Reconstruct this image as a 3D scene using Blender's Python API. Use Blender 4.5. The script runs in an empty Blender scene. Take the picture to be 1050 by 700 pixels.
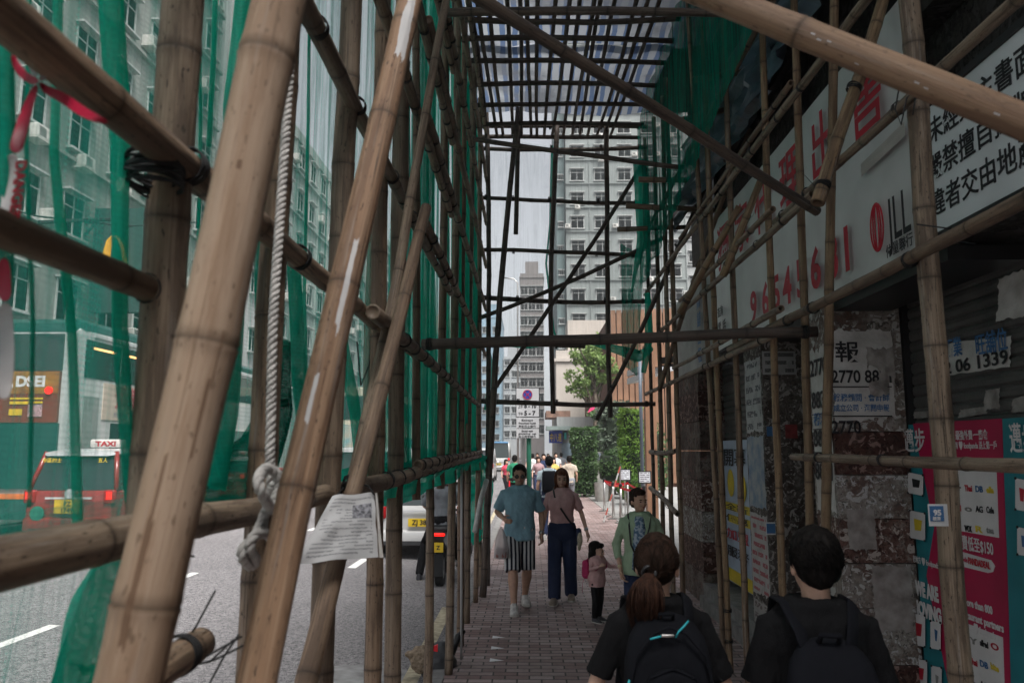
import bpy, math, random
from math import sin, cos, pi, sqrt, atan, atan2, radians
from mathutils import Vector as V, Matrix, Euler, noise

random.seed(7)
C = bpy.context.scene.collection
S = bpy.context.scene

# ------------------------------------------------------------------ camera, sky, sun, exposure
F = 800.0
EYE = V((0, 0, 1.9))
cd = bpy.data.cameras.new('camera'); cam = bpy.data.objects.new('camera', cd); C.objects.link(cam)
cd.sensor_width = 36; cd.lens = 36 * F / 1050
cd.clip_start = 0.05; cd.clip_end = 3000
cam.location = EYE
cam.rotation_euler = (pi/2 + atan(110/F), 0, atan(17/F))
cd.dof.use_dof = True; cd.dof.focus_distance = 7.5; cd.dof.aperture_fstop = 4.5
S.camera = cam
RM = cam.rotation_euler.to_matrix()

w = bpy.data.worlds.new('World'); S.world = w; w.use_nodes = True
nt = w.node_tree
sky = nt.nodes.new('ShaderNodeTexSky'); sky.sky_type = 'NISHITA'; sky.sun_disc = False
SUN_EL, SUN_AZ = radians(60), radians(152)      # azimuth from +Y towards +X
sky.sun_elevation = SUN_EL; sky.sun_rotation = SUN_AZ
sky.air_density = 1.0; sky.dust_density = 2.5; sky.ozone_density = 1.0
hs = nt.nodes.new('ShaderNodeHueSaturation'); hs.inputs['Saturation'].default_value = 0.22
nt.links.new(sky.outputs[0], hs.inputs['Color'])
bg = nt.nodes['Background']; nt.links.new(hs.outputs[0], bg.inputs[0]); bg.inputs[1].default_value = 0.066
sd = bpy.data.lights.new('sun', 'SUN'); so = bpy.data.objects.new('sun', sd); C.objects.link(so)
sd.energy = 3.4; sd.angle = radians(30); sd.color = (1, .97, .93)
so.rotation_euler = (pi/2 - SUN_EL, 0, pi - SUN_AZ)
S.view_settings.view_transform = 'Standard'; S.view_settings.look = 'None'
S.view_settings.exposure = 1.42; S.view_settings.gamma = 1
S.render.engine = 'CYCLES'
cy = S.cycles
cy.use_denoising = True
try: cy.denoiser = 'OPENIMAGEDENOISE'
except Exception: pass
cy.max_bounces = 8; cy.diffuse_bounces = 4; cy.glossy_bounces = 3; cy.transmission_bounces = 6; cy.transparent_max_bounces = 40
cy.use_adaptive_sampling = True; cy.adaptive_threshold = 0.02
cy.sample_clamp_indirect = 6

# ------------------------------------------------------------------ pixel of the photograph -> point in the place
def ray(px, py): return RM @ V(((px-525)/F, (350-py)/F, -1))
def pY(px, py, Y): d = ray(px, py); return EYE + d * (Y/d.y)
def pX(px, py, X): d = ray(px, py); return EYE + d * (X/d.x)
def pZ(px, py, Z): d = ray(px, py); return EYE + d * ((Z-EYE.z)/d.z)

# ------------------------------------------------------------------ materials
MATS = {}
def mat(name, col, rough=.6, var=.12, scale=6., bump=0., bscale=60., spec=.35, metal=0., stretch=(1,1,1), col2=None, detail=5., coat=0.):
    if name in MATS: return MATS[name]
    m = bpy.data.materials.new(name); m.use_nodes = True; n = m.node_tree.nodes; l = m.node_tree.links
    b = n['Principled BSDF']; MATS[name] = m
    b.inputs['Roughness'].default_value = rough; b.inputs['Specular IOR Level'].default_value = spec; b.inputs['Metallic'].default_value = metal
    b.inputs['Coat Weight'].default_value = coat
    tc = n.new('ShaderNodeTexCoord'); mp = n.new('ShaderNodeMapping'); mp.inputs['Scale'].default_value = stretch
    l.new(tc.outputs['Object'], mp.inputs[0])
    nz = n.new('ShaderNodeTexNoise'); nz.inputs['Scale'].default_value = scale; nz.inputs['Detail'].default_value = detail
    l.new(mp.outputs[0], nz.inputs['Vector'])
    mr = n.new('ShaderNodeMapRange'); mr.inputs[1].default_value = .3; mr.inputs[2].default_value = .7
    l.new(nz.outputs[0], mr.inputs[0])
    mx = n.new('ShaderNodeMix'); mx.data_type = 'RGBA'
    c2 = col2 or tuple(min(1, c*(1+var)) for c in col); c1 = tuple(c*(1-var) for c in col) if col2 is None else col
    mx.inputs[6].default_value = (*c1, 1); mx.inputs[7].default_value = (*c2, 1)
    l.new(mr.outputs[0], mx.inputs[0]); l.new(mx.outputs[2], b.inputs['Base Color'])
    if bump:
        bn = n.new('ShaderNodeTexNoise'); bn.inputs['Scale'].default_value = bscale; bn.inputs['Detail'].default_value = 4
        l.new(mp.outputs[0], bn.inputs['Vector'])
        bp = n.new('ShaderNodeBump'); bp.inputs['Strength'].default_value = bump; bp.inputs['Distance'].default_value = .02
        l.new(bn.outputs[0], bp.inputs['Height']); l.new(bp.outputs[0], b.inputs['Normal'])
    m['mixout'] = mx.name
    return m
class NG:
    """tiny node helper"""
    def __init__(s, m): s.m = m; s.t = m.node_tree; s.n = s.t.nodes; s.l = s.t.links; s.b = s.n.get('Principled BSDF')
    def new(s, ty, **kw):
        x = s.n.new(ty)
        for k, v in kw.items(): setattr(x, k, v)
        return x
    def math(s, op, a, b=None, c=None):
        x = s.n.new('ShaderNodeMath'); x.operation = op
        for i, v in enumerate((a, b, c)):
            if v is None: continue
            if hasattr(v, 'links') or hasattr(v, 'is_linked'): s.l.new(v, x.inputs[i])
            else: x.inputs[i].default_value = v
        return x.outputs[0]
    def mix(s, f, a, b):
        x = s.n.new('ShaderNodeMix'); x.data_type = 'RGBA'
        for i, v in ((0, f), (6, a), (7, b)):
            if hasattr(v, 'is_linked'): s.l.new(v, x.inputs[i])
            elif i == 0: x.inputs[0].default_value = v
            else: x.inputs[i].default_value = (*v, 1)
        return x.outputs[2]
    def noise(s, vec, scale, detail=4., rough=.5, stretch=None):
        if stretch:
            mp = s.n.new('ShaderNodeMapping'); mp.inputs['Scale'].default_value = stretch; s.l.new(vec, mp.inputs[0]); vec = mp.outputs[0]
        x = s.n.new('ShaderNodeTexNoise'); x.inputs['Scale'].default_value = scale; x.inputs['Detail'].default_value = detail; x.inputs['Roughness'].default_value = rough
        s.l.new(vec, x.inputs['Vector']); return x.outputs[0]
    def ramp(s, v, a, b):
        x = s.n.new('ShaderNodeMapRange'); x.inputs[1].default_value = a; x.inputs[2].default_value = b; x.interpolation_type = 'SMOOTHSTEP'
        s.l.new(v, x.inputs[0]); return x.outputs[0]
    def bump(s, h, st=.3, dist=.01):
        x = s.n.new('ShaderNodeBump'); x.inputs['Strength'].default_value = st; x.inputs['Distance'].default_value = dist
        s.l.new(h, x.inputs['Height']); s.l.new(x.outputs[0], s.b.inputs['Normal'])
def newmat(name, rough=.6, spec=.3):
    m = bpy.data.materials.new(name); m.use_nodes = True; g = NG(m)
    g.b.inputs['Roughness'].default_value = rough; g.b.inputs['Specular IOR Level'].default_value = spec
    g.tc = g.new('ShaderNodeTexCoord'); g.obj = g.tc.outputs['Object']; g.uv = g.tc.outputs['UV']
    MATS[name] = m; return m, g

def bamboo_mat(name, a, b, dark, paint=None, pcol=(.55, .55, .56)):
    m, g = newmat(name, .6, .3)
    at = g.new('ShaderNodeAttribute', attribute_name='node_ring')
    oi = g.new('ShaderNodeObjectInfo')
    pos = g.n.new('ShaderNodeVectorMath'); pos.operation = 'ADD'
    rv = g.n.new('ShaderNodeCombineXYZ'); rs = g.math('MULTIPLY', oi.outputs['Random'], 37.)
    g.l.new(rs, rv.inputs[0]); g.l.new(rs, rv.inputs[1]); g.l.new(g.obj, pos.inputs[0]); g.l.new(rv.outputs[0], pos.inputs[1])
    # along-the-pole coordinate from the UV (metres), round-the-pole from the real position so that no seam shows
    suv = g.new('ShaderNodeSeparateXYZ'); g.l.new(g.uv, suv.inputs[0])
    ang = g.math('MULTIPLY', suv.outputs[0], 2*pi)
    cv = g.new('ShaderNodeCombineXYZ'); g.l.new(g.math('ADD', g.math('COSINE', ang), rs), cv.inputs[0]); g.l.new(g.math('SINE', ang), cv.inputs[1]); g.l.new(g.math('ADD', suv.outputs[1], rs), cv.inputs[2])
    uv = cv.outputs[0]
    streak = g.noise(uv, 1., 6., .65, (2.6, 2.6, 1.6))
    blot = g.noise(uv, 1., 6., .65, (.9, .9, 2.4))
    fine = g.noise(uv, 1., 5., .65, (13, 13, 3.2))
    fib = g.noise(uv, 1., 3., .6, (34, 34, 1.6))
    speck = g.noise(uv, 1., 3., .5, (5.2, 5.2, 42))
    scr = g.noise(uv, 1., 3., .5, (1.5, 1.5, .62))
    c = g.mix(g.ramp(streak, .32, .68), a, b)
    c = g.mix(g.math('MULTIPLY', g.ramp(blot, .44, .60), .88), c, dark)
    c = g.mix(g.math('MULTIPLY', g.ramp(fine, .48, .7), .55), c, dark)
    c = g.mix(g.math('MULTIPLY', g.ramp(fib, .45, .7), .4), c, tuple(x*.75 for x in dark))
    c = g.mix(g.math('MULTIPLY', g.ramp(g.noise(uv, 1., 5., .7, (1.1, 1.1, 1.1)), .56, .72), .5), c, (.30, .285, .265))
    c = g.mix(g.math('MULTIPLY', g.ramp(speck, .62, .70), .9), c, tuple(x*.35 for x in dark))
    sc_ = g.math('MULTIPLY', g.math('LESS_THAN', g.math('ABSOLUTE', g.math('SUBTRACT', scr, .60)), .008), g.ramp(fine, .40, .5))
    c = g.mix(g.math('MULTIPLY', sc_, .85), c, tuple(x*.4 for x in dark))
    c = g.mix(g.math('MULTIPLY', g.math('LESS_THAN', oi.outputs['Random'], .45), .35), c, dark)
    c = g.mix(g.math('MULTIPLY', at.outputs['Fac'], .85), c, tuple(x*.3 for x in dark))
    if paint:
        jag = g.noise(uv, 1., 5., .7, (1.6, 1.6, 11)); jj = g.math('MULTIPLY', g.math('SUBTRACT', jag, .5), 1.6)
        tot = None
        for (uu, vv, a1, b1) in paint:
            du = g.math('DIVIDE', g.math('ABSOLUTE', g.math('SUBTRACT', suv.outputs[0], uu)), a1)
            dv = g.math('DIVIDE', g.math('ABSOLUTE', g.math('SUBTRACT', suv.outputs[1], vv)), b1)
            d = g.math('ADD', g.math('MAXIMUM', du, dv), jj); k = g.math('LESS_THAN', d, 1.)
            tot = k if tot is None else g.math('MAXIMUM', tot, k)
        c = g.mix(g.math('MULTIPLY', tot, .85), c, pcol)
    g.l.new(c, g.b.inputs['Base Color']); g.l.new(g.math('ADD', g.math('MULTIPLY', blot, .3), .42), g.b.inputs['Roughness'])
    g.bump(g.math('ADD', g.math('MULTIPLY', streak, .6), g.math('ADD', g.math('MULTIPLY', fine, .6), g.math('MULTIPLY', fib, .3))), .6, .007)
    return m
BAM = bamboo_mat('bamboo_weathered', (.215, .14, .09), (.31, .22, .15), (.10, .066, .046))
BAMG = bamboo_mat('bamboo_grey', (.20, .145, .10), (.30, .228, .165), (.10, .07, .05))
BAMY = bamboo_mat('bamboo_yellow', (.25, .16, .088), (.34, .235, .14), (.125, .078, .046))
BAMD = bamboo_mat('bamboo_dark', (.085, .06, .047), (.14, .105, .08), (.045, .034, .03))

def net_mat(name, col, op, wr, wscale=(1, 34, 1.1), lo=.42, hi=.75):
    m, g = newmat(name, .75, .15); out = g.n['Material Output']
    g.n.remove(g.b)
    df = g.new('ShaderNodeBsdfDiffuse'); tl = g.new('ShaderNodeBsdfTranslucent'); tr = g.new('ShaderNodeBsdfTransparent')
    pos = g.obj
    wn = g.noise(pos, 1., 6., .7, wscale); big = g.noise(pos, 1., 3., .5, (1, 3, .6))
    # woven threads: a fine square mesh
    sx = g.new('ShaderNodeSeparateXYZ'); g.l.new(pos, sx.inputs[0])
    ty = g.math('PINGPONG', g.math('MULTIPLY', sx.outputs[1], 1.), .006); tz = g.math('PINGPONG', g.math('MULTIPLY', sx.outputs[2], 1.), .006)
    th = g.math('MAXIMUM', g.math('LESS_THAN', ty, .0017), g.math('LESS_THAN', tz, .0017))
    c = g.mix(g.ramp(big, .35, .65), tuple(x*.8 for x in col), tuple(min(1, x*1.25) for x in col))
    g.l.new(c, df.inputs[0]); g.l.new(c, tl.inputs[0])
    s1 = g.new('ShaderNodeMixShader'); s1.inputs[0].default_value = .6; g.l.new(df.outputs[0], s1.inputs[1]); g.l.new(tl.outputs[0], s1.inputs[2])
    a = g.math('ADD', g.math('MULTIPLY', g.ramp(wn, lo, hi), wr), op)
    a = g.math('ADD', a, g.math('MULTIPLY', th, .10))
    s2 = g.new('ShaderNodeMixShader'); g.l.new(a, s2.inputs[0]); g.l.new(tr.outputs[0], s2.inputs[1]); g.l.new(s1.outputs[0], s2.inputs[2])
    g.l.new(s2.outputs[0], out.inputs[0]); return m
NETS = net_mat('net_overlap', (.015, .36, .27), .03, .50, (1, 4.2, .5), .44, .62)
NETC = (.015, .50, .36)
NET = net_mat('net_thin', (.05, .40, .31), .21, .36)
NETF = net_mat('net_far', (.02, .42, .31), .40, .38)
NETD = net_mat('net_bunched', NETC, .62, .3)
NETM = net_mat('net_double', (.008, .24, .165), .60, .3)
NETW = net_mat('net_faint', (.25, .36, .34), .04, .16)

# ------------------------------------------------------------------ mesh builder
class MB:
    def __init__(s): s.v = []; s.f = []; s.uv = []; s.mi = []; s.cur = 0; s.att = {}; s.M = None
    def add(s, vs, fs, uvs=None):
        o = len(s.v)
        s.v += [tuple(s.M @ V(p)) if s.M else tuple(p) for p in vs]
        for k, f in enumerate(fs):
            s.f.append([o+i for i in f]); s.mi.append(s.cur); s.uv.append(uvs[k] if uvs else None)
        return s
    def box(s, x0, x1, y0, y1, z0, z1):
        vs = [(x, y, z) for z in (z0, z1) for y in (y0, y1) for x in (x0, x1)]
        return s.add(vs, [(0,2,3,1), (4,5,7,6), (0,1,5,4), (2,6,7,3), (0,4,6,2), (1,3,7,5)])
    def bbox(s, c, sx, sy, sz): return s.box(c[0]-sx/2, c[0]+sx/2, c[1]-sy/2, c[1]+sy/2, c[2]-sz/2, c[2]+sz/2)
    def rbox(s, c, sx, sy, sz, r=.02, k=3):
        """box with rounded vertical+horizontal edges (superellipsoid-ish loft along z)"""
        rings = []
        zs = [(-sz/2 + r - r*cos(a), r - r*sin(a)) for a in [pi/2*i/k for i in range(k+1)]]
        zs = [( -sz/2 + r*(1-sin(a)), r*(1-cos(a))) for a in [pi/2*(1-i/k) for i in range(k+1)]]
        prof = zs + [(-z, d) for z, d in reversed(zs)]
        for z, d in prof:
            hx, hy = sx/2-d, sy/2-d; rr = max(.001, r-d*.3); ring = []
            for q, (qx, qy) in enumerate(((1,1), (-1,1), (-1,-1), (1,-1))):
                for i in range(k+1):
                    a = pi/2*(q + i/k); ring.append((c[0]+qx*(hx-rr)+rr*cos(a), c[1]+qy*(hy-rr)+rr*sin(a), c[2]+z))
            rings.append(ring)
        return s.loft(rings)
    def loft(s, rings, cap=True, closed=True):
        n = len(rings[0]); vs = [p for r in rings for p in r]; fs = []
        for i in range(len(rings)-1):
            for j in range(n if closed else n-1):
                a = i*n+j; b = i*n+(j+1) % n; fs.append((a, b, b+n, a+n))
        if cap: fs.append(tuple(reversed(range(n)))); fs.append(tuple(range(len(vs)-n, len(vs))))
        return s.add(vs, fs)
    def tube(s, pts, rad, seg=8, cap=True, flat=1.):
        pts = [V(p) for p in pts]; rr = rad if isinstance(rad, (list, tuple)) else [rad]*len(pts)
        rings = []; t = (pts[1]-pts[0]).normalized(); u = t.orthogonal().normalized()
        for i, p in enumerate(pts):
            a = pts[max(0, i-1)]; b = pts[min(len(pts)-1, i+1)]; t = (b-a).normalized() if (b-a).length > 1e-9 else t
            u = (u - t*u.dot(t)); u = u.normalized() if u.length > 1e-6 else t.orthogonal().normalized(); w_ = t.cross(u)
            rings.append([p + (u*cos(2*pi*k/seg) + w_*sin(2*pi*k/seg)*flat)*rr[i] for k in range(seg)])
        return s.loft(rings, cap)
    def ell(s, c, r, nu=14, nv=9, rot=None):
        c = V(c); rings = []
        for i in range(nv+1):
            th = pi*(i+.0)/nv; th = min(max(th, .04), pi-.04)
            ring = []
            for k in range(nu):
                p = V((r[0]*sin(th)*cos(2*pi*k/nu), r[1]*sin(th)*sin(2*pi*k/nu), -r[2]*cos(th)))
                if rot: p = rot @ p
                ring.append(c+p)
            rings.append(ring)
        return s.loft(rings)
    def lathe(s, prof, seg=20, c=(0,0,0), axis='z', cap=True):
        rings = []
        for r, h in prof:
            ring = []
            for k in range(seg):
                a = 2*pi*k/seg
                p = (r*cos(a), r*sin(a), h) if axis == 'z' else (h, r*cos(a), r*sin(a)) if axis == 'x' else (r*sin(a), h, r*cos(a))
                ring.append((c[0]+p[0], c[1]+p[1], c[2]+p[2]))
            rings.append(ring)
        return s.loft(rings, cap)
    def prism(s, poly, d0, d1, plane='xz'):
        f = {'xz': lambda a, b, d: (a, d, b), 'yz': lambda a, b, d: (d, a, b), 'xy': lambda a, b, d: (a, b, d)}[plane]
        return s.loft([[f(a, b, d0) for a, b in poly], [f(a, b, d1) for a, b in poly]])
    def mesh(s, name):
        me = bpy.data.meshes.new(name); me.from_pydata(s.v, [], s.f); me.update()
        if any(u is not None for u in s.uv):
            ul = me.uv_layers.new(name='UVMap'); k = 0
            for i, f in enumerate(s.f):
                for j in range(len(f)):
                    ul.data[k].uv = s.uv[i][j] if s.uv[i] else (0, 0); k += 1
        for an, vals in s.att.items():
            a = me.attributes.new(an, 'FLOAT', 'POINT')
            for i, x in enumerate(vals): a.data[i].value = x
        return me
    def build(s, name, m=None, parent=None, smooth=False, loc=None, fix=True):
        me = s.mesh(name)
        if fix: fixnormals(me)
        return link(name, me, m, parent, smooth, s.mi, loc)
import bmesh
def fixnormals(me):
    b = bmesh.new(); b.from_mesh(me); bmesh.ops.recalc_face_normals(b, faces=b.faces); b.to_mesh(me); b.free()
def link(name, me, m=None, parent=None, smooth=False, mi=None, loc=None):
    ms = m if isinstance(m, (list, tuple)) else [m]
    for x in ms:
        if x: me.materials.append(x)
    if mi and len(ms) > 1:
        for p, k in zip(me.polygons, mi): p.material_index = k
    if smooth:
        if smooth is True:
            for p in me.polygons: p.use_smooth = True
        else: smooth_angle(me, smooth)
    o = bpy.data.objects.new(name, me); C.objects.link(o)
    if parent: o.parent = parent
    if loc is not None: o.location = loc
    return o
def smooth_angle(me, deg):
    for p in me.polygons: p.use_smooth = True
    b = bmesh.new(); b.from_mesh(me)
    for e in b.edges:
        if len(e.link_faces) == 2 and e.calc_face_angle(0) > radians(deg): e.smooth = False
    b.to_mesh(me); b.free()
def tag(o, label=None, cat=None, group=None, kind=None):
    if label: o['label'] = label
    if cat: o['category'] = cat
    if group: o['group'] = group
    if kind: o['kind'] = kind
    return o
def empty(name, label, cat, loc=(0,0,0), rz=0, group=None):
    o = bpy.data.objects.new(name, None); C.objects.link(o); o.location = loc; o.rotation_euler = (0, 0, rz)
    o.empty_display_size = .1
    return tag(o, label, cat, group)
def dup(o, parent=None, **kw):
    c = o.copy(); C.objects.link(c); c.parent = parent
    for ch in list(o.children): dup(ch, c)
    return c
TSC = bpy.data.scenes.new('workbench')      # scratch scene: meshes are evaluated here, then it is removed
def remesh(mb, name, m, parent=None, vox=.012, it=3, disp=None, loc=None):
    me = mb.mesh(name+'_src'); fixnormals(me)
    o = bpy.data.objects.new('tmp', me); TSC.collection.objects.link(o)
    r = o.modifiers.new('r', 'REMESH'); r.mode = 'VOXEL'; r.voxel_size = vox
    if it:
        k = o.modifiers.new('s', 'SMOOTH'); k.iterations = it; k.factor = .5
    TSC.view_layers[0].update(); dg = TSC.view_layers[0].depsgraph
    out = bpy.data.meshes.new_from_object(o.evaluated_get(dg)); bpy.data.objects.remove(o); bpy.data.meshes.remove(me)
    if disp:
        out.update()
        nr = [v_.normal.copy() for v_ in out.vertices]; co = [0.]*(3*len(nr)); out.vertices.foreach_get('co', co)
        for i, q in enumerate(nr):
            p = V(co[3*i:3*i+3]); p += q*disp(p); co[3*i:3*i+3] = p
        out.vertices.foreach_set('co', co); out.update()
    out.name = name; out.materials.clear()
    return link(name, out, m, parent, True, None, loc)
_TC = {}
def text(s, size, mt, parent, origin, xd, yd, bold=.0, align='LEFT', width=None, name='lettering', depth=.0008, height=None, shear=0):
    """writing laid on a plane: origin = baseline start, xd / yd unit directions; width squeezes it to a length"""
    if any(ord(ch) > 0x2e00 for ch in s): bold = min(bold, .012)
    c = bpy.data.curves.new('t', 'FONT'); c.body = s; c.size = size; c.offset = bold*size; c.extrude = depth; c.align_x = align; c.resolution_u = 3; c.shear = shear
    o = bpy.data.objects.new('t', c); TSC.collection.objects.link(o)
    TSC.view_layers[0].update(); dg = TSC.view_layers[0].depsgraph; me = bpy.data.meshes.new_from_object(o.evaluated_get(dg))
    bpy.data.objects.remove(o); bpy.data.curves.remove(c)
    if width:
        xs = [v_.co.x for v_ in me.vertices]; k = width/(max(xs)-min(xs)); x0 = min(xs) if align == 'LEFT' else 0
        for v_ in me.vertices: v_.co.x = (v_.co.x-x0)*k
    if height:
        ys = [v_.co.y for v_ in me.vertices]; k = height/(max(ys)-min(ys)); y0 = min(ys)
        for v_ in me.vertices: v_.co.y = (v_.co.y-y0)*k
    xd = V(xd).normalized(); yd = V(yd).normalized(); zd = xd.cross(yd)
    M = Matrix((xd, yd, zd)).transposed().to_4x4(); M.translation = V(origin)
    me.transform(M)
    return link(name, me, mt, parent)
def frame(o, xd, yd):
    xd = V(xd).normalized(); yd = V(yd).normalized(); M = Matrix((xd, yd, xd.cross(yd))).transposed().to_4x4(); M.translation = V(o); return M

# ------------------------------------------------------------------ ground, road, pavement
def sheet(name, x0, x1, y0, y1, z, m, nx=1, ny=1):
    b = MB(); vs = [(x0+(x1-x0)*i/nx, y0+(y1-y0)*j/ny, z) for j in range(ny+1) for i in range(nx+1)]
    fs = [(j*(nx+1)+i, j*(nx+1)+i+1, (j+1)*(nx+1)+i+1, (j+1)*(nx+1)+i) for j in range(ny) for i in range(nx)]
    b.add(vs, fs); return tag(b.build(name, m, fix=False), kind='structure')
KX = -.72
def asphalt():
    m, g = newmat('asphalt', .85, .25)
    big = g.noise(g.obj, .35, 4); mid = g.noise(g.obj, 2.2, 5, .6); fine = g.noise(g.obj, 120, 2, .6); agg = g.noise(g.obj, 24, 4, .8)
    c = g.mix(g.ramp(big, .35, .65), (.145, .137, .143), (.195, .185, .192))
    c = g.mix(g.math('MULTIPLY', g.ramp(mid, .45, .7), .4), c, (.115, .108, .112))
    c = g.mix(g.math('MULTIPLY', g.ramp(agg, .44, .56), .9), c, (.045, .042, .046))
    c = g.mix(g.math('MULTIPLY', g.ramp(fine, .52, .62), .8), c, (.38, .37, .37))
    g.l.new(c, g.b.inputs['Base Color']); g.bump(g.math('ADD', agg, fine), .5, .006); return m
def bricks():
    m, g = newmat('brick_paving', .72, .35)
    mp = g.new('ShaderNodeMapping'); g.l.new(g.obj, mp.inputs[0])
    wob = g.noise(g.obj, 3., 2)
    bt = g.new('ShaderNodeTexBrick'); bt.offset = .5; bt.inputs['Scale'].default_value = 1
    bt.inputs['Brick Width'].default_value = .205; bt.inputs['Row Height'].default_value = .105; bt.inputs['Mortar Size'].default_value = .0085
    bt.inputs['Mortar Smooth'].default_value = .3; bt.inputs['Bias'].default_value = 0
    bt.inputs['Color1'].default_value = (.215, .135, .126, 1); bt.inputs['Color2'].default_value = (.42, .335, .32, 1); bt.inputs['Mortar'].default_value = (.045, .038, .037, 1)
    g.l.new(mp.outputs[0], bt.inputs['Vector'])
    dirt = g.noise(g.obj, 1.3, 6, .65); d2 = g.noise(g.obj, 14, 5, .6)
    c = g.mix(g.math('MULTIPLY', g.ramp(dirt, .4, .7), .5), bt.outputs['Color'], (.115, .088, .082))
    c = g.mix(g.math('MULTIPLY', g.ramp(d2, .5, .75), .4), c, (.115, .10, .098))
    c = g.mix(g.math('MULTIPLY', g.ramp(g.noise(g.obj, 90, 2), .6, .7), .3), c, (.28, .26, .25))
    g.l.new(c, g.b.inputs['Base Color'])
    g.l.new(g.math('ADD', g.math('MULTIPLY', d2, .35), .48), g.b.inputs['Roughness'])
    g.bump(g.math('ADD', g.math('MULTIPLY', bt.outputs['Fac'], -1.), g.math('MULTIPLY', d2, .3)), .5, .008); return m
ASPH = asphalt(); BRK = bricks()
CONC = mat('concrete', (.24, .235, .225), .85, .25, 3, .3, 40)
KERB = mat('kerb_granite', (.20, .195, .19), .8, .3, 9, .3, 50)
PAINT = mat('road_paint', (.62, .62, .60), .7, .3, 30, .2, 80)
YPAINT = mat('road_paint_yellow', (.36, .315, .22), .75, .4, 12, .2, 80)
FORE = mat('forecourt_paving', (.25, .25, .245), .75, .15, 2.5, .2, 40)
sheet('ground', -900, 900, -60, 1500, -.16, mat('city_ground', (.17, .17, .17), .9, .2, .2))
def road_z(x):      # the carriageway falls 4% from its crown to the gutter
    return -.13 + .04*max(0, min(KX-.14-x, 7.6)) - .02*max(0, -8.46-x)
b = MB(); xs_ = [-12.4, -10.4, -8.46, -6, -3, KX-.14]
b.add([(x, y, road_z(x)) for y in (-20, 400) for x in xs_], [(i, i+1, i+7, i+6) for i in range(5)]); tag(b.build('road', ASPH, fix=False), kind='structure')
b = MB(); b.box(KX-.14, KX, -12, 400, -.5, 0.004); tag(b.build('kerb', KERB), kind='structure')
sheet('pavement', KX, 2.35, -12, 400, 0.0, BRK)
b = MB(); b.box(2.35, 2.75, 11.6, 120, -.4, .012); tag(b.build('path_border', CONC), kind='structure')
sheet('forecourt', 2.75, 30, 11.6, 120, 0.004, FORE)
b = MB(); b.box(-17, -12.4, -12, 400, -.5, 0.14); tag(b.build('far_pavement', CONC), kind='structure')
# painted markings
b = MB()
def quad(b, x0, x1, y0, y1, z): b.add([(x0,y0,z+.13+road_z(x0)), (x1,y0,z+.13+road_z(x1)), (x1,y1,z+.13+road_z(x1)), (x0,y1,z+.13+road_z(x0))], [(0,1,2,3)])
for k in range(12): quad(b, -5.12, -5.0, 7.6+3.55*k, 8.55+3.55*k, -.126)
for k in range(5): quad(b, -3.0, -2.86, 13.2+6.2*k, 14.3+6.2*k, -.126)
for k in range(12): quad(b, -8.6, -8.48, 6.6+3.55*k, 7.55+3.55*k, -.126)
tag(b.build('lane_marking', PAINT, fix=False), kind='structure')
b = MB(); quad(b, KX-.40, KX-.26, 6.9, 10.4, -.126); quad(b, KX-.42, KX-.32, 17, 60, -.126)
for k in range(9): b.add([(x, y, road_z(x)+.006) for x, y in ((-1.4-.2*k, 24+3*k), (-1.2-.2*k, 24+3*k), (-2.4-.2*k, 27+3*k), (-2.6-.2*k, 27+3*k))], [(0,1,2,3)])
tag(b.build('yellow_marking', YPAINT, fix=False), kind='structure')
b = MB()   # spilled cement along the gutter
rng = random.Random(3)
ring = [(KX-.75+.55*cos(a)*(1+.35*noise.noise(V((cos(a)*2, sin(a)*2, 1)))), 6.6+1.1*sin(a)*(1+.4*noise.noise(V((cos(a)*3, sin(a)*3, 4))))) for a in [2*pi*i/40 for i in range(40)]]
ring = [(x, y, road_z(x)+.0028) for x, y in ring]
b.add(ring, [tuple(range(40))]); tag(b.build('cement_stain', mat('cement_splash', (.30, .30, .30), .9, .35, 7, .2, 40, col2=(.16, .155, .155)), fix=False), kind='structure')
for k, (px, py) in enumerate(((511, 653), (510, 664), (509, 676.5))):
    p = pZ(px, py, .004); b = MB(); b.add([(p.x-.06, p.y-.05, .005), (p.x+.07, p.y-.01, .005), (p.x-.06, p.y+.07, .005)], [(0,1,2)])
    tag(b.build('paving_mark', mat('mark_white', (.82, .82, .82), .6, .05), fix=False), kind='structure')
# ------------------------------------------------------------------ bamboo
BLK = mat('lashing_black', (.012, .012, .013), .55, .2, 30, .3, 200)
_lm = {}
def lash_mesh(k, seg=8):
    """wraps of black nylon strip round a pole of unit radius, pole along z"""
    key = (k, seg)
    if key in _lm: return _lm[key]
    rg = random.Random(k); b = MB(); n = 26
    for t in range(5):
        tilt = rg.uniform(-.12, .12); ph = rg.uniform(0, 6); z0 = (t-2)*.17+rg.uniform(-.05, .05)
        b.tube([(1.04*cos(a), 1.04*sin(a), z0+tilt*cos(a+ph)) for a in [2*pi*i/n for i in range(n+1)]], .075, seg=4, cap=False, flat=1.)
    for t in range(2):      # slanting wraps that take in the crossing pole
        sg = 1 if t else -1
        b.tube([(1.06*cos(a)+.04, 1.05*sin(a), sg*.5*cos(a)) for a in [2*pi*i/n for i in range(n+1)]], .07, seg=4, cap=False)
    if k % 3 == 0:
        p = V((1.1, 0, 0)); pts = [p]; d = V((rg.uniform(.2, 1), rg.uniform(-1, 1), rg.uniform(-.8, .8)))
        for i in range(6): d = d + V((rg.uniform(-.2,.2), rg.uniform(-.2,.2), rg.uniform(-.2,.2))); p = p + d.normalized()*.5; pts.append(p)
        b.tube(pts, [.05, .05, .05, .045, .045, .04, .02], seg=4)
    me = b.mesh('lashing'); me.materials.append(BLK)
    for pl in me.polygons: pl.use_smooth = True
    _lm[key] = me; return me
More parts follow.
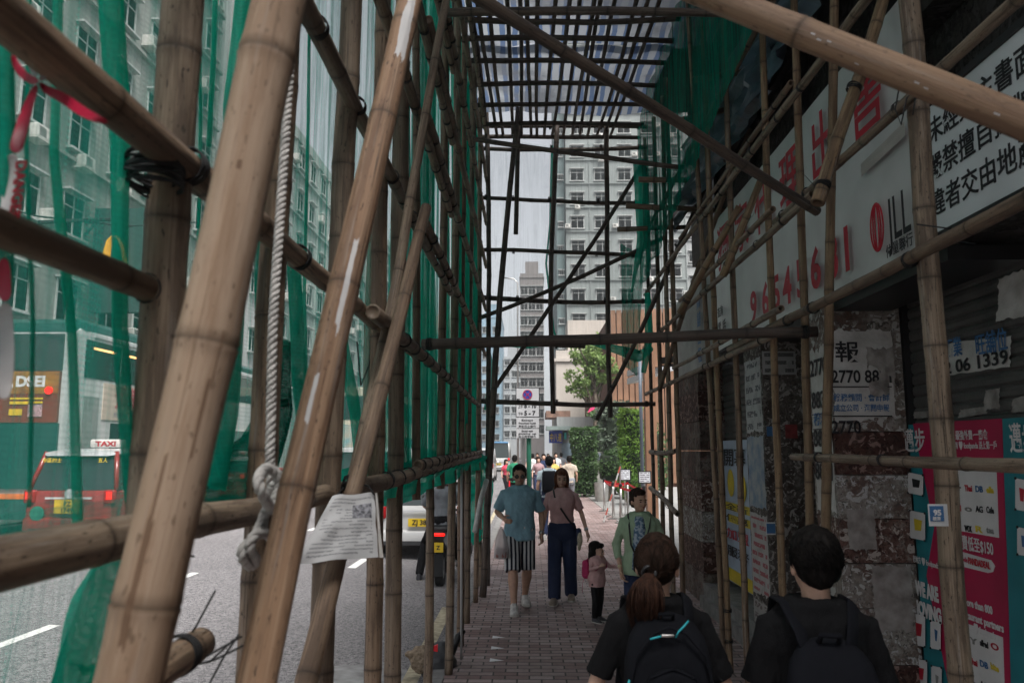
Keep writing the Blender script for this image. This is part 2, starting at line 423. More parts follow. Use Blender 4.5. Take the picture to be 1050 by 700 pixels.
def lash(pole, p, d, r, k=0):
    o = bpy.data.objects.new('lashing', lash_mesh(k % 6)); C.objects.link(o); o.parent = pole
    q = V(d).to_track_quat('Z', 'Y'); M = q.to_matrix().to_4x4() @ Matrix.Rotation(k*1.7, 4, 'Z') @ Matrix.Diagonal((r, r, r, 1))
    M.translation = V(p) - pole.location; o.matrix_local = M; return o
def bamboo(name, A, B, r0, r1=None, m=None, seg=14, bend=.012, node=.36, seed=None, label=None, cat='bamboo pole', group=None, parent=None, kink=1., hollow=True):
    A = V(A); B = V(B); r1 = r1 or r0; L = (B-A).length; rg = random.Random(seed if seed is not None else int(1e4*abs(A.x+3*A.y+7*B.z+11*B.x)) % 99991)
    t = (B-A)/L; u = t.orthogonal().normalized(); w_ = t.cross(u)
    ph1, ph2 = rg.uniform(0, 6), rg.uniform(0, 6); be = bend*L*rg.uniform(.5, 1.3)
    st = [0.]; nodes = []; x = rg.uniform(.05, node)
    while x < L-.03:
        nodes.append(x); x += node*rg.uniform(.75, 1.25)
    sts = [(0, 1, 0), (L, 1, 0)]
    for x in nodes:
        for dx, k, a in ((-.03, 1.0, 0), (-.012, 1.02, .15), (-.005, 1.055, .5), (0, 1.0, 1.), (.006, 1.045, .45), (.02, 1.01, .12), (.05, .99, 0)):
            if 0 < x+dx < L: sts.append((x+dx, 1+(k-1)*kink, a))
    for i in range(1, int(L/.15)): sts.append((i*.15, .985, 0))
    sts.sort(); sts = [s_ for i, s_ in enumerate(sts) if i == 0 or s_[0]-sts[i-1][0] > .002]
    dev = {x: (rg.uniform(-1, 1), rg.uniform(-1, 1)) for x in nodes}
    def off(x):
        a = be*sin(pi*x/L)*cos(ph1); c = be*sin(pi*x/L)*sin(ph1)
        zz = be*.25*sin(2*pi*x/L+ph2)*min(1, 4*x/L, 4*(L-x)/L)
        # little elbows at the nodes
        ea = eb = 0.
        for nx_, (da, db) in dev.items():
            k = max(0, 1-abs(x-nx_)/node); ea += da*k; eb += db*k
        return u*(a+zz+ea*r0*.13) + w_*(c+eb*r0*.13)
    vs, uvr, ring = [], [], []
    for x, k, a in sts:
        r = (r0+(r1-r0)*x/L)*k; c = A + t*x + off(x)
        for j in range(seg):
            th = 2*pi*j/seg; vs.append(c - A + (u*cos(th)+w_*sin(th))*r); ring.append(a)
    b = MB(); fs, uvs = [], []; N = len(sts)
    for i in range(N-1):
        for j in range(seg):
            j2 = (j+1) % seg; fs.append((i*seg+j, i*seg+j2, (i+1)*seg+j2, (i+1)*seg+j))
            u0, u1 = j/seg, (j+1)/seg; v0, v1 = sts[i][0], sts[i+1][0]; uvs.append(((u0, v0), (u1, v0), (u1, v1), (u0, v1)))
    # cut ends: rim then hollow, its shaded depth darkened in the colour
    for e, sg in ((0, -1), (N-1, 1)):
        o = len(vs); c = A + t*sts[e][0] + off(sts[e][0]) - A; r = (r0 if e == 0 else r1)
        for j in range(seg):
            th = 2*pi*j/seg; vs.append(c+(u*cos(th)+w_*sin(th))*r*.72); ring.append(.3)
        for j in range(seg):
            th = 2*pi*j/seg; vs.append(c+(u*cos(th)+w_*sin(th))*r*.66 - t*sg*(min(.06, L*.2) if hollow else .003)); ring.append(1. if hollow else .3)
        for j in range(seg):
            j2 = (j+1) % seg
            for q in ((e*seg+j, e*seg+j2, o+j2, o+j), (o+j, o+j2, o+seg+j2, o+seg+j)):
                fs.append(q); uvs.append(((.1, .1), (.12, .1), (.12, .12), (.1, .12)))
        fs.append(tuple(o+seg+j for j in range(seg))); uvs.append(tuple((.1, .1) for _ in range(seg)))
    b.add(vs, fs, uvs); b.att['node_ring'] = ring
    o = b.build(name, m or BAM, parent, True, loc=A)
    if label: tag(o, label, cat, group)
    return o
def lerp(A, B, t): return V(A)+(V(B)-V(A))*t
ORD = 'first second third fourth fifth sixth seventh eighth ninth tenth eleventh twelfth thirteenth fourteenth fifteenth sixteenth'.split()

# ---- street-side row: uprights
UX = -.69; LX = -.63
up_px = [160, 288, 338, 382, 407, 425, 441, 450, 462, 472, 480, 487, 493]
UPY = []
UPR = [.040, .036, .040, .036, .041, .024, .030, .030, .034, .034, .036, .03, .032]
for i, px in enumerate(up_px):
    Y = pX(px, 460, UX).y; UPY.append(Y)
    tx = random.uniform(-.05, .05); ty = random.uniform(-.05, .05)
    bx = UX
    A = V((bx+.02*(i % 2), Y+ty*.6, 0)); B = V((UX+tx, Y-ty, 7.2))
    if i == 1: A = pX(272, 700, -.66); A = lerp(A, V((UX, Y, 1.9)), -.25); A.z = 0; A.x = UX; B.y = Y
    if i == 6: B = V((UX, Y, 1.84))
    if i in (5, 7): A.z = 1.6
    if i == 0: A.y = Y; B = V((UX+.01, Y+.03, 7.2)); A.z = -.13; A.x = UX-.02
    if i == 2: B = V((UX, Y+.05, 7.2)); A = V((UX, Y-.06, 0))
    extra = {0: 'thickest upright bamboo pole on the street side, rising behind the leaning pale pole', 1: 'slender upright bamboo pole beside the hanging twisted rope',
             2: 'upright bamboo pole just behind the painted leaning pole on street side', 4: 'thick grey upright pole to the kerb, just beyond the hanging paper notice'}
    o = bamboo('bamboo_upright', A, B, UPR[i]*1.06, UPR[i]*.94, BAMG if i in (0, 4, 2) else (BAM if i % 2 else BAMG), seg=16 if i < 5 else 10, bend=.0012 if i == 0 else .0035,
               label=extra.get(i, '%s upright bamboo pole from the front along the kerb netting' % ORD[i]), cat='bamboo pole', group='bamboo uprights along the kerb')
    if i == 0:
        lash(o, pX(158, 172, UX), (0, 0, 1), .046, 1); lash(o, pX(160, 182, UX), (0, .1, 1), .046, 3)
# extra thin uprights tied beside the far ones
for i, (px, z0, z1) in enumerate(((414, 1.8, 7), (466, 1.6, 7), (484, 0, 7))):
    Y = pX(px, 460, UX).y
    bamboo('bamboo_upright', (UX-.05, Y, z0), (UX-.05+random.uniform(-.06,.06), Y+random.uniform(-.1,.1), z1), .024, .02, BAMD if i % 2 else BAMG, seg=9,
           label='%s thin upright cane tied against the green netting, counted from the front' % ORD[i], group='thin canes against the netting')
# ---- street-side ledgers (two overlapping poles per level)
def ledger(z, x, ya, yb, r, mats, lab, nlash, k0=0, sag=0., seg=12, cat='bamboo pole', group='bamboo ledgers on the street side'):
    A = V((x, ya, z)); B = V((x, yb, z+sag))
    o = bamboo('bamboo_ledger', A, B, r, r*.8, mats, seg=seg, label=lab, cat=cat, group=group, bend=.0012, hollow=False)
    for i, Y in enumerate(nlash):
        if ya+.05 < Y < yb-.05:
            t = (Y-ya)/(yb-ya); lash(o, lerp(A, B, t), B-A, r*(1-.2*t)*1.03, k0+i)
    return o
ties = [Y+.0 for Y in UPY]
ties2 = sorted(ties + [(UPY[i]+UPY[i+1])/2 for i in range(3, 12)])
L1 = ledger(1.753, LX-.05, .55, 3.3, .038, BAMG, 'thick lower guard rail pole with a bulging joint, knotted to the rope', ties[2:], 0, .0, 18)
ledger(1.755, LX-.0, 2.75, 10.2, .036, BAMG, 'lower guard rail pole running on past the paper notice under the netting', ties2, 2, .06)
ledger(1.81, LX+.02, 4.35, 10.0, .031, BAMG, 'second lower guard rail pole lashed on top of the first beside the netting', ties2, 1, .05)
ledger(2.195, LX-.08, .5, 1.78, .029, BAM, 'short dark rail pole just under the taped one, crossing the thick upright', [1.42], 1, .0, 16)
ledger(2.445, LX-.03, .4, 4.6, .034, BAM, 'dark brown rail pole wrapped with red and white tape', ties[0:6], 0, .0, 18)
ledger(2.43, LX+.02, 3.0, 9.6, .032, BAMG, 'upper rail pole continuing from the taped one, thick with black ties', ties2, 3, .0)
names = ['third', 'fourth', 'fifth', 'sixth', 'seventh', 'eighth']
for j, z in enumerate((3.15, 3.8, 4.42, 5.05, 5.7, 6.35)):
    ledger(z, LX, .8, 6.2, .032, BAM if j % 2 else BAMG, '%s rail pole up the street-side netting, its nearer length' % names[j], ties2, j)
    ledger(z+.05, LX+.03, 4.4, 10.9, .030, BAMG if j % 2 else BAM, '%s rail pole up the street-side netting, its farther length' % names[j], ties2, j+2)
# ---- leaning shores on the street side
def lean(pa, Ya, pb, Yb, ra, rb, m, lab, **kw):
    A = pY(*pa, Ya); B = pY(*pb, Yb); return bamboo(kw.pop('name', 'bamboo_shore'), A, B, ra, rb, m, label=lab, group='leaning bamboo shores', **kw), A, B
def ext(pa, Ya, pb, Yb, t0, t1):
    A = pY(*pa, Ya); B = pY(*pb, Yb); return A+(B-A)*t0, A+(B-A)*t1
def facing_u(A, B, at):     # which side of a pole (0..1 round it) is turned to a point
    t = (B-A).normalized(); u = t.orthogonal().normalized(); w_ = t.cross(u); d = at-(A+B)/2
    return (math.atan2(w_.dot(d), u.dot(d))/(2*pi)) % 1
A, B = ext((134, 700), 1.06, (288, 0), 1.16, -1.4, 1.3); L_ = (B-A).length/2.7; fu = facing_u(A, B, EYE)
BAMN = bamboo_mat('bamboo_pale', (.38, .275, .195), (.48, .37, .28), (.24, .155, .10), paint=[(fu-s_*du, (t_+1.4)*L_, hu, hv*L_) for s_ in (1,) for t_, du, hu, hv in ((.13, .07, .018, .075), (.24, .07, .008, .05), (.33, -.05, .009, .055), (.42, -.07, .006, .04), (.70, .03, .012, .006))], pcol=(.12, .068, .04))
D1 = bamboo('bamboo_shore', A, B, .046, .041, BAMN, seg=24, node=.47, seed=5, bend=.0, label='fat pale bamboo shore leaning across the left foreground with scraped bark', group='leaning bamboo shores')
A, B = ext((262, 700), 1.36, (420, 0), 1.95, -.9, 1.3); L_ = (B-A).length/2.2; fu = facing_u(A, B, EYE)
BAMP = bamboo_mat('bamboo_painted', (.26, .15, .088), (.34, .22, .14), (.15, .085, .052), paint=[(fu+.03, (.93+.9)*L_, .065, .075*L_), (fu+.02, (.46+.9)*L_, .025, .07*L_), (fu-.06, (.30+.9)*L_, .02, .03*L_)])
D2 = bamboo('bamboo_shore', A, B, .036, .031, BAMP, seg=24, node=.42, seed=11, bend=.0, label='orange brown bamboo shore leaning with splashes of white paint', group='leaning bamboo shores')
A, B = ext((314, 700), 2.2, (437, 213), 3.6, -.55, 1.)
D3 = bamboo('bamboo_shore', A, B, .034, .026, BAM, seg=18, node=.5, seed=21, bend=.006, label='bamboo shore with a sawn-off top end, carrying the paper notice', group='leaning bamboo shores')
lash(D3, pY(362, 496, 2.72), B-A, .034, 2)
A, B = ext((386, 362), 3.2, (455, 0), 3.9, -.3, 1.25)
bamboo('bamboo_shore', A, B, .024, .021, BAMG, seg=14, node=.45, seed=31, label='thin grey leaning cane between the sawn-off shore and the netting', group='leaning bamboo shores')
A, B = ext((380, 420), 4.0, (398, 0), 3.9, -.1, 1.2)
bamboo('bamboo_shore', A, B, .03, .026, BAMG, seg=12, node=.45, seed=33, label='nearly upright cane behind the painted shore, tied twice near the top', group='leaning bamboo shores')
A, B = ext((495, 612), 9.9, (531, 130), 10.4, 0, 1.15)
bamboo('bamboo_shore', A, B, .045, .035, BAMD, seg=10, seed=41, label='dark slanting post at the far opening, standing on the brick paving', group='leaning bamboo shores')
A, B = ext((478, 655), 7.8, (500, 420), 9.5, 0, 1.3)
# pole stub poking out at the lower left
A, B = pY(120, 715, 1.25), pY(204, 658, 1.62)
st = bamboo('bamboo_stub', A, B, .032, .031, BAM, seg=16, seed=51, bend=0, label='sawn-off bamboo end poking out low over the road, bound with black ties', cat='bamboo pole', group='bamboo stubs')
lash(st, lerp(A, B, .72), B-A, .034, 0)
b = MB()
for pts in (((184, 668), (202, 640), (221, 605)), ((190, 682), (215, 678), (240, 655)), ((188, 684), (220, 676), (252, 660)), ((214, 702), (230, 672), (245, 650)), ((187, 680), (212, 672), (248, 652)), ((190, 578), (184, 569), (199, 570))):
    b.tube([pY(x, y, 1.57)-B for x, y in pts], .0022, seg=5)
b.build('loose_tie', BLK, st, True).matrix_local = Matrix.Translation(B-A)
# ---- overhead poles in the foreground
A, B = ext((735, -2), 1.72, (1050, 127), 1.5, -.6, 2.3); L_ = (B-A).length/2.9; fu = facing_u(A, B, EYE)
BAMF = bamboo_mat('bamboo_flecked', (.26, .155, .09), (.35, .235, .145), (.16, .095, .06), paint=[(fu+du, (t_+.6)*L_, .007, .005) for t_, du in ((.36, -.03), (.385, .0), (.415, -.02), (.70, .03), (.73, .045), (.93, .02), (.52, .08))])
bamboo('bamboo_brace', A, B, .033, .036, BAMF, seg=22, node=.5, seed=61, bend=.0, label='thick tan bamboo brace crossing the top right corner overhead', group='bamboo braces')
A, B = ext((492, 0), 3.1, (838, 217), 4.3, -.35, 1.0)
DB = bamboo('bamboo_brace', A, B, .030, .027, BAMD, seg=18, node=.5, seed=63, bend=.003, label='long dark brace running overhead from top centre down to the right uprights', group='bamboo braces')
A, B = pY(433, 353, 5.0), pY(838, 340, 4.75)
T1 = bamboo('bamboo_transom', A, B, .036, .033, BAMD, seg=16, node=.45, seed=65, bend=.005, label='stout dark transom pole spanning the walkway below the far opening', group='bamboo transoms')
for t in (.02, .97): lash(T1, lerp(A, B, t), B-A, .038, 2)
for k, (pa, pb, Y, r, lab) in enumerate((((452, 14), (760, 14), 5.0, .03, 'transom pole high across the walkway, nearest under the tarpaulin roof'),
        ((470, 140), (702, 172), 8.2, .028, 'sloping transom pole just below the near edge of the striped roof'),)):
    A, B = pY(*pa, Y), pY(*pb, Y*.97)
    bamboo('bamboo_transom', A, B, r, r*.9, BAMD, seg=10, label=lab, group='bamboo transoms')
# ---- far opening: frame of poles with faint net
EY = 10.8
fr = [((486, 130), (664, 130)), ((488, 152), (664, 151)), ((488, 202), (660, 208)), ((490, 256), (657, 262)), ((492, 305), (668, 309)), ((490, 353), (600, 355)), ((492, 411), (672, 414))]
lv = ['topmost', 'second highest', 'third highest', 'middle', 'fifth highest', 'sixth highest', 'lowest']
for k, (pa, pb) in enumerate(fr):
    A, B = pY(*pa, EY), pY(*pb, EY)
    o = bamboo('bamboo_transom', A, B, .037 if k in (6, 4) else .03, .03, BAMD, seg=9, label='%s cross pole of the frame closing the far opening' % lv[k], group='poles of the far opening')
    for t in (.06, .22, .44, .73, .95): lash(o, lerp(A, B, t), B-A, .038, k+int(10*t))
for k, (pa, pb, lab) in enumerate((((571, 128), (567, 424), 'upright dark pole left of centre in the far opening'), ((622, 128), (626, 428), 'upright dark pole right of centre in the far opening, ending above the tree'),
        ((497, 60), (500, 600), 'upright dark pole at the street edge of the far opening'), ((531, 60), (529, 240), 'short dark pole hanging left of centre from the far roof edge'))):
    A, B = pY(*pa, EY-.06), pY(*pb, EY-.06); bamboo('bamboo_upright', A, B, .036, .034, BAMD, seg=9, label=lab, group='poles of the far opening')
for k, (pa, pb, lab) in enumerate((((478, 331), (682, 243), 'shallow diagonal brace across the far opening, rising to the right'), ((499, 410), (660, 166), 'steep diagonal brace across the far opening, rising to the right'))):
    A, B = pY(*pa, EY-.18-.08*k), pY(*pb, EY-.3); bamboo('bamboo_brace', A, B, .03, .03, BAMD, seg=9, label=lab, group='poles of the far opening')

# ---- shop-side row
RX = 1.70
rp = [  # (px top, py top), (px bottom, py bottom), r, mat, label
 ((933, 0), (985, 700), .047, BAMG, 'thick grey upright pole nearest on the shop side, bearing a small blue sticker'),
 ((855, 0), (846, 560), .028, BAMY, 'yellowish upright pole before the torn phone-number poster, nearer of two'),
 ((815, 40), (831, 560), .026, BAMY, 'yellowish upright pole before the torn phone-number poster, farther of two'),
 ((783, 60), (803, 610), .026, BAMY, 'tan upright pole in front of the grimy wall with the blue sticker'),
 ((748, 170), (765, 640), .026, BAM, 'brown upright pole just left of the red-and-white stickered wall edge'),
 ((727, 180), (748, 668), .027, BAMY, 'slanting yellowish pole whose foot rests on paving by the yellow poster'),
 ((722, 300), (741, 640), .025, BAM, 'slanting pole close beside the yellow poster, meeting its twin at the foot'),
 ((688, 240), (700, 600), .03, BAM, 'brown pole before the dark stone pier, near the far opening'),
 ((682, 230), (690, 590), .03, BAMG, 'grey pole before the dark stone pier, next to the red tape'),
 ((673, 240), (681, 590), .03, BAM, 'far-end shop-side upright pole left of the dark pier'),
 ((664, 260), (672, 580), .026, BAMD, 'farthest shop-side upright pole, beside the slatted orange building'),
]
RPY = []
for i, (pa, pb, r, m, lab) in enumerate(rp):
    Yb = pX((pa[0]+pb[0])/2, 460, RX).y
    A = pY(*pb, Yb); B = pY(*pa, Yb); RPY.append(Yb)
    d = (A-B).normalized(); A = A + d*((A.z-.0)/-d.z) if A.z > 0 else A + d*(A.z/-d.z)
    A.z = 0.0; B = B + (B-A).normalized()*((6.4-B.z)/max(.2, (B-A).normalized().z)) if B.z < 6.4 else B
    o = bamboo('bamboo_upright', A, B, r, r*.92, m, seg=18 if i < 4 else 12, bend=.0008, label=lab, group='bamboo uprights by the shops')
    if i == 0: NEARP = o
    if i in (5,): lash(o, lerp(A, B, .04), B-A, r*1.2, 1); lash(o, lerp(A, B, .08), B-A, r*1.2, 3)
def rled(z, ya, yb, r, m, lab, x=RX-.05, k=0, dz=0.):
    A = V((x, ya, z)); B = V((x, yb, z+dz))
    o = bamboo('bamboo_ledger', A, B, r, r*.85, m, seg=14, bend=.001, label=lab, group='bamboo ledgers by the shops')
    for i, Y in enumerate(RPY):
        if ya+.03 < Y < yb-.03: lash(o, lerp(A, B, (Y-ya)/(yb-ya)), B-A, r*1.02, k+i)
    return o
A, B = pY(813, 468, 4.75), pY(1062, 478, 2.62)
o = bamboo('bamboo_ledger', A, B, .021, .026, BAMG, seg=16, bend=.004, label='pale knobbly handrail pole crossing in front of the pink hoarding', group='bamboo ledgers by the shops', kink=2.2)
for t in (.18, .52): lash(o, lerp(A, B, t), B-A, .025, int(10*t))
rled(2.71, .6, 6.4, .031, BAM, 'rail pole crossing below the white shop banner, nearer length', k=1)
rled(2.66, 5.2, 11.0, .026, BAMG, 'rail pole crossing below the white shop banner, farther length', k=2)
rled(2.78, 4.9, 8.6, .023, BAMG, 'thin cane lashed on top of the rail below the white banner', x=RX-.1, k=3)
rled(3.40, .6, 5.1, .027, BAMG, 'grey rail pole crossing in front of the white banner, nearer length', k=4)
rled(3.36, 4.4, 10.9, .026, BAMG, 'grey rail pole crossing in front of the white banner, farther length', k=0)
rled(3.46, 5.0, 8.2, .022, BAM, 'thin cane lashed above the rail before the white banner', x=RX-.09, k=2)
rled(4.06, 3.2, 10.9, .026, BAMG, 'rail pole slanting away above the white banner', k=1)
rled(4.14, 4.6, 8.2, .02, BAM, 'thin cane doubled on the rail above the white banner', x=RX-.07, k=1)
rled(4.90, 3.6, 10.9, .026, BAM, 'highest rail pole on the shop side under the green net', k=3)
for k, (pa, Ya, pb, Yb, r, m, lab) in enumerate((
    ((838, 208), 3.9, (906, -4), 4.2, .036, BAMY, 'short fat yellow brace with a sawn lower end at the overhead joint'),
    ((697, 321), 6.6, (752, 222), 6.2, .03, BAMY, 'short slanting yellow brace between rails by the banner far end'),
    ((741, 283), 6.0, (778, 190), 5.8, .03, BAMY, 'short slanting brace in front of the big red characters'),
    ((612, 430), 10.6, (740, 150), 9.2, .03, BAMD, 'long dark shop-side brace rising from far corner'),
    ((676, 400), 9.0, (760, 160), 7.6, .028, BAM, 'brown diagonal brace above the dark stone pier'))):
    A, B = ext(pa, Ya, pb, Yb, 0, 1.1 if k != 0 else 1.25)
    o = bamboo('bamboo_brace', A, B, r, r*.9, m, seg=14, label=lab, group='bamboo braces')
    lash(o, lerp(A, B, .12 if k else .06), B-A, r, k); lash(o, lerp(A, B, .6 if k else .42), B-A, r, k+1)
for k, (pa, pb, Y, lab) in enumerate((((711, 82), (772, 72), 7.2, 'highest short stub poking from the shop side against green net'), ((690, 126), (745, 112), 7.6, 'second highest stub poking from the shop side against green net'),
     ((655, 184), (704, 185), 8.6, 'third short stub poking from the shop side below the roof'), ((642, 211), (745, 216), 9.0, 'long stub poking from the shop side across the green net'), ((633, 235), (706, 233), 10.0, 'lowest stub poking from the shop side toward the far opening'))):
    A, B = pY(*pa, Y), pY(*pb, Y); bamboo('bamboo_stub', A, B, .034, .03, BAM, seg=10, bend=0, label=lab, group='bamboo stubs')
for k, (pa, Y1, pb, Y2, lab) in enumerate((((667, 463), 10.9, (693, 462), 9.2, 'short level rail linking the far shop-side poles'), ((667, 500), 10.9, (695, 527), 8.9, 'short low rail sloping between the far shop-side poles'))):
    A, B = pY(*pa, Y1), pY(*pb, Y2); o = bamboo('bamboo_ledger', A, B, .032, .03, BAMG, seg=10, label=lab, group='bamboo ledgers by the shops', kink=2)
    for t in (.3, .7): lash(o, lerp(A, B, t), B-A, .034, k)
# ---- roof grid and striped tarpaulins
RZ = 6.4
for k, Y in enumerate((7.7, 8.1, 8.6, 9.2, 9.8, 10.4, 10.85)):
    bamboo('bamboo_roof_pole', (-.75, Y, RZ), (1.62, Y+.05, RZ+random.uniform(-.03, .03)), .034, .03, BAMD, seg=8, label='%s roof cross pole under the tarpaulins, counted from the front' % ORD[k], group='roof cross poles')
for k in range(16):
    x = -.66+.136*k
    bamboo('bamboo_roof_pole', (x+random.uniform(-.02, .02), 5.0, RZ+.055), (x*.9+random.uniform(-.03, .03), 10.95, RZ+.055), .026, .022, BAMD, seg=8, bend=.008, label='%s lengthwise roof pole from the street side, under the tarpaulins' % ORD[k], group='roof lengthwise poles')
def tarp_mat():
    m, g = newmat('striped_tarpaulin', .5, .3); out = g.n['Material Output']
    sx = g.new('ShaderNodeSeparateXYZ'); g.l.new(g.obj, sx.inputs[0])
    wob = g.noise(g.obj, 2.2, 3)
    t = g.math('FRACT', g.math('ADD', g.math('MULTIPLY', sx.outputs[0], 7.), g.math('MULTIPLY', wob, .5)))
    c = g.mix(g.math('LESS_THAN', t, .42), (.36, .38, .41), (.11, .16, .27))
    c = g.mix(g.math('MULTIPLY', g.ramp(g.noise(g.obj, 1.1, 5, .6), .44, .62), .85), c, (.15, .16, .18))
    df = g.b; g.l.new(c, df.inputs['Base Color'])
    tl = g.new('ShaderNodeBsdfTranslucent'); g.l.new(c, tl.inputs[0])
    mx = g.new('ShaderNodeMixShader'); mx.inputs[0].default_value = .6; g.l.new(df.outputs[0], mx.inputs[1]); g.l.new(tl.outputs[0], mx.inputs[2])
    g.l.new(mx.outputs[0], out.inputs[0]); g.bump(g.noise(g.obj, 5, 5, .6), .6, .05); return m
TARP = tarp_mat()
def tarp(y0, y1, x0, x1, z, lab, seed):
    b = MB(); nx, ny = 26, 30; vs = []
    for j in range(ny+1):
        for i in range(nx+1):
            x = x0+(x1-x0)*i/nx; y = y0+(y1-y0)*j/ny
            vs.append((x, y, z+.05*noise.noise(V((x*3, y*2.2, seed)))+.09*noise.noise(V((x*.9, y*.9, seed+3)))))
    b.add(vs, [(j*(nx+1)+i, j*(nx+1)+i+1, (j+1)*(nx+1)+i+1, (j+1)*(nx+1)+i) for j in range(ny) for i in range(nx)])
    return tag(b.build('tarpaulin', TARP, None, True), lab, 'tarpaulin', 'roof tarpaulins')
tarp(8.6, 10.5, -.9, 1.7, RZ+.20, 'blue and white striped tarpaulin on the far end of the bamboo roof', 1)
tarp(5.2, 8.75, -.95, 2.2, RZ+.26, 'blue and white striped tarpaulin on the nearer part of bamboo roof', 2)
tarp(1.3, 5.4, -.95, 2.4, RZ+.30, 'unseen striped tarpaulin above the foreground, its front edge set to shade the walkway', 4)  # roof length out of view; front edge placed to shade people and shop wall

# ---- safety nets
def netsheet(P, nu, nv, amp, freq, m, lab, name='safety_net', seed=0, parent=None, group='green safety nets', cat='safety net', push=V((1, 0, 0))):
    """P(u,v) -> point; pleats pushed along push"""
    b = MB(); vs = []
    for j in range(nv+1):
        v = j/nv
        for i in range(nu+1):
            u = i/nu; p = V(P(u, v))
            k = noise.noise(V((u*freq, v*.7, seed)))*1.2 + .6*noise.noise(V((u*freq*2.7, v*1.3, seed+9)))
            vs.append(p+push*amp*k)
    b.add(vs, [(j*(nu+1)+i, j*(nu+1)+i+1, (j+1)*(nu+1)+i+1, (j+1)*(nu+1)+i) for j in range(nv) for i in range(nu)])
    o = b.build(name, m, parent, True, fix=False)
    if lab: tag(o, lab, cat, group)
    return o
NX = UX-.12
n1 = netsheet(lambda u, v: (NX, .3+(4.2-.3)*u, 1.72+(7.4-1.72)*v), 170, 14, .022, 30, NET, 'thin green safety net hanging on the street side in the foreground', seed=1)
n2 = netsheet(lambda u, v: (NX-.02, 4.1+(11-4.1)*u, 1.78+(7.4-1.78)*v), 380, 14, .032, 64, NETF, 'green safety net hanging on the street side toward the far opening', seed=2)
netsheet(lambda u, v: (NX-.09, .2+(4.4-.2)*u, 1.70+(7.4-1.70)*v), 150, 12, .03, 14, NETS, 'second overlapping green net layer behind the foreground one on the street side', seed=12)
nl = netsheet(lambda u, v: (NX-.02-.06*(1-v), .2+1.45*u-.2*(1-v)*u, .7+1.1*v), 70, 10, .03, 14, NET, 'thin green net skirt hanging below the lower rail over the road', seed=4)
def gather(pts, r, m, parent, seed=0, seg=14, n=40, name='gathered_fold', flat=.55):
    """a bunched length of net: a lumpy pleated rope of cloth"""
    pts = [V(p) for p in pts]; L = len(pts)-1; rr = r if isinstance(r, (list, tuple)) else [r]*len(pts); b = MB(); rings = []
    for i in range(n+1):
        t = i/n*L; k = min(L-1, int(t)); f = t-k
        a, c = pts[k], pts[k+1]; p = a+(c-a)*(f*f*(3-2*f)*.3+f*.7); R = rr[k]+(rr[k+1]-rr[k])*f
        d = (c-a).normalized(); uu = V((0, 1, 0)) - d*d.y; uu = uu.normalized() if uu.length > .2 else V((0, 0, 1)); ww = d.cross(uu)
        ring = []
        for j in range(seg):
            th = 2*pi*j/seg; q = R*(1+.45*noise.noise(V((cos(th)*1.6+seed, sin(th)*1.6, t*.8)))+(.22 if j % 2 else -.12))
            ring.append(p+uu*cos(th)*q+ww*sin(th)*q*flat)
        rings.append(ring)
    b.loft(rings); o = b.build(name, m, parent, True); return o
def pxs(l, X): return [pX(x, y, X) for x, y in l]
gx = NX+.07
folds = [
 ([(112, -40), (124, 130), (122, 330), (135, 520)], [.024, .022, .018, .010], n1), ([(60, -60), (55, 160), (74, 340), (80, 560)], .009, n1), ([(4, -40), (6, 130), (2, 300)], .014, n1),
 ([(252, -30), (238, 110), (244, 260), (235, 420), (222, 500)], .030, n1), ([(30, -40), (27, 150), (34, 330), (30, 520)], .004, n1), ([(203, -40), (206, 120), (203, 280)], .005, n1), ([(318, -30), (316, 120), (312, 300), (316, 480)], .008, n1), ([(266, 200), (268, 330), (262, 480)], .022, n1), ([(300, 260), (306, 380), (318, 490)], .03, n1), ([(366, -20), (358, 90), (350, 190), (346, 330), (364, 420), (372, 505)], .034, n1),
 ([(222, -40), (219, 60), (214, 150)], .008, n1),
 ([(432, -30), (433, 110), (435, 250), (433, 400), (431, 490)], .06, n2), ([(446, -30), (441, 200), (443, 400), (444, 480)], .05, n2), ([(416, -20), (417, 220), (414, 380), (416, 500)], .04, n2),
 ([(456, -20), (456, 200), (456, 380), (456, 480)], .07, n2), ([(467, -20), (467, 160), (467, 360), (467, 480)], .08, n2), ([(475, 40), (476, 200), (476, 380), (476, 475)], .09, n2),
 ([(483, 60), (483, 240), (484, 380), (484, 470)], .10, n2), ([(487, 110), (486, 250), (487, 380), (487, 470)], .09, n2),
]
for k, (l, r, par) in enumerate(folds): gather(pxs(l, gx), r, NETD, par, seed=k)
gather(pxs([(168, 540), (132, 570), (104, 625), (80, 680), (62, 760)], gx+.02), [.03, .05, .052, .05, .05], NETD, nl, seed=31)
gather([(NX+.05, 3.0, 1.74), (NX+.03, 4.2, 1.72), (NX+.05, 5.4, 1.70), (NX, 6.6, 1.74), (NX+.05, 8, 1.72), (NX+.02, 9.5, 1.74), (NX+.05, 10.9, 1.75)], [.05, .09, .10, .13, .10, .13, .14], NETD, n2, seed=41, n=110, flat=1.1, name='bunched_hem')
gather(pxs([(226, 505), (262, 470), (288, 420), (292, 350)], gx-.02), [.07, .09, .06, .03], NETM, n1, seed=43)
gather([pX(484, 468, -.72), pX(494, 500, -.72), pX(492, 540, -.72), pX(487, 555, -.75)], [.12, .2, .16, .05], NETD, n2, seed=45, flat=.8)
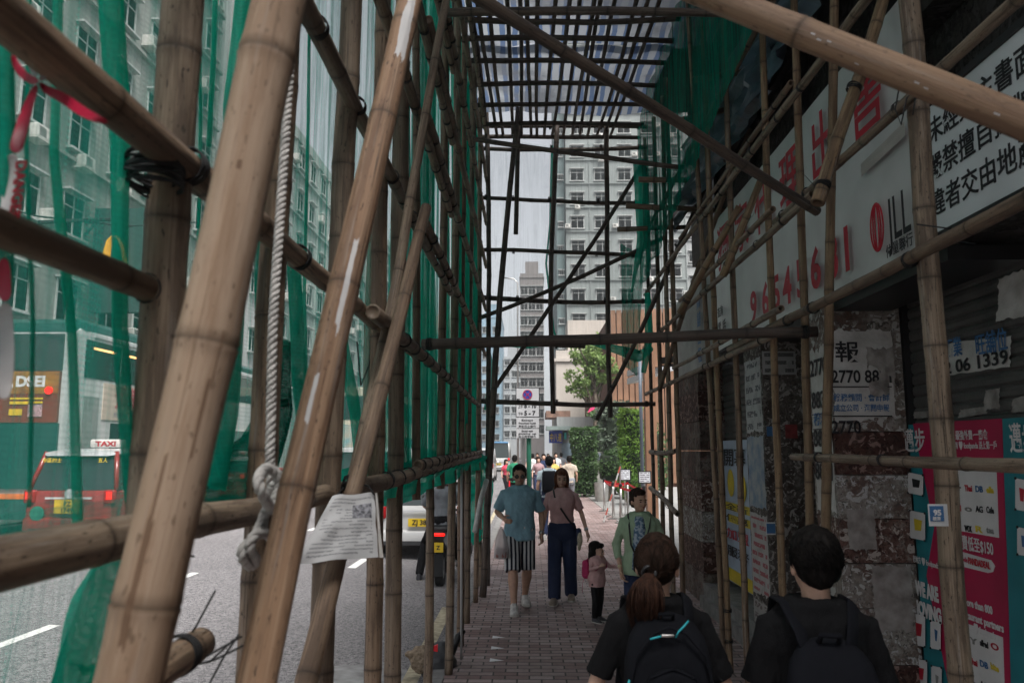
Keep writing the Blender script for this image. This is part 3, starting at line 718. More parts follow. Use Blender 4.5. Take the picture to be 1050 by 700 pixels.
# faint net over the far opening with a green hem
n4 = netsheet(lambda u, v: (-.72+2.35*u, EY+.08, 3.28+.05*sin(u*9)+(6.3-3.28)*v), 120, 20, .03, 22, NETW, 'faint pale net stretched over the upper far opening', seed=6, push=V((0, 1, 0)))
def hem(l, r, par, Y=EY+.05, n=40, seed=50): gather([pY(x, y, Y) for x, y in l], r, NETD, par, seed=seed, n=n, name='green_hem', flat=.6)
hem([(484, 352), (500, 350), (540, 356), (580, 350), (610, 352), (640, 360), (655, 366), (668, 356)], [.03, .04, .025, .02, .05, .09, .12, .06], n4)
hem([(566, 150), (564, 230), (560, 270), (568, 340), (572, 350)], .022, n4, seed=53)
hem([(497, 420), (504, 380), (500, 350)], [.02, .05, .03], n4, seed=54)
# doubled green net on the shop side
n5 = netsheet(lambda u, v: (1.58+.12*v*0, 4.1+6.7*u, (4.95-.85*u)+(6.55-(4.95-.85*u))*v), 130, 14, .06, 16, NETM, 'dark green net draped below the roof edge on the shop side', seed=8)
n6 = netsheet(lambda u, v: (1.30+.35*u*(.6+.4*v), EY-.1+.15*u, 3.05+1.7*v-.15*u), 30, 14, .05, 6, NETM, 'narrow torn green net hanging at the far shop-side corner', seed=9, push=V((0, 1, 0)))
gather([pY(655, 165, 10.4), pY(660, 240, 10.5), pY(652, 275, 10.6), pY(648, 300, 10.7)], [.12, .14, .05, .02], NETD, n6, seed=60)
gather([pY(664, 300, 10.5), pY(666, 345, 10.6), pY(660, 382, 10.7)], [.06, .09, .05], NETD, n6, seed=61)
# dark plastic sheeting crumpled above the shop banner
def plastic(lab, P, seed, m):
    b = MB(); n = 26; vs = []
    for j in range(n+1):
        for i in range(n+1):
            p = V(P(i/n, j/n)); q = V((i*.34, j*.34, seed)); p = p + V((.16, .05, .08))*(noise.noise(q)+.5*noise.noise(q*2.3)); vs.append(p)
    b.add(vs, [(j*(n+1)+i, j*(n+1)+i+1, (j+1)*(n+1)+i+1, (j+1)*(n+1)+i) for j in range(n) for i in range(n)])
    tag(b.build('plastic_sheet', m, None, True), lab, 'plastic sheet', 'crumpled plastic sheets')
PLS = mat('plastic_blue_grey', (.10, .13, .18), .35, .5, 4, .3, 20, spec=.5)
plastic('crumpled blue grey plastic sheet bundled above the far end of the banner', lambda u, v: (1.95+.2*v, 6+4.4*u, 4.75+1.3*v), 2, PLS)
plastic('crumpled dark plastic sheet packed under the roof above the banner', lambda u, v: (1.9+.25*v, 3.4+3.2*u, 4.8+1.6*v), 5, PLS)
# ------------------------------------------------------------------ shop side: building, pillars, shutters, boards
def print_mat(name, paper, ink, rows, cols, dens=.5, wear=.35, block=None):
    """small print: rows of broken strokes (too small to read), worn paper"""
    m, g = newmat(name, .7, .25)
    sx = g.new('ShaderNodeSeparateXYZ'); g.l.new(g.uv, sx.inputs[0]); u, v = sx.outputs[0], sx.outputs[1]
    row = g.math('FRACT', g.math('MULTIPLY', v, rows)); inrow = g.math('MULTIPLY', g.math('GREATER_THAN', row, .3), g.math('LESS_THAN', row, .78))
    cv = g.new('ShaderNodeCombineXYZ'); g.l.new(g.math('MULTIPLY', u, cols), cv.inputs[0]); g.l.new(g.math('MULTIPLY', v, rows*2.4), cv.inputs[1])
    st = g.math('LESS_THAN', g.noise(cv.outputs[0], 1.6, 2, .6), dens)
    cw = g.new('ShaderNodeCombineXYZ'); g.l.new(g.math('MULTIPLY', u, 2.2), cw.inputs[0]); g.l.new(g.math('FLOOR', g.math('MULTIPLY', v, rows)), cw.inputs[1])
    ln = g.math('LESS_THAN', g.noise(cw.outputs[0], 1.3, 1), .56)
    marg = g.math('MULTIPLY', g.math('LESS_THAN', g.math('ABSOLUTE', g.math('SUBTRACT', u, .5)), .43), g.math('LESS_THAN', g.math('ABSOLUTE', g.math('SUBTRACT', v, .5)), .45))
    k = g.math('MULTIPLY', g.math('MULTIPLY', inrow, st), g.math('MULTIPLY', ln, marg))
    pc = g.mix(g.math('MULTIPLY', g.ramp(g.noise(g.obj, 9, 5, .6), .45, .7), wear), paper, tuple(x*.45 for x in paper))
    if block:
        u0, u1, v0, v1, bc = block
        kb = g.math('MULTIPLY', g.math('LESS_THAN', g.math('ABSOLUTE', g.math('SUBTRACT', u, (u0+u1)/2)), (u1-u0)/2), g.math('LESS_THAN', g.math('ABSOLUTE', g.math('SUBTRACT', v, (v0+v1)/2)), (v1-v0)/2))
        pic = g.mix(g.ramp(g.noise(g.uv, 14, 4), .35, .65), bc, tuple(min(1, x*3+.1) for x in bc))
        pc = g.mix(kb, pc, pic); k = g.math('MULTIPLY', k, g.math('SUBTRACT', 1., kb))
    c = g.mix(g.math('MULTIPLY', k, .85), pc, ink)
    g.l.new(c, g.b.inputs['Base Color']); g.bump(g.noise(g.obj, 12, 4), .3, .006); return m
def sheetq(name, P00, P10, P11, P01, m, parent=None, label=None, cat=None, group=None, warp=.004, n=10, th=.0015, torn=0, seed=0, kind=None):
    """a thin sheet of paper or board, real thickness; torn > 0 eats into the edges"""
    P00, P10, P11, P01 = map(V, (P00, P10, P11, P01)); nrm = (P10-P00).cross(P01-P00).normalized(); b = MB(); vs = []; uvv = []
    for j in range(n+1):
        for i in range(n+1):
            u, v = i/n, j/n
            if torn:
                if i == 0: u += torn*abs(noise.noise(V((v*5, seed, 1))))*1.5
                if i == n: u -= torn*abs(noise.noise(V((v*5, seed, 5))))*1.5
                if j == 0: v += torn*abs(noise.noise(V((u*5, seed, 9))))*2
                if j == n: v -= torn*abs(noise.noise(V((u*5, seed, 13))))*1.5
            p = P00*(1-u)*(1-v)+P10*u*(1-v)+P11*u*v+P01*(1-u)*v
            vs.append(p+nrm*(warp*noise.noise(V((u*3+seed, v*3, seed))))); uvv.append((u, v))
    fs = [(j*(n+1)+i, j*(n+1)+i+1, (j+1)*(n+1)+i+1, (j+1)*(n+1)+i) for j in range(n) for i in range(n)]
    b.add(vs, fs, [[uvv[i] for i in f] for f in fs])
    o = b.build(name, m, parent, False, fix=False)
    sm = o.modifiers.new('t', 'SOLIDIFY'); sm.thickness = th; sm.offset = -1
    if label: tag(o, label, cat, group)
    if kind: o['kind'] = kind
    return o
def grime(name, a, b_, c_, sc=1.0, rough=.85):
    m, g = newmat(name, rough, .25)
    n1_ = g.noise(g.obj, 2.2*sc, 6, .65); n2_ = g.noise(g.obj, 11*sc, 6, .65); n3 = g.noise(g.obj, 30*sc, 5, .7)
    c = g.mix(g.ramp(n1_, .42, .6), a, b_); c = g.mix(g.math('MULTIPLY', g.ramp(n2_, .5, .62), .8), c, c_)
    c = g.mix(g.math('MULTIPLY', g.ramp(n3, .5, .6), .5), c, tuple(x*.35 for x in a))
    # scraps of old paste and paper in torn strokes, and dark chips
    dn = g.new('ShaderNodeTexNoise'); dn.inputs['Scale'].default_value = 7*sc; dn.inputs['Detail'].default_value = 5; dn.inputs['Distortion'].default_value = 2.2; g.l.new(g.obj, dn.inputs['Vector'])
    c = g.mix(g.math('MULTIPLY', g.ramp(dn.outputs[0], .56, .585), .8), c, tuple(min(.5, x*1.5+.09) for x in c_ if True) if sum(c_) > .25 else tuple(x*2.4+.03 for x in c_))
    dk = g.new('ShaderNodeTexNoise'); dk.inputs['Scale'].default_value = 16*sc; dk.inputs['Detail'].default_value = 4; dk.inputs['Distortion'].default_value = 1.5; g.l.new(g.obj, dk.inputs['Vector'])
    c = g.mix(g.math('MULTIPLY', g.ramp(dk.outputs[0], .60, .62), .85), c, tuple(x*.3 for x in a))
    g.l.new(c, g.b.inputs['Base Color']); g.bump(g.math('ADD', n2_, g.math('ADD', dn.outputs[0], g.math('MULTIPLY', n3, .5))), .7, .02); return m
STONE = grime('grimy_stone', (.085, .06, .05), (.20, .17, .15), (.055, .025, .02))
PLAST = grime('peeling_plaster', (.24, .215, .19), (.12, .075, .06), (.30, .28, .26), 1.3)
DARKW = grime('dark_wall', (.035, .032, .03), (.06, .055, .05), (.02, .019, .018), .8)
SHUT = mat('shutter_steel', (.048, .046, .045), .5, .35, 5, .2, 40, spec=.5, col2=(.085, .08, .075))
BLKM = mat('black_metal', (.015, .015, .016), .45, .2, 8)
PAPER = mat('poster_paper', (.60, .59, .57), .75, .25, 7, .25, 30, col2=(.40, .38, .36))
WHITEB = mat('banner_vinyl', (.66, .67, .66), .32, .12, 2.2, .12, 6, spec=.5, col2=(.50, .50, .49))
INK = mat('print_black', (.015, .015, .018), .6, .1)
RED = mat('print_red', (.42, .012, .03), .5, .2, 6)
BLUEP = mat('print_blue', (.05, .14, .30), .6, .2)
PX1, PIN = 2.15, 2.66      # pillar face, recessed shop plane
bld = empty('shop_building', 'old dark shop building with grimy pillars and closed roller shutters beside the walkway', 'building', (2.5, 6, 0))
def bp(name, mb, m, smooth=False):
    o = mb.build(name, m, bld, smooth); o.matrix_local = Matrix.Translation((-2.5, -6, 0)); return o
b = MB(); b.box(2.9, 9, -8, 11.3, 0, 3.2); b.box(2.42, 9, -8, 11.3, 4.55, 16); b.box(2.62, 9, -8, 11.3, 3.2, 4.55); bp('wall', b, DARKW)
b = MB(); b.box(1.75, 2.42, 2, 11.2, 6.9, 7.05); bp('canopy', b, DARKW)
def stone_pier(x0, x1, y0, y1, z1, m, courses=0):
    b = MB()
    if courses:
        h = z1/courses
        for k in range(courses): b.box(x0+.006*(k % 2), x1, y0+.006*(k % 2), y1, k*h+.006, (k+1)*h-.004)
        b.box(x0+.012, x1-.01, y0+.014, y1-.01, 0, z1)
    else: b.box(x0, x1, y0, y1, 0, z1)
    return bp('pillar', b, m)
REDST = grime('scraped_red_stone', (.085, .04, .033), (.15, .085, .07), (.26, .225, .20), 1.5); SCRAP = grime('scraped_pale', (.27, .25, .225), (.13, .085, .07), (.36, .34, .31), 1.7); DARKRED = grime('dark_red_stone', (.05, .022, .018), (.085, .04, .03), (.11, .07, .06), 1.2)
zz = [0, .45, .82, 1.12, 1.42, 1.72, 2.02, 3.0]
for k, mm in enumerate((DARKRED, SCRAP, PLAST, REDST, SCRAP, DARKRED, PLAST)):
    b = MB(); b.box(PX1+.004*(k % 2), PIN, 5.58+.004*(k % 2), 6.0, zz[k]+.003, zz[k+1]-.003); bp('pillar_course', b, mm)
stone_pier(PX1, 2.72, 7.2, 7.8, 3.0, grime('stained_pier', (.10, .085, .075), (.05, .035, .03), (.20, .18, .165), 1.4))
for k in range(8):
    b = MB(); b.box(PX1+.006*(k % 2), 2.55, 9.95+.006*(k % 2), 11.25, .375*k+.003, .375*(k+1)-.003); bp('pillar_course', b, (STONE, DARKRED, SCRAP, REDST, STONE, STONE, DARKRED, STONE)[k])
stone_pier(2.5, 2.9, 7.8, 9.95, 3.0, DARKW)
b = MB(); b.box(2.62, 2.92, 6.0, 7.2, 0, 3.0); bp('recessed_panel', b, DARKW)
b = MB(); b.box(2.08, 2.9, 6.1, 9.9, 0, .14); b.box(2.13, 2.9, 6.1, 9.9, .14, .28); bp('plinth', b, KERB)
# roller shutters: real slats
def shutter(x, y0, y1, z0, z1, seed=0):
    b = MB(); z = z0; pr = []
    while z < z1:
        pr += [(x, z), (x-.012, z+.012), (x-.016, z+.038), (x-.012, z+.064), (x, z+.074)]; z += .078
    b.loft([[(a, y0, c) for a, c in pr], [(a, y1, c) for a, c in pr]], cap=False, closed=False)
    return bp('roller_shutter', b, SHUT, False)
shutter(2.72, 2.2, 5.6, 0, 3.0); shutter(2.47, 7.85, 9.9, .3, 2.9)
b = MB(); b.box(2.668, 2.74, 5.55, 5.60, 0, 3.0); bp('shutter_rail', b, BLKM)
b = MB(); b.box(2.30, 2.9, -4, 5.57, 3.0, 3.3); b.box(2.62, 2.9, 1.5, 2.2, 0, 3.0); bp('lintel', b, DARKW)
b = MB()
for k in range(5): b.box(2.36, 2.415, 3.2+k*1.6, 3.3+k*1.6, 4.5, 6.9)
b.box(2.34, 2.415, -2, 11.2, 5.35, 5.45); bp('steel_frame', b, BLKM)

# --- white banner with red characters
def wallp(px, py, X): return pX(px, py, X)
XB = 2.10
WD = V((0, -1, 0)); UP = V((0, 0, 1))
ban = empty('shop_banner', 'long white vinyl shop banner with big red characters and red phone number', 'banner', (XB, 6.6, 3.7))
def on(o, root): o.parent = root; o.matrix_parent_inverse = Matrix.Translation(-root.location); return o
Yn, Yf = 4.08, 8.75
on(sheetq('banner_sheet', (XB, Yf, 2.97), (XB, Yn, 2.97), (XB, Yn, 4.42), (XB, Yf, 4.42), WHITEB, warp=.022, n=44, th=.004), ban)
XT = XB-.034
def wtxt(s, Y, z, size, m, root, X=XT, bold=.03, width=None, **kw): return on(text(s, size, m, None, (X, Y, z), WD, UP, bold, width=width, **kw), root)
for k, ch in enumerate('獨家代理出售'):
    wtxt(ch, 8.35-.705*k, 3.84, .50, RED, ban, bold=.012)
ph = '9654 5631'
for (s, px, py) in (('9', 772, 302), ('6', 786, 300), ('5', 800, 296), ('4', 806, 290), ('5', 822, 283), ('6', 835, 275), ('3', 854, 272), ('1', 867, 258)):
    pass
for k, s in enumerate(ph.replace(' ', '')):
    Y = pX([768, 780, 791, 802, 816, 831, 849, 863][k], 280, XT).y
    wtxt(s, Y, 3.05, .40, RED, ban, bold=.03)
wtxt('電', 8.45, 3.14, .14, INK, ban); wtxt('話', 8.25, 3.14, .14, INK, ban); wtxt('查詢', 8.45, 3.32, .12, INK, ban)
# firm mark: striped oval, letters, small name
b = MB()
p0 = pX(899, 233, XT); cY, cZ = p0.y, p0.z
for s_ in (1., .62, .28):
    b.tube([(XT, cY+.082*s_*cos(a), cZ+.145*sin(a)) for a in [2*pi*i/28 for i in range(29)]], .005, seg=5, cap=False)
on(b.build('oval_mark', RED, None), ban)
wtxt('JLL', pX(911, 250, XT).y, pX(911, 249, XT).z, .36, INK, ban, bold=.004, width=.27)
wtxt('仲量聯行', pX(909, 268, XT).y, pX(909, 264, XT).z, .08, INK, ban, bold=.006)
on(sheetq('hem_strip', (XT+.002, Yn+.62, 3.57), (XT+.002, Yn+.05, 3.60), (XT+.002, Yn+.05, 3.68), (XT+.002, Yn+.62, 3.65), mat('banner_hem', (.40, .37, .34), .5), warp=.004), ban)
# --- black-lettered notice board
nb = empty('notice_board', 'white board of black Chinese warning text hung above the roller shutter', 'sign', (XB, 3, 3.3))
b = MB(); b.box(XB-.01, XB+.03, 1.2, 4.02, 2.99, 3.66); on(b.build('board', mat('board_white', (.60, .63, .64), .4, .08, 3, spec=.4), None), nb)
b = MB(); b.box(XB-.022, XB+.03, 1.2, 4.04, 2.94, 2.988); b.box(XB-.022, XB+.03, 1.2, 4.04, 3.662, 3.70); on(b.build('frame', BLKM, None), nb)
X2 = XB-.013
for r, s in enumerate(('未經業主書面同意', '嚴禁擅自掛牌張貼', '違者交由地產監管')):
    on(text(s, .145, INK, None, (X2, 3.96-(0 if r else .03), 3.47-.19*r), WD, UP, .025), nb)
# solid black strip that stands for the dark gap below the boards
b = MB(); b.box(2.2, 2.6, 4.04, 8.9, 2.88, 2.96); bp('banner_beam', b, BLKM)
# grey boards farther along
fb = empty('grey_board', 'dull grey board beyond the white banner with faded blue writing', 'sign', (2.12, 9.6, 3))
on(sheetq('board', (2.12, 11.2, 2.85), (2.12, 8.95, 2.85), (2.12, 8.95, 3.95), (2.12, 11.2, 3.95), mat('board_grey', (.30, .30, .29), .6, .2, 3, .2), warp=.02, n=12, th=.02), fb)
for k, s in enumerate('商舖出租'): on(text(s, .2, BLUEP, None, (2.09, 9.6, 3.62-.22*k), WD, UP, .03), fb)

# --- torn phone-number poster on the pillar face towards the viewer
YP = 5.572
def fp(px, py, Y=YP): return pY(px, py, Y)
po = empty('torn_poster', 'torn black-and-white phone number poster pasted across the pillar facing us', 'poster', fp(880, 395))
a, c = fp(838, 452), fp(917, 336)
on(sheetq('paper', (PX1+.005, YP, a.z+.1), (PIN-.06, YP, a.z+.16), (PIN-.06, YP, c.z), (PX1+.005, YP, c.z), PAPER, torn=.12, seed=3, n=26, warp=.006), po)
XD = V((1, 0, 0)); YT = YP-.006
def ft(s, px, py, size, m, w_=None, bold=.02, root=po, **kw):
    p = fp(px, py, YT); return on(text(s, size, m, None, p, XD, UP, bold, width=w_, **kw), root)
ft('報', 857, 369, .16, INK, .17, .04); ft('2770 8831', 853, 392, .125, INK, .42, .02)
ft('稅務顧問 · 會計師', 855, 410.5, .058, BLUEP, .39, .02); ft('成立公司 · 海關申報', 855, 421, .055, BLUEP, .39, .02); ft('2770', 853, 444, .125, INK, .205, .02)
b = MB()
for py in (396.5, 426.5):
    p = fp(850, py, YT+.002); b.box(p.x, p.x+.44, YT-.001, YT+.004, p.z-.004, p.z+.004)
on(b.build('ruled_line', INK, None), po)
# side of the same pillar
sp = empty('side_poster', 'narrow phone number poster wrapped on the street face of torn-poster pillar', 'poster', (PX1-.004, 5.8, 2.2))
on(sheetq('paper', (PX1-.004, 5.97, 1.45), (PX1-.004, 5.6, 1.45), (PX1-.004, 5.6, 2.66), (PX1-.004, 5.97, 2.66), PAPER, torn=.06, seed=7, n=16, warp=.004), sp)
for s, z in (('2770', 2.44), ('8831', 2.2), ('8831', 1.92), ('8831', 1.68)): on(text(s, .17, INK, None, (PX1-.012, 5.95, z), WD, UP, .02, width=.33), sp)
on(text('稅務', .1, BLUEP, None, (PX1-.012, 5.93, 2.08), WD, UP, .02, width=.3), sp)
b = MB()
for z in (2.15, 2.04, 1.87): b.box(PX1-.012, PX1-.007, 5.61, 5.96, z, z+.008)
on(b.build('ruled_line', INK, None), sp)
# peeled paper scraps, stickers on pillars
GREYP = mat('paper_grey', (.34, .32, .30), .8, .35, 12, .3, 40, col2=(.17, .15, .14))
for k, (x0, x1, z0, z1, lab) in enumerate(((2.2, 2.4, 1.2, 1.5, 'ragged grey paper remnant low on the torn-poster pillar, left one'), (2.34, 2.62, .66, 1.12, 'large pale scraped paper patch lowest on the torn-poster pillar'),
        (2.40, 2.60, 2.26, 2.62, 'crumpled peeling paper hanging over the top of torn poster'))):
    sheetq('paper_scrap', (x0, YP-.004, z0), (x1, YP-.004, z0), (x1, YP-.004-.02*(k == 2), z1), (x0, YP-.004, z1), GREYP, label=lab, cat='paper scrap', group='paper scraps on pillars', torn=.2, seed=20+k, n=18, warp=.02 if k == 2 else .005)
Y2 = 7.19
def f2(px, py): return pY(px, py, Y2)
def onp(name, pa, pb, m, lab, cat, Y=Y2, rows=None, **kw):
    a = pY(*pa, Y); c = pY(*pb, Y); return sheetq(name, (a.x, Y, c.z), (c.x, Y, c.z), (c.x, Y, a.z), (a.x, Y, a.z), m, label=lab, cat=cat, **kw)
onp('poster', (781, 360), (817, 384), print_mat('print_notice', (.34, .33, .32), (.05, .05, .05), 3, 26, .62, .3), 'grey notice of dense black characters high on the grimy wall', 'poster', torn=.02, seed=2)
onp('sticker', (786, 437), (797, 447), BLUEP, 'small plain blue sticker on the grimy wall beside red one', 'sticker'); onp('sticker', (805, 435), (818, 449), mat('sticker_red', (.20, .03, .03), .6, .3, 20), 'worn dark red sticker on the grimy wall beside blue one', 'sticker')
s2 = onp('sticker', (785, 535), (795.5, 548), mat('sticker_white', (.6, .6, .6), .6), 'small white-edged blue sticker low on the grimy wall', 'sticker', Y=Y2-.003)
a = f2(786.2, 546.5); c = f2(794.5, 536.5); b = MB(); b.box(a.x, c.x, Y2-.006, Y2-.0045, a.z, c.z); b.build('blue_field', BLUEP, s2)
# white/red papers on the edge of that wall (street face)
XS = PX1-.004
for k, (z0, z1, m, lab) in enumerate(((2.05, 2.75, print_mat('print_strip', (.42, .42, .42), (.07, .07, .08), 6, 7, .55, .5), 'tall weathered bill with faded print at the top of the wall edge'),
    (1.35, 2.02, mat('bill_blue', (.14, .22, .32), .7, .5, 9, .2, 30, col2=(.40, .40, .40)), 'faded bluish bill in the middle of the wall edge'),
    (.55, 1.3, print_mat('print_redbill', (.46, .43, .42), (.34, .05, .07), 9, 9, .6, .5), 'white bill with rows of red print on the wall edge'),
    (.1, .5, print_mat('print_lowbill', (.34, .32, .31), (.10, .06, .06), 4, 6, .5, .6), 'scuffed lowest bill on the wall edge near paving'))):
    sheetq('poster', (XS, 7.78, z0), (XS, 7.24, z0), (XS, 7.24, z1), (XS, 7.78, z1), m, label=lab, cat='poster', group='bills on the wall edge', torn=.05, seed=40+k, n=14)
# yellow-and-blue poster on the shutter
yp = empty('banner_poster', 'tall pale blue and yellow poster hanging beside the slanting poles', 'poster', (2.42, 9.3, 1.2))
XY = 2.40
def py_(py, Y): return pX(752, py, XY).z
on(sheetq('sheet', (XY, 9.85, .35), (XY, 8.55, .35), (XY, 8.55, 2.0), (XY, 9.85, 2.0), mat('poster_paleblue', (.38, .45, .56), .6, .2, 3), warp=.01, n=12), yp)
YEL = mat('poster_yellow', (.62, .46, .03), .6, .15, 5)
b = MB(); b.box(XY-.008, XY-.003, 8.55, 9.85, .36, .50); b.box(XY-.008, XY-.003, 8.6, 9.8, 1.18, 1.27); b.box(XY-.008, XY-.003, 8.6, 9.6, 1.04, 1.13); on(b.build('yellow_band', YEL, None), yp)
for y_, z_ in ((9.45, 1.5), (8.95, 1.46)): on(MB().ell((XY-.006, y_, z_), (.004, .155, .16)).build('round_picture', YEL, None, True), yp)
for s, z, h, m in (('開幕', 1.72, .2, INK), ('優惠', 1.06, .08, INK), ('全新', 1.19, .08, INK), ('加盟', .86, .12, RED), ('服務', .66, .12, INK)): on(text(s, h*1.1, m, None, (XY-.012, 9.7, z), WD, UP, .03, width=.95), yp)
# --- pink and teal hoarding in the shutter recess
XH = 2.70
TEAL = mat('hoarding_teal', (.014, .19, .225), .55, .2, 4); PINK = mat('hoarding_pink', (.38, .008, .06), .5, .15, 3); HW = mat('hoarding_white', (.62, .60, .60), .6, .1, 5)
def hp(px, py, X=XH-.03): return pX(px, py, X)
ho = empty('hoarding', 'pink and teal food delivery hoarding covering the lower roller shutter', 'hoarding', (XH, 4.7, 0))
TOP = hp(1000, 431).z
b = MB(); b.box(XH-.045, XH-.018, 2.4, 5.545, .02, TOP); on(b.build('teal_panel', TEAL, None), ho)
XQ = XH-.049
def hpoly(pl, m, name, X=XQ, dx=.003):
    b = MB(); pts = [pX(x, y, X) for x, y in pl]; b.loft([[(X, p.y, p.z) for p in pts], [(X+dx, p.y, p.z) for p in pts]]); return on(b.build(name, m, None), ho)
hpoly([(936, 434), (1027, 429), (1029, 490), (1033, 600), (1036, 710), (985, 760), (968, 680), (950, 590), (958, 540)], PINK, 'pink_panel')
XR = XQ-.004
hpoly([(975, 470), (1021, 470), (1024, 551), (979, 543)], HW, 'logo_card', XR); hpoly([(987, 637), (1028, 653), (1031, 740), (992, 720)], HW, 'logo_card', XR)
hpoly([(982, 569), (985, 565), (1016, 574), (1020, 580), (1018, 586), (1013, 587), (985, 580)], HW, 'name_bubble', XR)
def ht(s, px, py, px2, h, m=HW, bold=.03, X=None):
    X = X or XR-.002; p = pX(px, py, X); q = pX(px2, py, X); d = abs(p.y-q.y); on(text(s, h, m, None, (X, p.y, p.z), WD, UP, bold, width=d), ho)
ht('最強外賣·一齊食', 980, 450, 1013, .062); ht('搬到 ♥ foodpanda 送上第一戶', 976, 459.5, 1022, .05)
ht('外賣低至$150', 981, 560, 1018, .092, bold=.04); ht('PANDADEAL', 993, 577.5, 1015, .055, RED, X=XR-.006); ht('code', 985, 574.5, 992, .04, PINK, .02, XR-.006)
ht('more than 800', 988, 619, 1017, .062); ht('restaurant partners', 985, 631, 1028, .062); ht('move on ♥ foodpanda', 985, 641, 1020, .056)
ht('邁步', 927, 461, 949, .17, bold=.05); ht('WE ARE', 939, 608, 962, .125, bold=.06); ht('MOVING', 937, 627, 965, .125, bold=.06); ht('老地方 ♥ foodpanda', 936, 575, 962, .05)
ht('邁步', 1036, 461, 1062, .17, bold=.05)
# small shop marks on the white cards
lg = [('>', INK), ('Thai', RED), ('DB', BLUEP), ('ella', YEL), ('M', RED), ('o', CONC), ('AG', INK), ('Cafe', INK), ('fry', RED), ('WOK', INK), ('R', YEL), ('tea', CONC)]
for j in range(3):
    for i in range(4):
        s, m = lg[j*4+i]; x = 978+11.2*i; y = 502+ (20.5)*j + .9*i; ht(s, x, y, x+7.5, .05, m, .03, XR-.003)
lg2 = [('Y', CONC), ('alfred', INK), ('O', RED), ('Thai', RED), ('DB', BLUEP), ('bite', YEL), ('o', CONC), ('AG', INK), ('jam', INK)]
for j in range(3):
    for i in range(3):
        s, m = lg2[j*3+i]; x = 994+11*i; y = 658+21*j+3*i; ht(s, x, y, x+8, .05, m, .03, XR-.003)
for k, (px, py, w_, h_, col) in enumerate(((931, 484, 15, 21, INK), (933, 523, 15, 28, YEL), (934, 628, 14, 32, RED), (954, 636, 10, 28, BLUEP), (935, 674, 15, 30, RED), (955, 682, 10, 30, CONC), (1041, 490, 12, 32, RED), (1043, 540, 14, 28, BLUEP))):
    hpoly([(px, py), (px+w_, py+w_*.2), (px+w_, py+h_+w_*.2), (px, py+h_)], HW, 'small_card', XR-.012, .004)
    hpoly([(px+4, py+h_*.3), (px+w_-3, py+h_*.3+2), (px+w_-4, py+h_*.75), (px+5, py+h_*.72)], col, 'card_mark', XR-.016, .002)
    b = MB()
    for (qx, qy) in ((px, py), (px+w_, py+w_*.2), (px, py+h_), (px+w_, py+h_+w_*.2)):
        p = pX(qx, qy, XR-.016); b.ell((p.x, p.y, p.z), (.006, .008, .008), 6, 5)
    on(b.build('card_clip', BLKM, None), ho)
# remains of bills on the shutter above the hoarding
XU = 2.70
def up_(pts, m, lab, seed):
    ps = [pX(x, y, XU) for x, y in pts]; sheetq('paper_scrap', ps[0], ps[1], ps[2], ps[3], m, label=lab, cat='paper scrap', group='bill remnants on the shutter', torn=.14, seed=seed, n=22, warp=.008)
rb = [((1021, 330), (1066, 322), (1066, 268), (1023, 285)), ((1008, 420), (1025, 420), (1025, 397), (1010, 400)), ((982, 429), (1012, 424), (1012, 416), (984, 420)), ((1037, 424), (1062, 420), (1062, 400), (1037, 410)), ((928, 430), (952, 428), (952, 421), (928, 423))]
for k, (p, lab) in enumerate(zip(rb, ('big peeling pale bill remnant high on the shutter at photo edge', 'small scrap with faded letters above the pink panel', 'thin strip of glue and paper just above pink panel', 'scrap at the far right just above the teal panel', 'thin paper strip just above the left teal panel'))):
    up_(p, GREYP if k else PAPER, lab, 60+k)
bt = empty('shop_bill', 'torn blue-on-white phone bill pasted across the dark shutter', 'poster', pX(995, 365, XU))
ps = [pX(x, y, XU-.004) for x, y in ((966, 386), (1036, 376), (1037, 344), (966, 352))]
on(sheetq('paper', *ps, PAPER, torn=.05, seed=71, n=20), bt)
for s, px, py, px2, h, m in (('巧業', 969, 366, 987, .13, BLUEP), ('旺舖位', 1001, 363, 1034, .14, BLUEP), ('2 06 1339', 969, 383.5, 1035, .11, INK)):
    p = pX(px, py, XU-.012); q = pX(px2, py, XU-.012); on(text(s, h, m, None, p, WD, V((0, 0, 1)), .02, width=p.y-q.y), bt)
# blue plate tied to the nearest shop-side pole
stk = empty('pole_sticker', 'small blue and white number label stuck on thick right pole', 'sticker', pY(961, 527, 3.16))
a, c = pY(952.5, 539, 3.165), pY(970.5, 516.5, 3.165); b = MB(); b.box(a.x, c.x, 3.16, 3.164, a.z, c.z); on(b.build('white_backing', mat('sticker_white', (.6, .6, .6), .6), None), stk)
a2, c2 = pY(954, 534, 3.158), pY(967, 518.5, 3.158); b = MB(); b.box(a2.x, c2.x, 3.156, 3.159, a2.z, c2.z); on(b.build('blue_field', BLUEP, None), stk)
on(text('95', .03, HW, None, pY(957.5, 528, 3.154), XD, UP, .04), stk); on(text('棚業', .016, HW, None, pY(956.5, 533, 3.154), XD, UP, .03), stk)
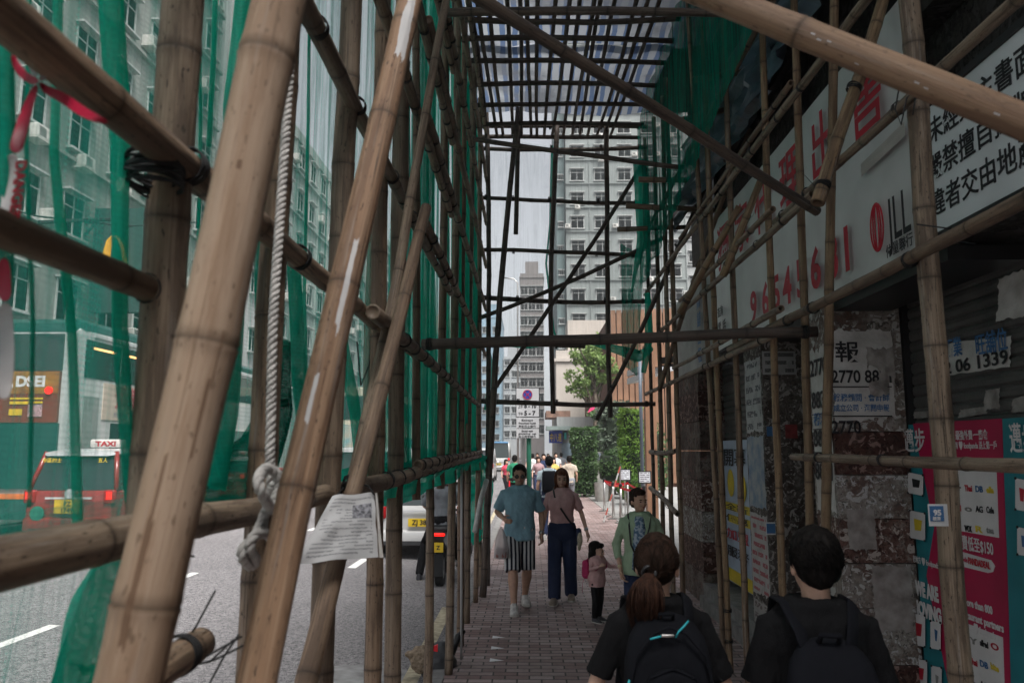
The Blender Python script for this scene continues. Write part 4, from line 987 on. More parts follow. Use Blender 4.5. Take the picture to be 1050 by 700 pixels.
# ------------------------------------------------------------------ buildings across the road and at the far end
GLASS = mat('window_glass', (.05, .07, .075), .12, .3, 2, spec=.6)
GLASSL = mat('window_glass_pale', (.15, .19, .195), .2, .3, 2, spec=.6)  # paler panes put some distance haze into the glass colour
WFR = mat('window_frame', (.38, .39, .38), .5, .1)
ACW = mat('aircon_casing', (.48, .47, .44), .6, .2, 6)
def wall_mat(name, a, str_=.35):
    m, g = newmat(name, .85, .2)
    st = g.noise(g.obj, 1., 6, .65, (1.3, 1.3, .12)); bl = g.noise(g.obj, .35, 5, .6)
    c = g.mix(g.math('MULTIPLY', g.ramp(st, .45, .7), str_), a, tuple(x*.45 for x in a)); c = g.mix(g.math('MULTIPLY', g.ramp(bl, .4, .7), .25), c, tuple(x*.6 for x in a))
    g.l.new(c, g.b.inputs['Base Color']); return m
def window_mesh(w_, h, mull=1, frame_=.06, depth=.12, glass=GLASS, sill=True):
    b = MB()  # in local frame: x across, z up, outward -y
    b.cur = 0; f = frame_
    b.box(-w_/2-f, -w_/2, -.05, .03, -h/2-f, h/2+f); b.box(w_/2, w_/2+f, -.05, .03, -h/2-f, h/2+f); b.box(-w_/2, w_/2, -.05, .03, h/2, h/2+f); b.box(-w_/2, w_/2, -.05, .03, -h/2-f, -h/2)
    for i in range(mull): x = -w_/2+w_*(i+1)/(mull+1); b.box(x-f*.4, x+f*.4, -.04, .02, -h/2, h/2)
    b.box(-w_/2, w_/2, -.035, .02, h*.18, h*.18+f*.7)
    if sill: b.box(-w_/2-.15, w_/2+.15, -.22, 0, -h/2-f-.08, -h/2-f)
    if sill: b.box(-w_/2-.15, w_/2+.15, -.30, 0, h/2+f, h/2+f+.07)
    b.cur = 1; b.box(-w_/2, w_/2, .0, .012, -h/2, h/2)
    me = b.mesh('window'); fixnormals(me); me.materials.append(WFR); me.materials.append(glass)
    for p, k in zip(me.polygons, b.mi): p.material_index = k
    return me
def ac_mesh():
    b = MB(); b.rbox((0, -.22, 0), .62, .5, .42, .03); b.cur = 1
    for k in range(5): b.box(-.24, .1, -.475, -.468, -.14+.06*k, -.11+.06*k)
    b.cur = 0; b.box(-.36, .36, -.5, 0, -.27, -.24)
    me = b.mesh('air_conditioner'); fixnormals(me); me.materials.append(ACW); me.materials.append(BLKM)
    for p, k in zip(me.polygons, b.mi): p.material_index = k
    return me
ACM = ac_mesh()
WINS = {}
def put(name, me, root, loc, rz):
    o = bpy.data.objects.new(name, me); C.objects.link(o); o.parent = root; o.location = V(loc)-root.location; o.rotation_euler = (0, 0, rz); return o
def block(lab, x0, x1, y0, y1, z1, m, faces, fl=3.0, z0=5.0, ww=1.1, wh=1.2, bay=2.6, acp=.35, wglass=None, name='apartment_block', ledge=True, mull=1, maxw=100, skip=None, zmax=None, canop=True):
    """faces: list of ('x', X sign) / ('y', -1): facades that carry windows"""
    cx, cy = (x0+x1)/2, (y0+y1)/2; root = empty(name, lab, 'building', (cx, cy, 0)); rg = random.Random(int(x0*13+y0*7+z1))
    b = MB(); b.box(x0, x1, y0, y1, -.2, z1); b.box(x0-.15, x1+.15, y0-.15, y1+.15, z1-.9, z1-.65); b.box(x0+1, x1-1, y0+1, min(y1-1, y0+5), z1, z1+2.6)
    def rel(o): o.matrix_local = Matrix.Translation(-root.location); return o
    rel(b.build('wall', m, root)); n = 0
    key = (ww, wh, mull, wglass); WINS.setdefault(key, [window_mesh(ww, wh, mull, glass=GLASS), window_mesh(ww, wh, mull, glass=wglass or GLASSL)])
    lb = MB()
    for fc, sgn in faces:
        a0, a1 = (y0, y1) if fc == 'x' else (x0, x1); nb = max(1, int((a1-a0)/bay)); st = (a1-a0)/nb; zt = min(z1-1.2, zmax or 1e9)
        nf = int((zt-z0)/fl)+1
        order = [(i, f) for f in range(nf) for i in range(nb)]
        for i, f in order:
            a = a0+st*(i+.5)+rg.uniform(-.06, .06); z = z0+fl*f+.6
            if skip and skip(a, z): continue
            if n >= maxw: break
            loc, rz = ((x1 if sgn > 0 else x0, a, z), pi/2 if sgn > 0 else -pi/2) if fc == 'x' else ((a, y0 if sgn < 0 else y1, z), 0 if sgn < 0 else pi)
            put('window', WINS[key][rg.random() < .8], root, loc, rz); n += 1
            if rg.random() < acp:
                d = (ww/2+.45)*rg.choice((-1, 1)); dz = rg.choice((-.75, -.5, .2)) ; l2 = V(loc)
                if fc == 'x': l2.y += d if abs(dz) < .6 else 0
                else: l2.x += d if abs(dz) < .6 else 0
                l2.z += dz-.35*(abs(dz) >= .6); put('air_conditioner', ACM, root, l2, rz)
        if ledge:
            for f in range(nf):
                z = z0+fl*f-.6
                if fc == 'x': X = x1 if sgn > 0 else x0; lb.box(min(X, X+sgn*.18), max(X, X+sgn*.18), y0, y1, z, z+.12)
                else: Y = y0; lb.box(x0, x1, Y-.18, Y, z, z+.12)
            for i in range(nb+1):     # drain pipes and ribs
                a = a0+st*i
                if rg.random() < .5:
                    if fc == 'x': X = x1 if sgn > 0 else x0; lb.box(min(X, X+sgn*.12), max(X, X+sgn*.12), a-.05, a+.05, 3.5, z1-1)
                    else: lb.box(a-.05, a+.05, y0-.12, y0, 3.5, z1-1)
    if lb.v: rel(lb.build('ledge_and_pipe', m, root))
    return root
W1 = wall_mat('facade_cream', (.25, .255, .24), .6); W2 = wall_mat('facade_white', (.42, .42, .42), .25); W3 = wall_mat('facade_green_grey', (.25, .29, .275), .5); W4 = wall_mat('facade_grey', (.30, .31, .31), .5); W5 = wall_mat('facade_pink', (.46, .36, .32), .2); W6 = wall_mat('facade_dark', (.16, .15, .15))
BX = -15.6
block('tall stained cream apartment block seen through the near netting', BX-12, BX, 9, 37, 44, W1, [('x', 1)], 3.0, 6.2, 1.15, 1.35, 2.35, .55, maxw=100, zmax=36)
block('narrow plain white block rising between the near blocks across the road', BX-12, BX+.9, 37.3, 44, 46, W2, [('x', 1)], 3.1, 7, .9, 1.1, 2.2, .1, maxw=40, ledge=False)
block('lower green-grey apartment block across the road with flat roof', BX-12, BX, 44.3, 78, 23.5, W3, [('x', 1)], 3.0, 6, 1.2, 1.3, 2.8, .35, maxw=90)
block('long grey mid-rise across the road beyond the green-grey one', BX-14, BX, 79, 128, 25, W4, [('x', 1)], 3.2, 6, 1.6, 1.3, 3.6, .2, maxw=90)
block('pinkish tower far down the left of the street', BX-14+4, BX+3.4, 150, 175, 25.5, W5, [('x', 1), ('y', -1)], 3.1, 4, 1.5, 1.4, 3., .1, maxw=95)
block('blue-sheeted slim tower far down the street', -11.5, -6.5, 185, 205, 34, mat('blue_sheeting', (.16, .25, .31), .6, .3, .3), [('y', -1)], 3.2, 4, 1.4, 1.3, 2.4, 0, maxw=20, ledge=False)
block('pale grey high-rise at the end of the street', -6.3, 1.0, 196, 220, 25, mat('facade_far_grey', (.26, .27, .275), .8), [('y', -1)], 3., 5, 1.2, 1.4, 1.8, 0, maxw=60, ledge=False)
block('dark brown tower wrapped for building works, far street end', -1.6, 3.0, 150, 168, 36, wall_mat('facade_brownwrap', (.17, .155, .15)), [('y', -1)], 3., 5, 1.3, 1.6, 1.5, 0, maxw=40, ledge=False)
block('grey residential tower with columns of windows filling the far opening', 4.6, 19, 92, 120, 58, wall_mat('facade_tower', (.20, .22, .215), .5), [('y', -1)], 3.0, 4.5, 1.5, 1.4, 2.7, .5, maxw=100)
block('dark green recessed side wing of the grey residential tower', 3.5, 4.5, 93, 110, 57, mat('wing_green', (.10, .14, .14), .8, .2, .4), [('y', -1)], 3.0, 4.5, .5, .5, 1, 0, maxw=18, ledge=False)
block('plain beige windowless building behind the street tree', 2.2, 9.5, 62, 74, 9.7, wall_mat('facade_beige', (.44, .40, .36), .2), [], name='low_building')
block('brown-grey office block closing the gap behind the tower', 19.5, 40, 96, 120, 50, W4, [('y', -1)], 3.2, 6, 1.4, 1.3, 2.6, .1, maxw=60)
# streetside parade of shop signs, awnings on the far side
AWN = mat('awning_dark', (.035, .07, .07), .6, .2, 4)
far = empty('shop_parade', 'row of dim shopfronts and awnings under the cream block', 'shopfront', (BX, 24, 0))
def relf(o): o.matrix_local = Matrix.Translation(-far.location); return o
b = MB()
for k in range(9): b.box(BX, BX+.25, 9.2+k*3.1, 11.9+k*3.1, .2, 3.1)
relf(b.build('shopfront', mat('shop_interior', (.05, .045, .04), .5, .5, 1.5), far))
for k, (c1, z0, z1) in enumerate((((.30, .05, .04), 3.2, 4.3), ((.42, .40, .36), 3.3, 4.4), ((.05, .20, .16), 3.2, 4.5), ((.40, .28, .10), 3.3, 4.2), ((.22, .22, .24), 3.2, 4.6), ((.34, .06, .06), 3.2, 4.2), ((.10, .16, .30), 3.2, 4.3), ((.45, .45, .45), 3.2, 4.2))):
    b = MB(); b.box(BX, BX+.5, 9.4+k*3.4, 12.5+k*3.4, z0, z1); relf(b.build('fascia_board', mat('fascia_%s' % ORD[k], c1, .5, .2, 2), far))
b = MB()
for k in range(5): b.prism([(BX, 5.7), (BX+2.0, 5.1), (BX+2.0, 5.0), (BX, 5.55)], 10+k*5.2, 14.6+k*5.2, 'xz')
relf(b.build('awning', AWN, far))
# dark hanging sign with a golden arched letter
hs_ = empty('hanging_sign', 'dark green projecting sign showing half of a tall golden arch', 'sign', (-14, 26.2, 8))
pc = pY(110, 262, 26.2)
b = MB(); b.box(pc.x-.55, pc.x+1.5, 26.2, 26.5, pc.z-2.0, pc.z+1.7); on(b.build('panel', mat('sign_darkgreen', (.03, .06, .055), .5), None), hs_)
b = MB(); pts = [(pY(x, y, 26.15)) for x, y in ((108, 283), (108, 272), (110, 258), (113, 248), (117, 243), (120, 243), (124, 250), (127, 262), (129, 275), (130, 285))]
b.tube(pts, [.13, .14, .14, .13, .10, .10, .13, .14, .14, .13], 8, flat=.5); on(b.build('arch_letter', mat('sign_gold', (.85, .42, .02), .4), None, True), hs_)
b = MB(); b.box(pc.x-2.2, pc.x-.55, 26.3, 26.4, pc.z+1.2, pc.z+1.3); b.tube([(pc.x-.6, 26.35, pc.z+1.2), (pc.x-2, 26.35, pc.z-.6)], .05, 6); on(b.build('bracket', AWN, None), hs_)
# --- slatted orange building on the right beyond the shops
ob = empty('slatted_building', 'orange brown building clad with vertical slats and grey awning', 'building', (8, 40, 0))
OR = mat('slat_orange', (.20, .105, .062), .6, .2, 1.5); ORD_ = mat('slat_gap', (.12, .05, .03), .8)
c0 = pY(628, 440, 40); c1 = pY(690, 440, 37)
b = MB(); b.box(c0.x+.05, 20, 40.1, 60, 0, 8.9); on(b.build('wall', ORD_, None), ob)
b = MB(); n = 34
for k in range(n): x = c0.x+k*.30; b.box(x, x+.245, 39.9, 40.08, .2, 9.0+.01*k)
on(b.build('slat_cladding', OR, None), ob)
b = MB(); p = pY(663, 470, 22); b.box(p.x, p.x+.30, 22, 22.35, 0, 4.8); b.box(p.x+.5, 9, 24, 24.3, 4.4, 5.1); on(b.build('brown_pier', OR, None), ob)
b = MB()
for k in range(2):
    A, B = pY(643, 394-8*k, 30), pY(676, 382-8*k, 24); d = B-A; b.loft([[A, A+V((0, 0, .22)), A+V((.5, 0, .3)), A+V((.5, 0, .08))], [B, B+V((0, 0, .22)), B+V((.5, 0, .3)), B+V((.5, 0, .08))]])
on(b.build('awning', mat('awning_grey', (.42, .43, .45), .4), None), ob)
b = MB(); p = pZ(659, 502, 0.); p = pY(659, 500, 26); tag(MB().tube([(p.x, 26, 0), (p.x, 26, pY(659, 362, 26).z)], .06, 10).build('grey_post', mat('post_slate', (.09, .11, .14), .5), None, True), 'slim slate grey post standing before the orange slats', 'post')
# --- far shop with blue sign
fs = empty('corner_shop', 'distant corner shop with blue sign and yellow characters behind the crowd', 'shop', (4, 52, 0))
a, c = pY(576, 476, 52), pY(612, 446, 52)
b = MB(); b.box(a.x-.3, c.x+2.2, 52, 58, 0, 4.0); on(b.build('wall', W4, None), fs)
b = MB(); b.box(a.x, c.x+1.6, 51.9, 52.02, .3, 2.3); on(b.build('shop_window', mat('shop_window', (.20, .27, .32), .2, .5, 1.2), None), fs)
a, c = pY(563, 454, 51.7), pY(576.5, 441.5, 51.7); b = MB(); b.box(a.x, c.x, 51.6, 51.95, a.z, c.z); on(b.build('fascia', mat('sign_blue', (.02, .05, .36), .5), None), fs)
on(text('中八達', .6, YEL, None, (a.x+.06, 51.58, a.z+.14), XD, UP, .06, width=(c.x-a.x)*.88), fs)
a, c = pY(563, 441, 51.5), pY(580, 434, 51.5); b = MB(); b.box(a.x-.2, c.x+.3, 50.6, 52.3, a.z, a.z+.25); on(b.build('canopy', mat('canopy_grey', (.2, .25, .24), .6), None), fs)
b = MB(); a, c = pY(578.5, 450, 51.6), pY(580.8, 443.5, 51.6); b.box(a.x, c.x, 51.5, 51.9, a.z, c.z); on(b.build('side_sign', mat('sign_teal', (.02, .38, .36), .5), None), fs)
on(MB().box(pY(560, 436, 53).x, pY(585, 436, 53).x, 53, 57, 4.0, pY(560, 421, 53).z).build('upper_floor', mat('brick_brown', (.20, .12, .09), .8, .3, 3), None), fs)
# ------------------------------------------------------------------ greenery
def leaf_mat(name, a, b_, tr=.3):
    m, g = newmat(name, .55, .3); out = g.n['Material Output']
    oi = g.noise(g.obj, 1.6, 3); c = g.mix(g.ramp(oi, .35, .65), a, b_); g.l.new(c, g.b.inputs['Base Color'])
    tl = g.new('ShaderNodeBsdfTranslucent'); g.l.new(c, tl.inputs[0]); mx = g.new('ShaderNodeMixShader'); mx.inputs[0].default_value = tr
    g.l.new(g.b.outputs[0], mx.inputs[1]); g.l.new(tl.outputs[0], mx.inputs[2]); g.l.new(mx.outputs[0], out.inputs[0]); return m
LFA = leaf_mat('leaf_tree', (.14, .23, .06), (.25, .34, .12), .45); LFB = leaf_mat('leaf_dark', (.05, .10, .035), (.085, .15, .055)); LFC = leaf_mat('leaf_bright', (.09, .19, .03), (.17, .29, .05)); LFD = leaf_mat('leaf_grey', (.07, .10, .07), (.13, .16, .12))
BARK = mat('bark', (.10, .08, .06), .9, .3, 8, .4, 30)
def leaves(pts, size, m, name, root, seed=0, asp=.55):
    rg = random.Random(seed); b = MB(); vs, fs = [], []
    for p in pts:
        s = size*rg.uniform(.6, 1.3); q = Euler((rg.uniform(-1.2, 1.2), rg.uniform(-1.2, 1.2), rg.uniform(0, 6.3))).to_matrix(); o = len(vs); p = V(p)
        for a, c, d in ((-1, 0, 0), (0, -asp, .15), (1, 0, -.1), (0, asp, .15)): vs.append(p+q @ V((a*s, c*s, d*s)))
        fs.append((o, o+1, o+2, o+3))
    b.add(vs, fs); return b.build(name, m, root, fix=False)
def in_clumps(clumps, n, rg):
    out = []
    for _ in range(n):
        c, r = rg.choice(clumps); d = V((rg.gauss(0, 1), rg.gauss(0, 1), rg.gauss(0, 1))).normalized()*r*(rg.random()**.45); out.append(V(c)+V((d.x, d.y, d.z*.7)))
    return out
def tree(lab, loc, h, spread, m, seed, nl=2600, size=.14, cz=.35, group='street trees'):
    rg = random.Random(seed); root = empty('street_tree', lab, 'tree', loc, 0, group); b = MB(); cl = []
    b.tube([(0, 0, 0), (.05, 0, h*.25), (.1, .05, h*.5), (.02, 0, h*.72)], [h*.022, h*.018, h*.013, h*.006], 8)
    for k in range(15):
        a = rg.uniform(0, 6.3); z0 = h*rg.uniform(cz*.8, .7); R = spread*rg.uniform(.45, 1.05)*(1.1-z0/h*.7); z1 = z0+h*rg.uniform(.02, .28)
        e = V((R*cos(a), R*sin(a), z1)); mdl = V((e.x*.45, e.y*.45, z0+(z1-z0)*.65)); b.tube([(.04, 0, z0), mdl, e], [h*.009, h*.006, h*.002], 5)
        cl += [(e, spread*rg.uniform(.16, .34)), (mdl+V((rg.uniform(-.3, .3), rg.uniform(-.3, .3), .25)), spread*rg.uniform(.14, .24)), (e+V((rg.uniform(-.6, .6), rg.uniform(-.6, .6), rg.uniform(-.5, .4)))*spread*.4, spread*rg.uniform(.1, .22))]
    cl.append((V((0, 0, h*.9)), spread*.3))
    b.build('trunk', BARK, root, True); leaves(in_clumps(cl, nl, rg), size, m, 'crown', root, seed); return root
p = pY(600, 500, 40); tree('light green feathery street tree before the beige wall', (p.x+.5, 40, 0), 8.0, 1.9, LFA, 5, 2900, .12, .46)
p = pY(645, 500, 46); tree('taller green tree partly behind the slatted orange building', (p.x-1.2, 47, 0), 9.5, 2.0, LFA, 9, 2000, .15, .5)
p = pY(622, 500, 38); tree('small dark green tree between the clipped hedge and the tall shrub', (p.x, 38, 0), 4.3, 1.0, LFB, 12, 1700, .08, .4)
def hedge(lab, x0, x1, y0, y1, z0, z1, m, seed, nl, size, name='hedge', cat='hedge', group=None, rough=.05, bulge=.0):
    rg = random.Random(seed); root = empty(name, lab, cat, ((x0+x1)/2, (y0+y1)/2, 0), 0, group); cx, cy = (x0+x1)/2, (y0+y1)/2; pts = []
    for _ in range(nl):
        f = rg.choice('xxyyzX'); x, y, z = rg.uniform(x0, x1), rg.uniform(y0, y1), rg.uniform(z0, z1)
        if f == 'x': x = x0
        elif f == 'X': x = x1
        elif f == 'y': y = y0
        else: z = z1
        k = noise.noise(V((x*2.1, y*2.1, z*2.1)))*rough*2.2+rg.gauss(0, rough*.6); kk = 1+(k-bulge*abs(2*(z-z0)/(z1-z0)-1)**2)/max(.3, (x1-x0)/2)
        pts.append((((x-cx)*kk), ((y-cy)*kk), z+k))
    leaves(pts, size, m, 'foliage', root, seed)
    b = MB(); b.rbox((0, 0, (z0+z1)/2), (x1-x0)*.86, (y1-y0)*.86, (z1-z0)*.94, .1); b.build('inner_growth', mat('hedge_core', (.012, .02, .01), .9), root, True)  # solid near-black core seen between the leaves
    b = MB(); b.tube([(0, 0, 0), (0, 0, z0+.3)], .06, 7); b.build('stem', BARK, root); return root
a, c = pY(588, 500, 31.5), pY(611, 440, 31.5)
hedge('square clipped dark green hedge column beside the brick path', a.x, c.x, 31.5, 32.5, .05, c.z, LFB, 3, 2600, .07)
a, c = pY(640, 500, 30), pY(658, 421, 30)
hedge('tall narrow bright green clipped shrub before the slats', a.x, c.x, 30, 31, .05, c.z, LFC, 4, 2600, .07, 'tall_shrub', 'shrub', rough=.09)
a, c = pY(621, 500, 33), pY(641, 415, 33)
hedge('grey-leaved loose shrub between the two clipped shrubs', a.x, c.x, 33, 34.2, .1, c.z, LFD, 6, 1500, .10, 'leafy_shrub', 'shrub', rough=.16)
a, c = pY(612, 505, 29), pY(642, 470, 29)
hedge('low rounded bush in the stone planter', a.x+.1, c.x-.3, 28.6, 29.6, .75, c.z+.15, LFB, 8, 1300, .06, 'planter_bush', 'shrub', rough=.13, bulge=.25)
a, c = pY(641, 510, 27), pY(668, 492, 27)
hedge('low bright bush behind the red barrier belts', a.x, c.x, 27, 27.8, .1, c.z, LFC, 10, 900, .06, 'low_bush', 'shrub', rough=.13, bulge=.1)
a, c = pY(608, 500, 36), pY(640, 436, 36)
hedge('dark hedge bank far behind the stone marker', a.x, c.x+2, 36.5, 37.5, .05, 2.7, LFB, 14, 1500, .1, 'hedge_bank', 'hedge', rough=.2)
STN = mat('stone_grey', (.34, .33, .31), .8, .15, 8, .2)
a, c = pY(611, 503, 33), pY(617.5, 463, 33); pm = empty('stone_marker', 'upright grey stone marker with a small plate beside the hedge', 'marker', (a.x, 33, 0))
on(MB().box(a.x, c.x, 33, 33.3, 0, c.z).build('slab', STN, None), pm); on(MB().box(a.x+.03, c.x-.03, 32.985, 33.0, c.z-.34, c.z-.05).build('plate', mat('plate_blue', (.25, .28, .36), .5), None), pm)
a, c = pY(613, 512, 28.6), pY(623, 495, 28.6); MB_ = MB().lathe([(.20, 0), (.24, .1), (.27, c.z), (.23, c.z), (.22, c.z-.1)], 16, ((a.x+c.x)/2, 29, 0)); tag(MB_.build('planter', STN, None, 30), 'round grey stone planter holding the low bush', 'planter')
# queue posts and belts
STL = mat('brushed_steel', (.38, .37, .36), .35, .1, 8, metal=.9); REDB = mat('belt_red', (.62, .015, .025), .5, .1)
posts = [(629, 532, 487), (637, 536, 490), (620, 524, 490), (661, 540, 497), (644, 528, 492)]; PP = []
for k, (px, yb, yt) in enumerate(posts):
    g_ = pZ(px, yb, 0); zt = .98; PP.append((g_.x, g_.y))
    r = empty('queue_post', ['nearest-to-path steel queue post by the leaning barrier', 'steel queue post just right of the path-side one', 'steel queue post set farther back by the planter', 'steel queue post beside the bamboo corner', 'steel queue post in the middle of the red belts'][k], 'queue post', (g_.x, g_.y, 0), 0, 'steel queue posts')
    MB().tube([(0, 0, .02), (0, 0, zt)], .035, 12).build('post', STL, r, True); MB().lathe([(.17, 0), (.17, .02), (.05, .045)], 18).build('base', STL, r, 30); MB().lathe([(.04, zt-.1), (.045, zt-.06), (.045, zt), (.02, zt+.02)], 12).build('head', BLKM, r, 30)
def belt(i, j, z, lab):
    (x0, y0), (x1, y1) = PP[i], PP[j]; n = 10; b = MB(); r0, r1 = [], []
    for k in range(n+1):
        t = k/n; x, y = x0+(x1-x0)*t, y0+(y1-y0)*t; s = -.05*4*t*(1-t); r0.append((x, y-.04, z+s)); r1.append((x, y-.04, z+s-.055))
    b.loft([r0, r1], cap=False, closed=False); o = b.build('barrier_belt', REDB, None, fix=False); sm = o.modifiers.new('t', 'SOLIDIFY'); sm.thickness = .004; tag(o, lab, 'belt', 'red barrier belts')
belt(0, 4, .95, 'red belt strung from the path-side post to the middle post'); belt(4, 3, .94, 'red belt from the middle post to the post by the bamboo corner'); belt(1, 3, .93, 'red belt on the front line of posts nearest to us'); belt(2, 4, .95, 'red belt on the back line of posts by the planter'); belt(0, 2, .95, 'short red belt running back from the path-side post')
for k, (px, py, Y, lab) in enumerate(((640.5, 486.5, 22, 'small white notice on a stand above the red belts, left one'), (661, 489, 20.5, 'small white notice on a stand above the red belts, by brown pier'))):
    p = pY(px, py, Y); r = empty('notice_stand', lab, 'notice', (p.x, Y, 0), 0, 'notices on stands')
    MB().box(-.17, .17, -.015, .0, p.z-.16, p.z+.16).build('frame', BLKM, r); sheetq('sheet', (-.14, -.018, p.z-.13), (.14, -.018, p.z-.13), (.14, -.018, p.z+.13), (-.14, -.018, p.z+.13), print_mat('print_menu', (.55, .57, .6), (.08, .06, .08), 5, 7, .6, .1), r); MB().tube([(0, .02, .02), (0, .02, p.z-.16)], .015, 8).build('stem', STL, r); MB().lathe([(.16, 0), (.16, .015), (.03, .03)], 14).build('base', BLKM, r)
# leaning red-and-white A-frame barrier
A0, A1 = pZ(619, 536, 0), pY(636, 478, 21.0); r = empty('folding_barrier', 'leaning red and white striped folding barrier at the forecourt edge', 'barrier', (A0.x, A0.y, 0))
A0 = V((A0.x, A0.y, 0.02)); bb = {0: MB(), 1: MB()}
for k in range(8):
    a, c = lerp(A0, A1, k/8), lerp(A0, A1, (k+1)/8); bb[k % 2].tube([a-r.location, c-r.location], .02, 8)
b0 = bb[0]; b0.build('white_stripe', mat('barrier_white', (.4, .4, .39), .5), r); bb[1].build('red_stripe', mat('barrier_red', (.34, .07, .05), .5), r)
MB().tube([V(A1)-r.location, V((A1.x+.05, A1.y+.7, .02))-r.location], .02, 7).tube([V((.0, .0, .15)), V((.25, .6, .15))], .015, 6).build('back_leg', STL, r)
# no-stopping sign
p = pY(541, 460, 18); r = empty('road_sign', 'white no-stopping sign plates on a green and grey post', 'road sign', (p.x, 18, 0))
def pz(py, Y=18): return pY(541, py, Y).z
GP = mat('post_green', (.02, .13, .08), .4); MB().tube([(.03, .1, 0), (.03, .1, pz(400))], .055, 14).build('post', GP, r, True); MB().box(-.135, -.055, .05, .13, 0, pz(440)).build('post_grey', STL, r)
SW = mat('sign_white', (.52, .52, .53), .45, .08, 4); x0, x1 = pY(529.5, 400, 18).x-p.x, pY(552.5, 400, 18).x-p.x
for k, (ya, yb_) in enumerate(((398, 427), (428, 438.6), (439.5, 449))):
    MB().box(x0, x1, -.02, 0, pz(yb_), pz(ya)).build('sign_plate', SW, r); 
MB().box(x0-.015, x1+.015, -.012, .01, pz(427.6), pz(397.4)).build('plate_border', INK, r)
cz_ = pz(404.5); b = MB().lathe([(.001, 0), (.112, 0), (.112, -.006), (.001, -.006)], 28, (0, -.021, cz_), 'y'); b.build('blue_disc', mat('sign_signal_blue', (.02, .06, .34), .4), r)
b = MB().lathe([(.096, -.007), (.112, -.007), (.112, -.012), (.096, -.012), (.096, -.007)], 28, (0, -.021, cz_), 'y', False)
for s in (-1, 1): b.M = Matrix.Translation((0, -.030, cz_)) @ Matrix.Rotation(s*pi/4, 4, 'Y'); b.box(-.1, .1, -.002-.001*s, .002, -.008, .008)
b.M = None; b.build('red_ring_and_cross', RED, r)
for s, py, w_, h in (('8 - 10', 418, .28, .14), ('5 - 7', 425.5, .26, .14)): text(s, h, INK, r, (x0+.18, -.024, pz(py)), XD, UP, .04, width=w_)
text('上午', .08, INK, r, (x0+.04, -.024, pz(418)), XD, UP, .02, width=.11); text('下午', .08, INK, r, (x0+.04, -.024, pz(425.5)), XD, UP, .02, width=.11)
for k, (s, py) in enumerate((('Except', 431.5), ('franchised buses', 434.5), ('專利巴士除外', 438), ('Except taxis', 442.5), ('picking up', 445.3), ('的士落客除外', 448.6))): text(s, .06, INK, r, (x0+(.12 if k in (0, 3) else .05), -.024, pz(py)), XD, UP, .02, width=(.26 if k in (0, 3) else .4))
# thin lamp post
p = pY(531, 460, 60); tag(MB().tube([(p.x, 60, 0), (p.x, 60, pY(531, 290, 60).z), (p.x-.3, 60, pY(531, 286, 60).z), (p.x-1.4, 60, pY(531, 284, 60).z)], [.09, .06, .05, .06], 8).build('street_lamp', STL, None, True), 'thin grey street lamp standing far behind the no-stopping sign', 'street lamp')
# cable across
tag(MB().tube([pY(-30, 205, 20), pY(40, 222, 22), pY(130, 232, 25), pY(200, 228, 28)], .03, 6).tube([pY(40, 228, 22), pY(130, 224, 25)], .06, 6).build('overhead_cable', BLKM, None), 'dark cable slung across the cream facade', 'cable')
# ------------------------------------------------------------------ people
def skin_mat(name, c):
    m, g = newmat(name, .55, .4); k = g.mix(g.ramp(g.noise(g.obj, 22, 4), .3, .7), tuple(x*.88 for x in c), tuple(min(1, x*1.1) for x in c)); g.l.new(k, g.b.inputs['Base Color'])
    g.b.inputs['Subsurface Weight'].default_value = .08; g.b.inputs['Subsurface Radius'].default_value = (.02, .008, .004); return m
SK1 = skin_mat('skin_light', (.52, .32, .235)); SK2 = skin_mat('skin_tan', (.42, .25, .175)); SK3 = skin_mat('skin_pale', (.52, .33, .25))
def cloth(name, c, wr=.5, fine=220):
    m, g = newmat(name, .9, .12); big = g.noise(g.obj, 1., 5, .65, (9, 9, 5)); k = g.mix(g.ramp(big, .3, .7), tuple(x*.85 for x in c), tuple(min(1, x*1.12) for x in c)); g.l.new(k, g.b.inputs['Base Color'])
    wv = g.noise(g.obj, 1., 3, .55, (9, 9, 5)); f = g.noise(g.obj, fine, 2); g.bump(g.math('ADD', wv, g.math('MULTIPLY', f, .12)), wr, .03); return m
TS_BLUE = cloth('cloth_blue_grey', (.21, .36, .43)); TS_PINK = cloth('cloth_dusty_pink', (.50, .31, .30)); BLACKC = cloth('cloth_black', (.008, .008, .009), .8); NAVY = cloth('cloth_navy', (.025, .035, .075)); GREENC = cloth('cloth_sage', (.29, .38, .26)); PINKC = cloth('cloth_pink_jacket', (.50, .31, .30)); MAG = cloth('cloth_magenta', (.36, .03, .10)); GRN2 = cloth('cloth_green', (.03, .20, .11)); LBL = cloth('cloth_pale_blue', (.38, .46, .50)); BEI = cloth('cloth_beige', (.40, .34, .28)); WHC = cloth('cloth_white', (.62, .62, .62)); GRY = cloth('cloth_grey', (.20, .21, .23)); MUS = cloth('cloth_mustard', (.45, .32, .10)); REDC = cloth('cloth_red', (.40, .05, .08)); PRI = cloth('cloth_print_blue', (.20, .26, .34))
HAIRB = None
def hair_mat(name, a, b_):
    m, g = newmat(name, .65, .08); s = g.noise(g.obj, 1., 5, .6, (60, 60, 6)); k = g.mix(g.ramp(s, .35, .65), a, b_); g.l.new(k, g.b.inputs['Base Color']); g.bump(s, .5, .006); return m
H_BLK = hair_mat('hair_black', (.004, .0035, .0035), (.012, .010, .009)); H_BRN = hair_mat('hair_auburn', (.06, .022, .012), (.15, .065, .035)); H_DBR = hair_mat('hair_dark_brown', (.012, .007, .005), (.036, .02, .014))
STRIPE = None
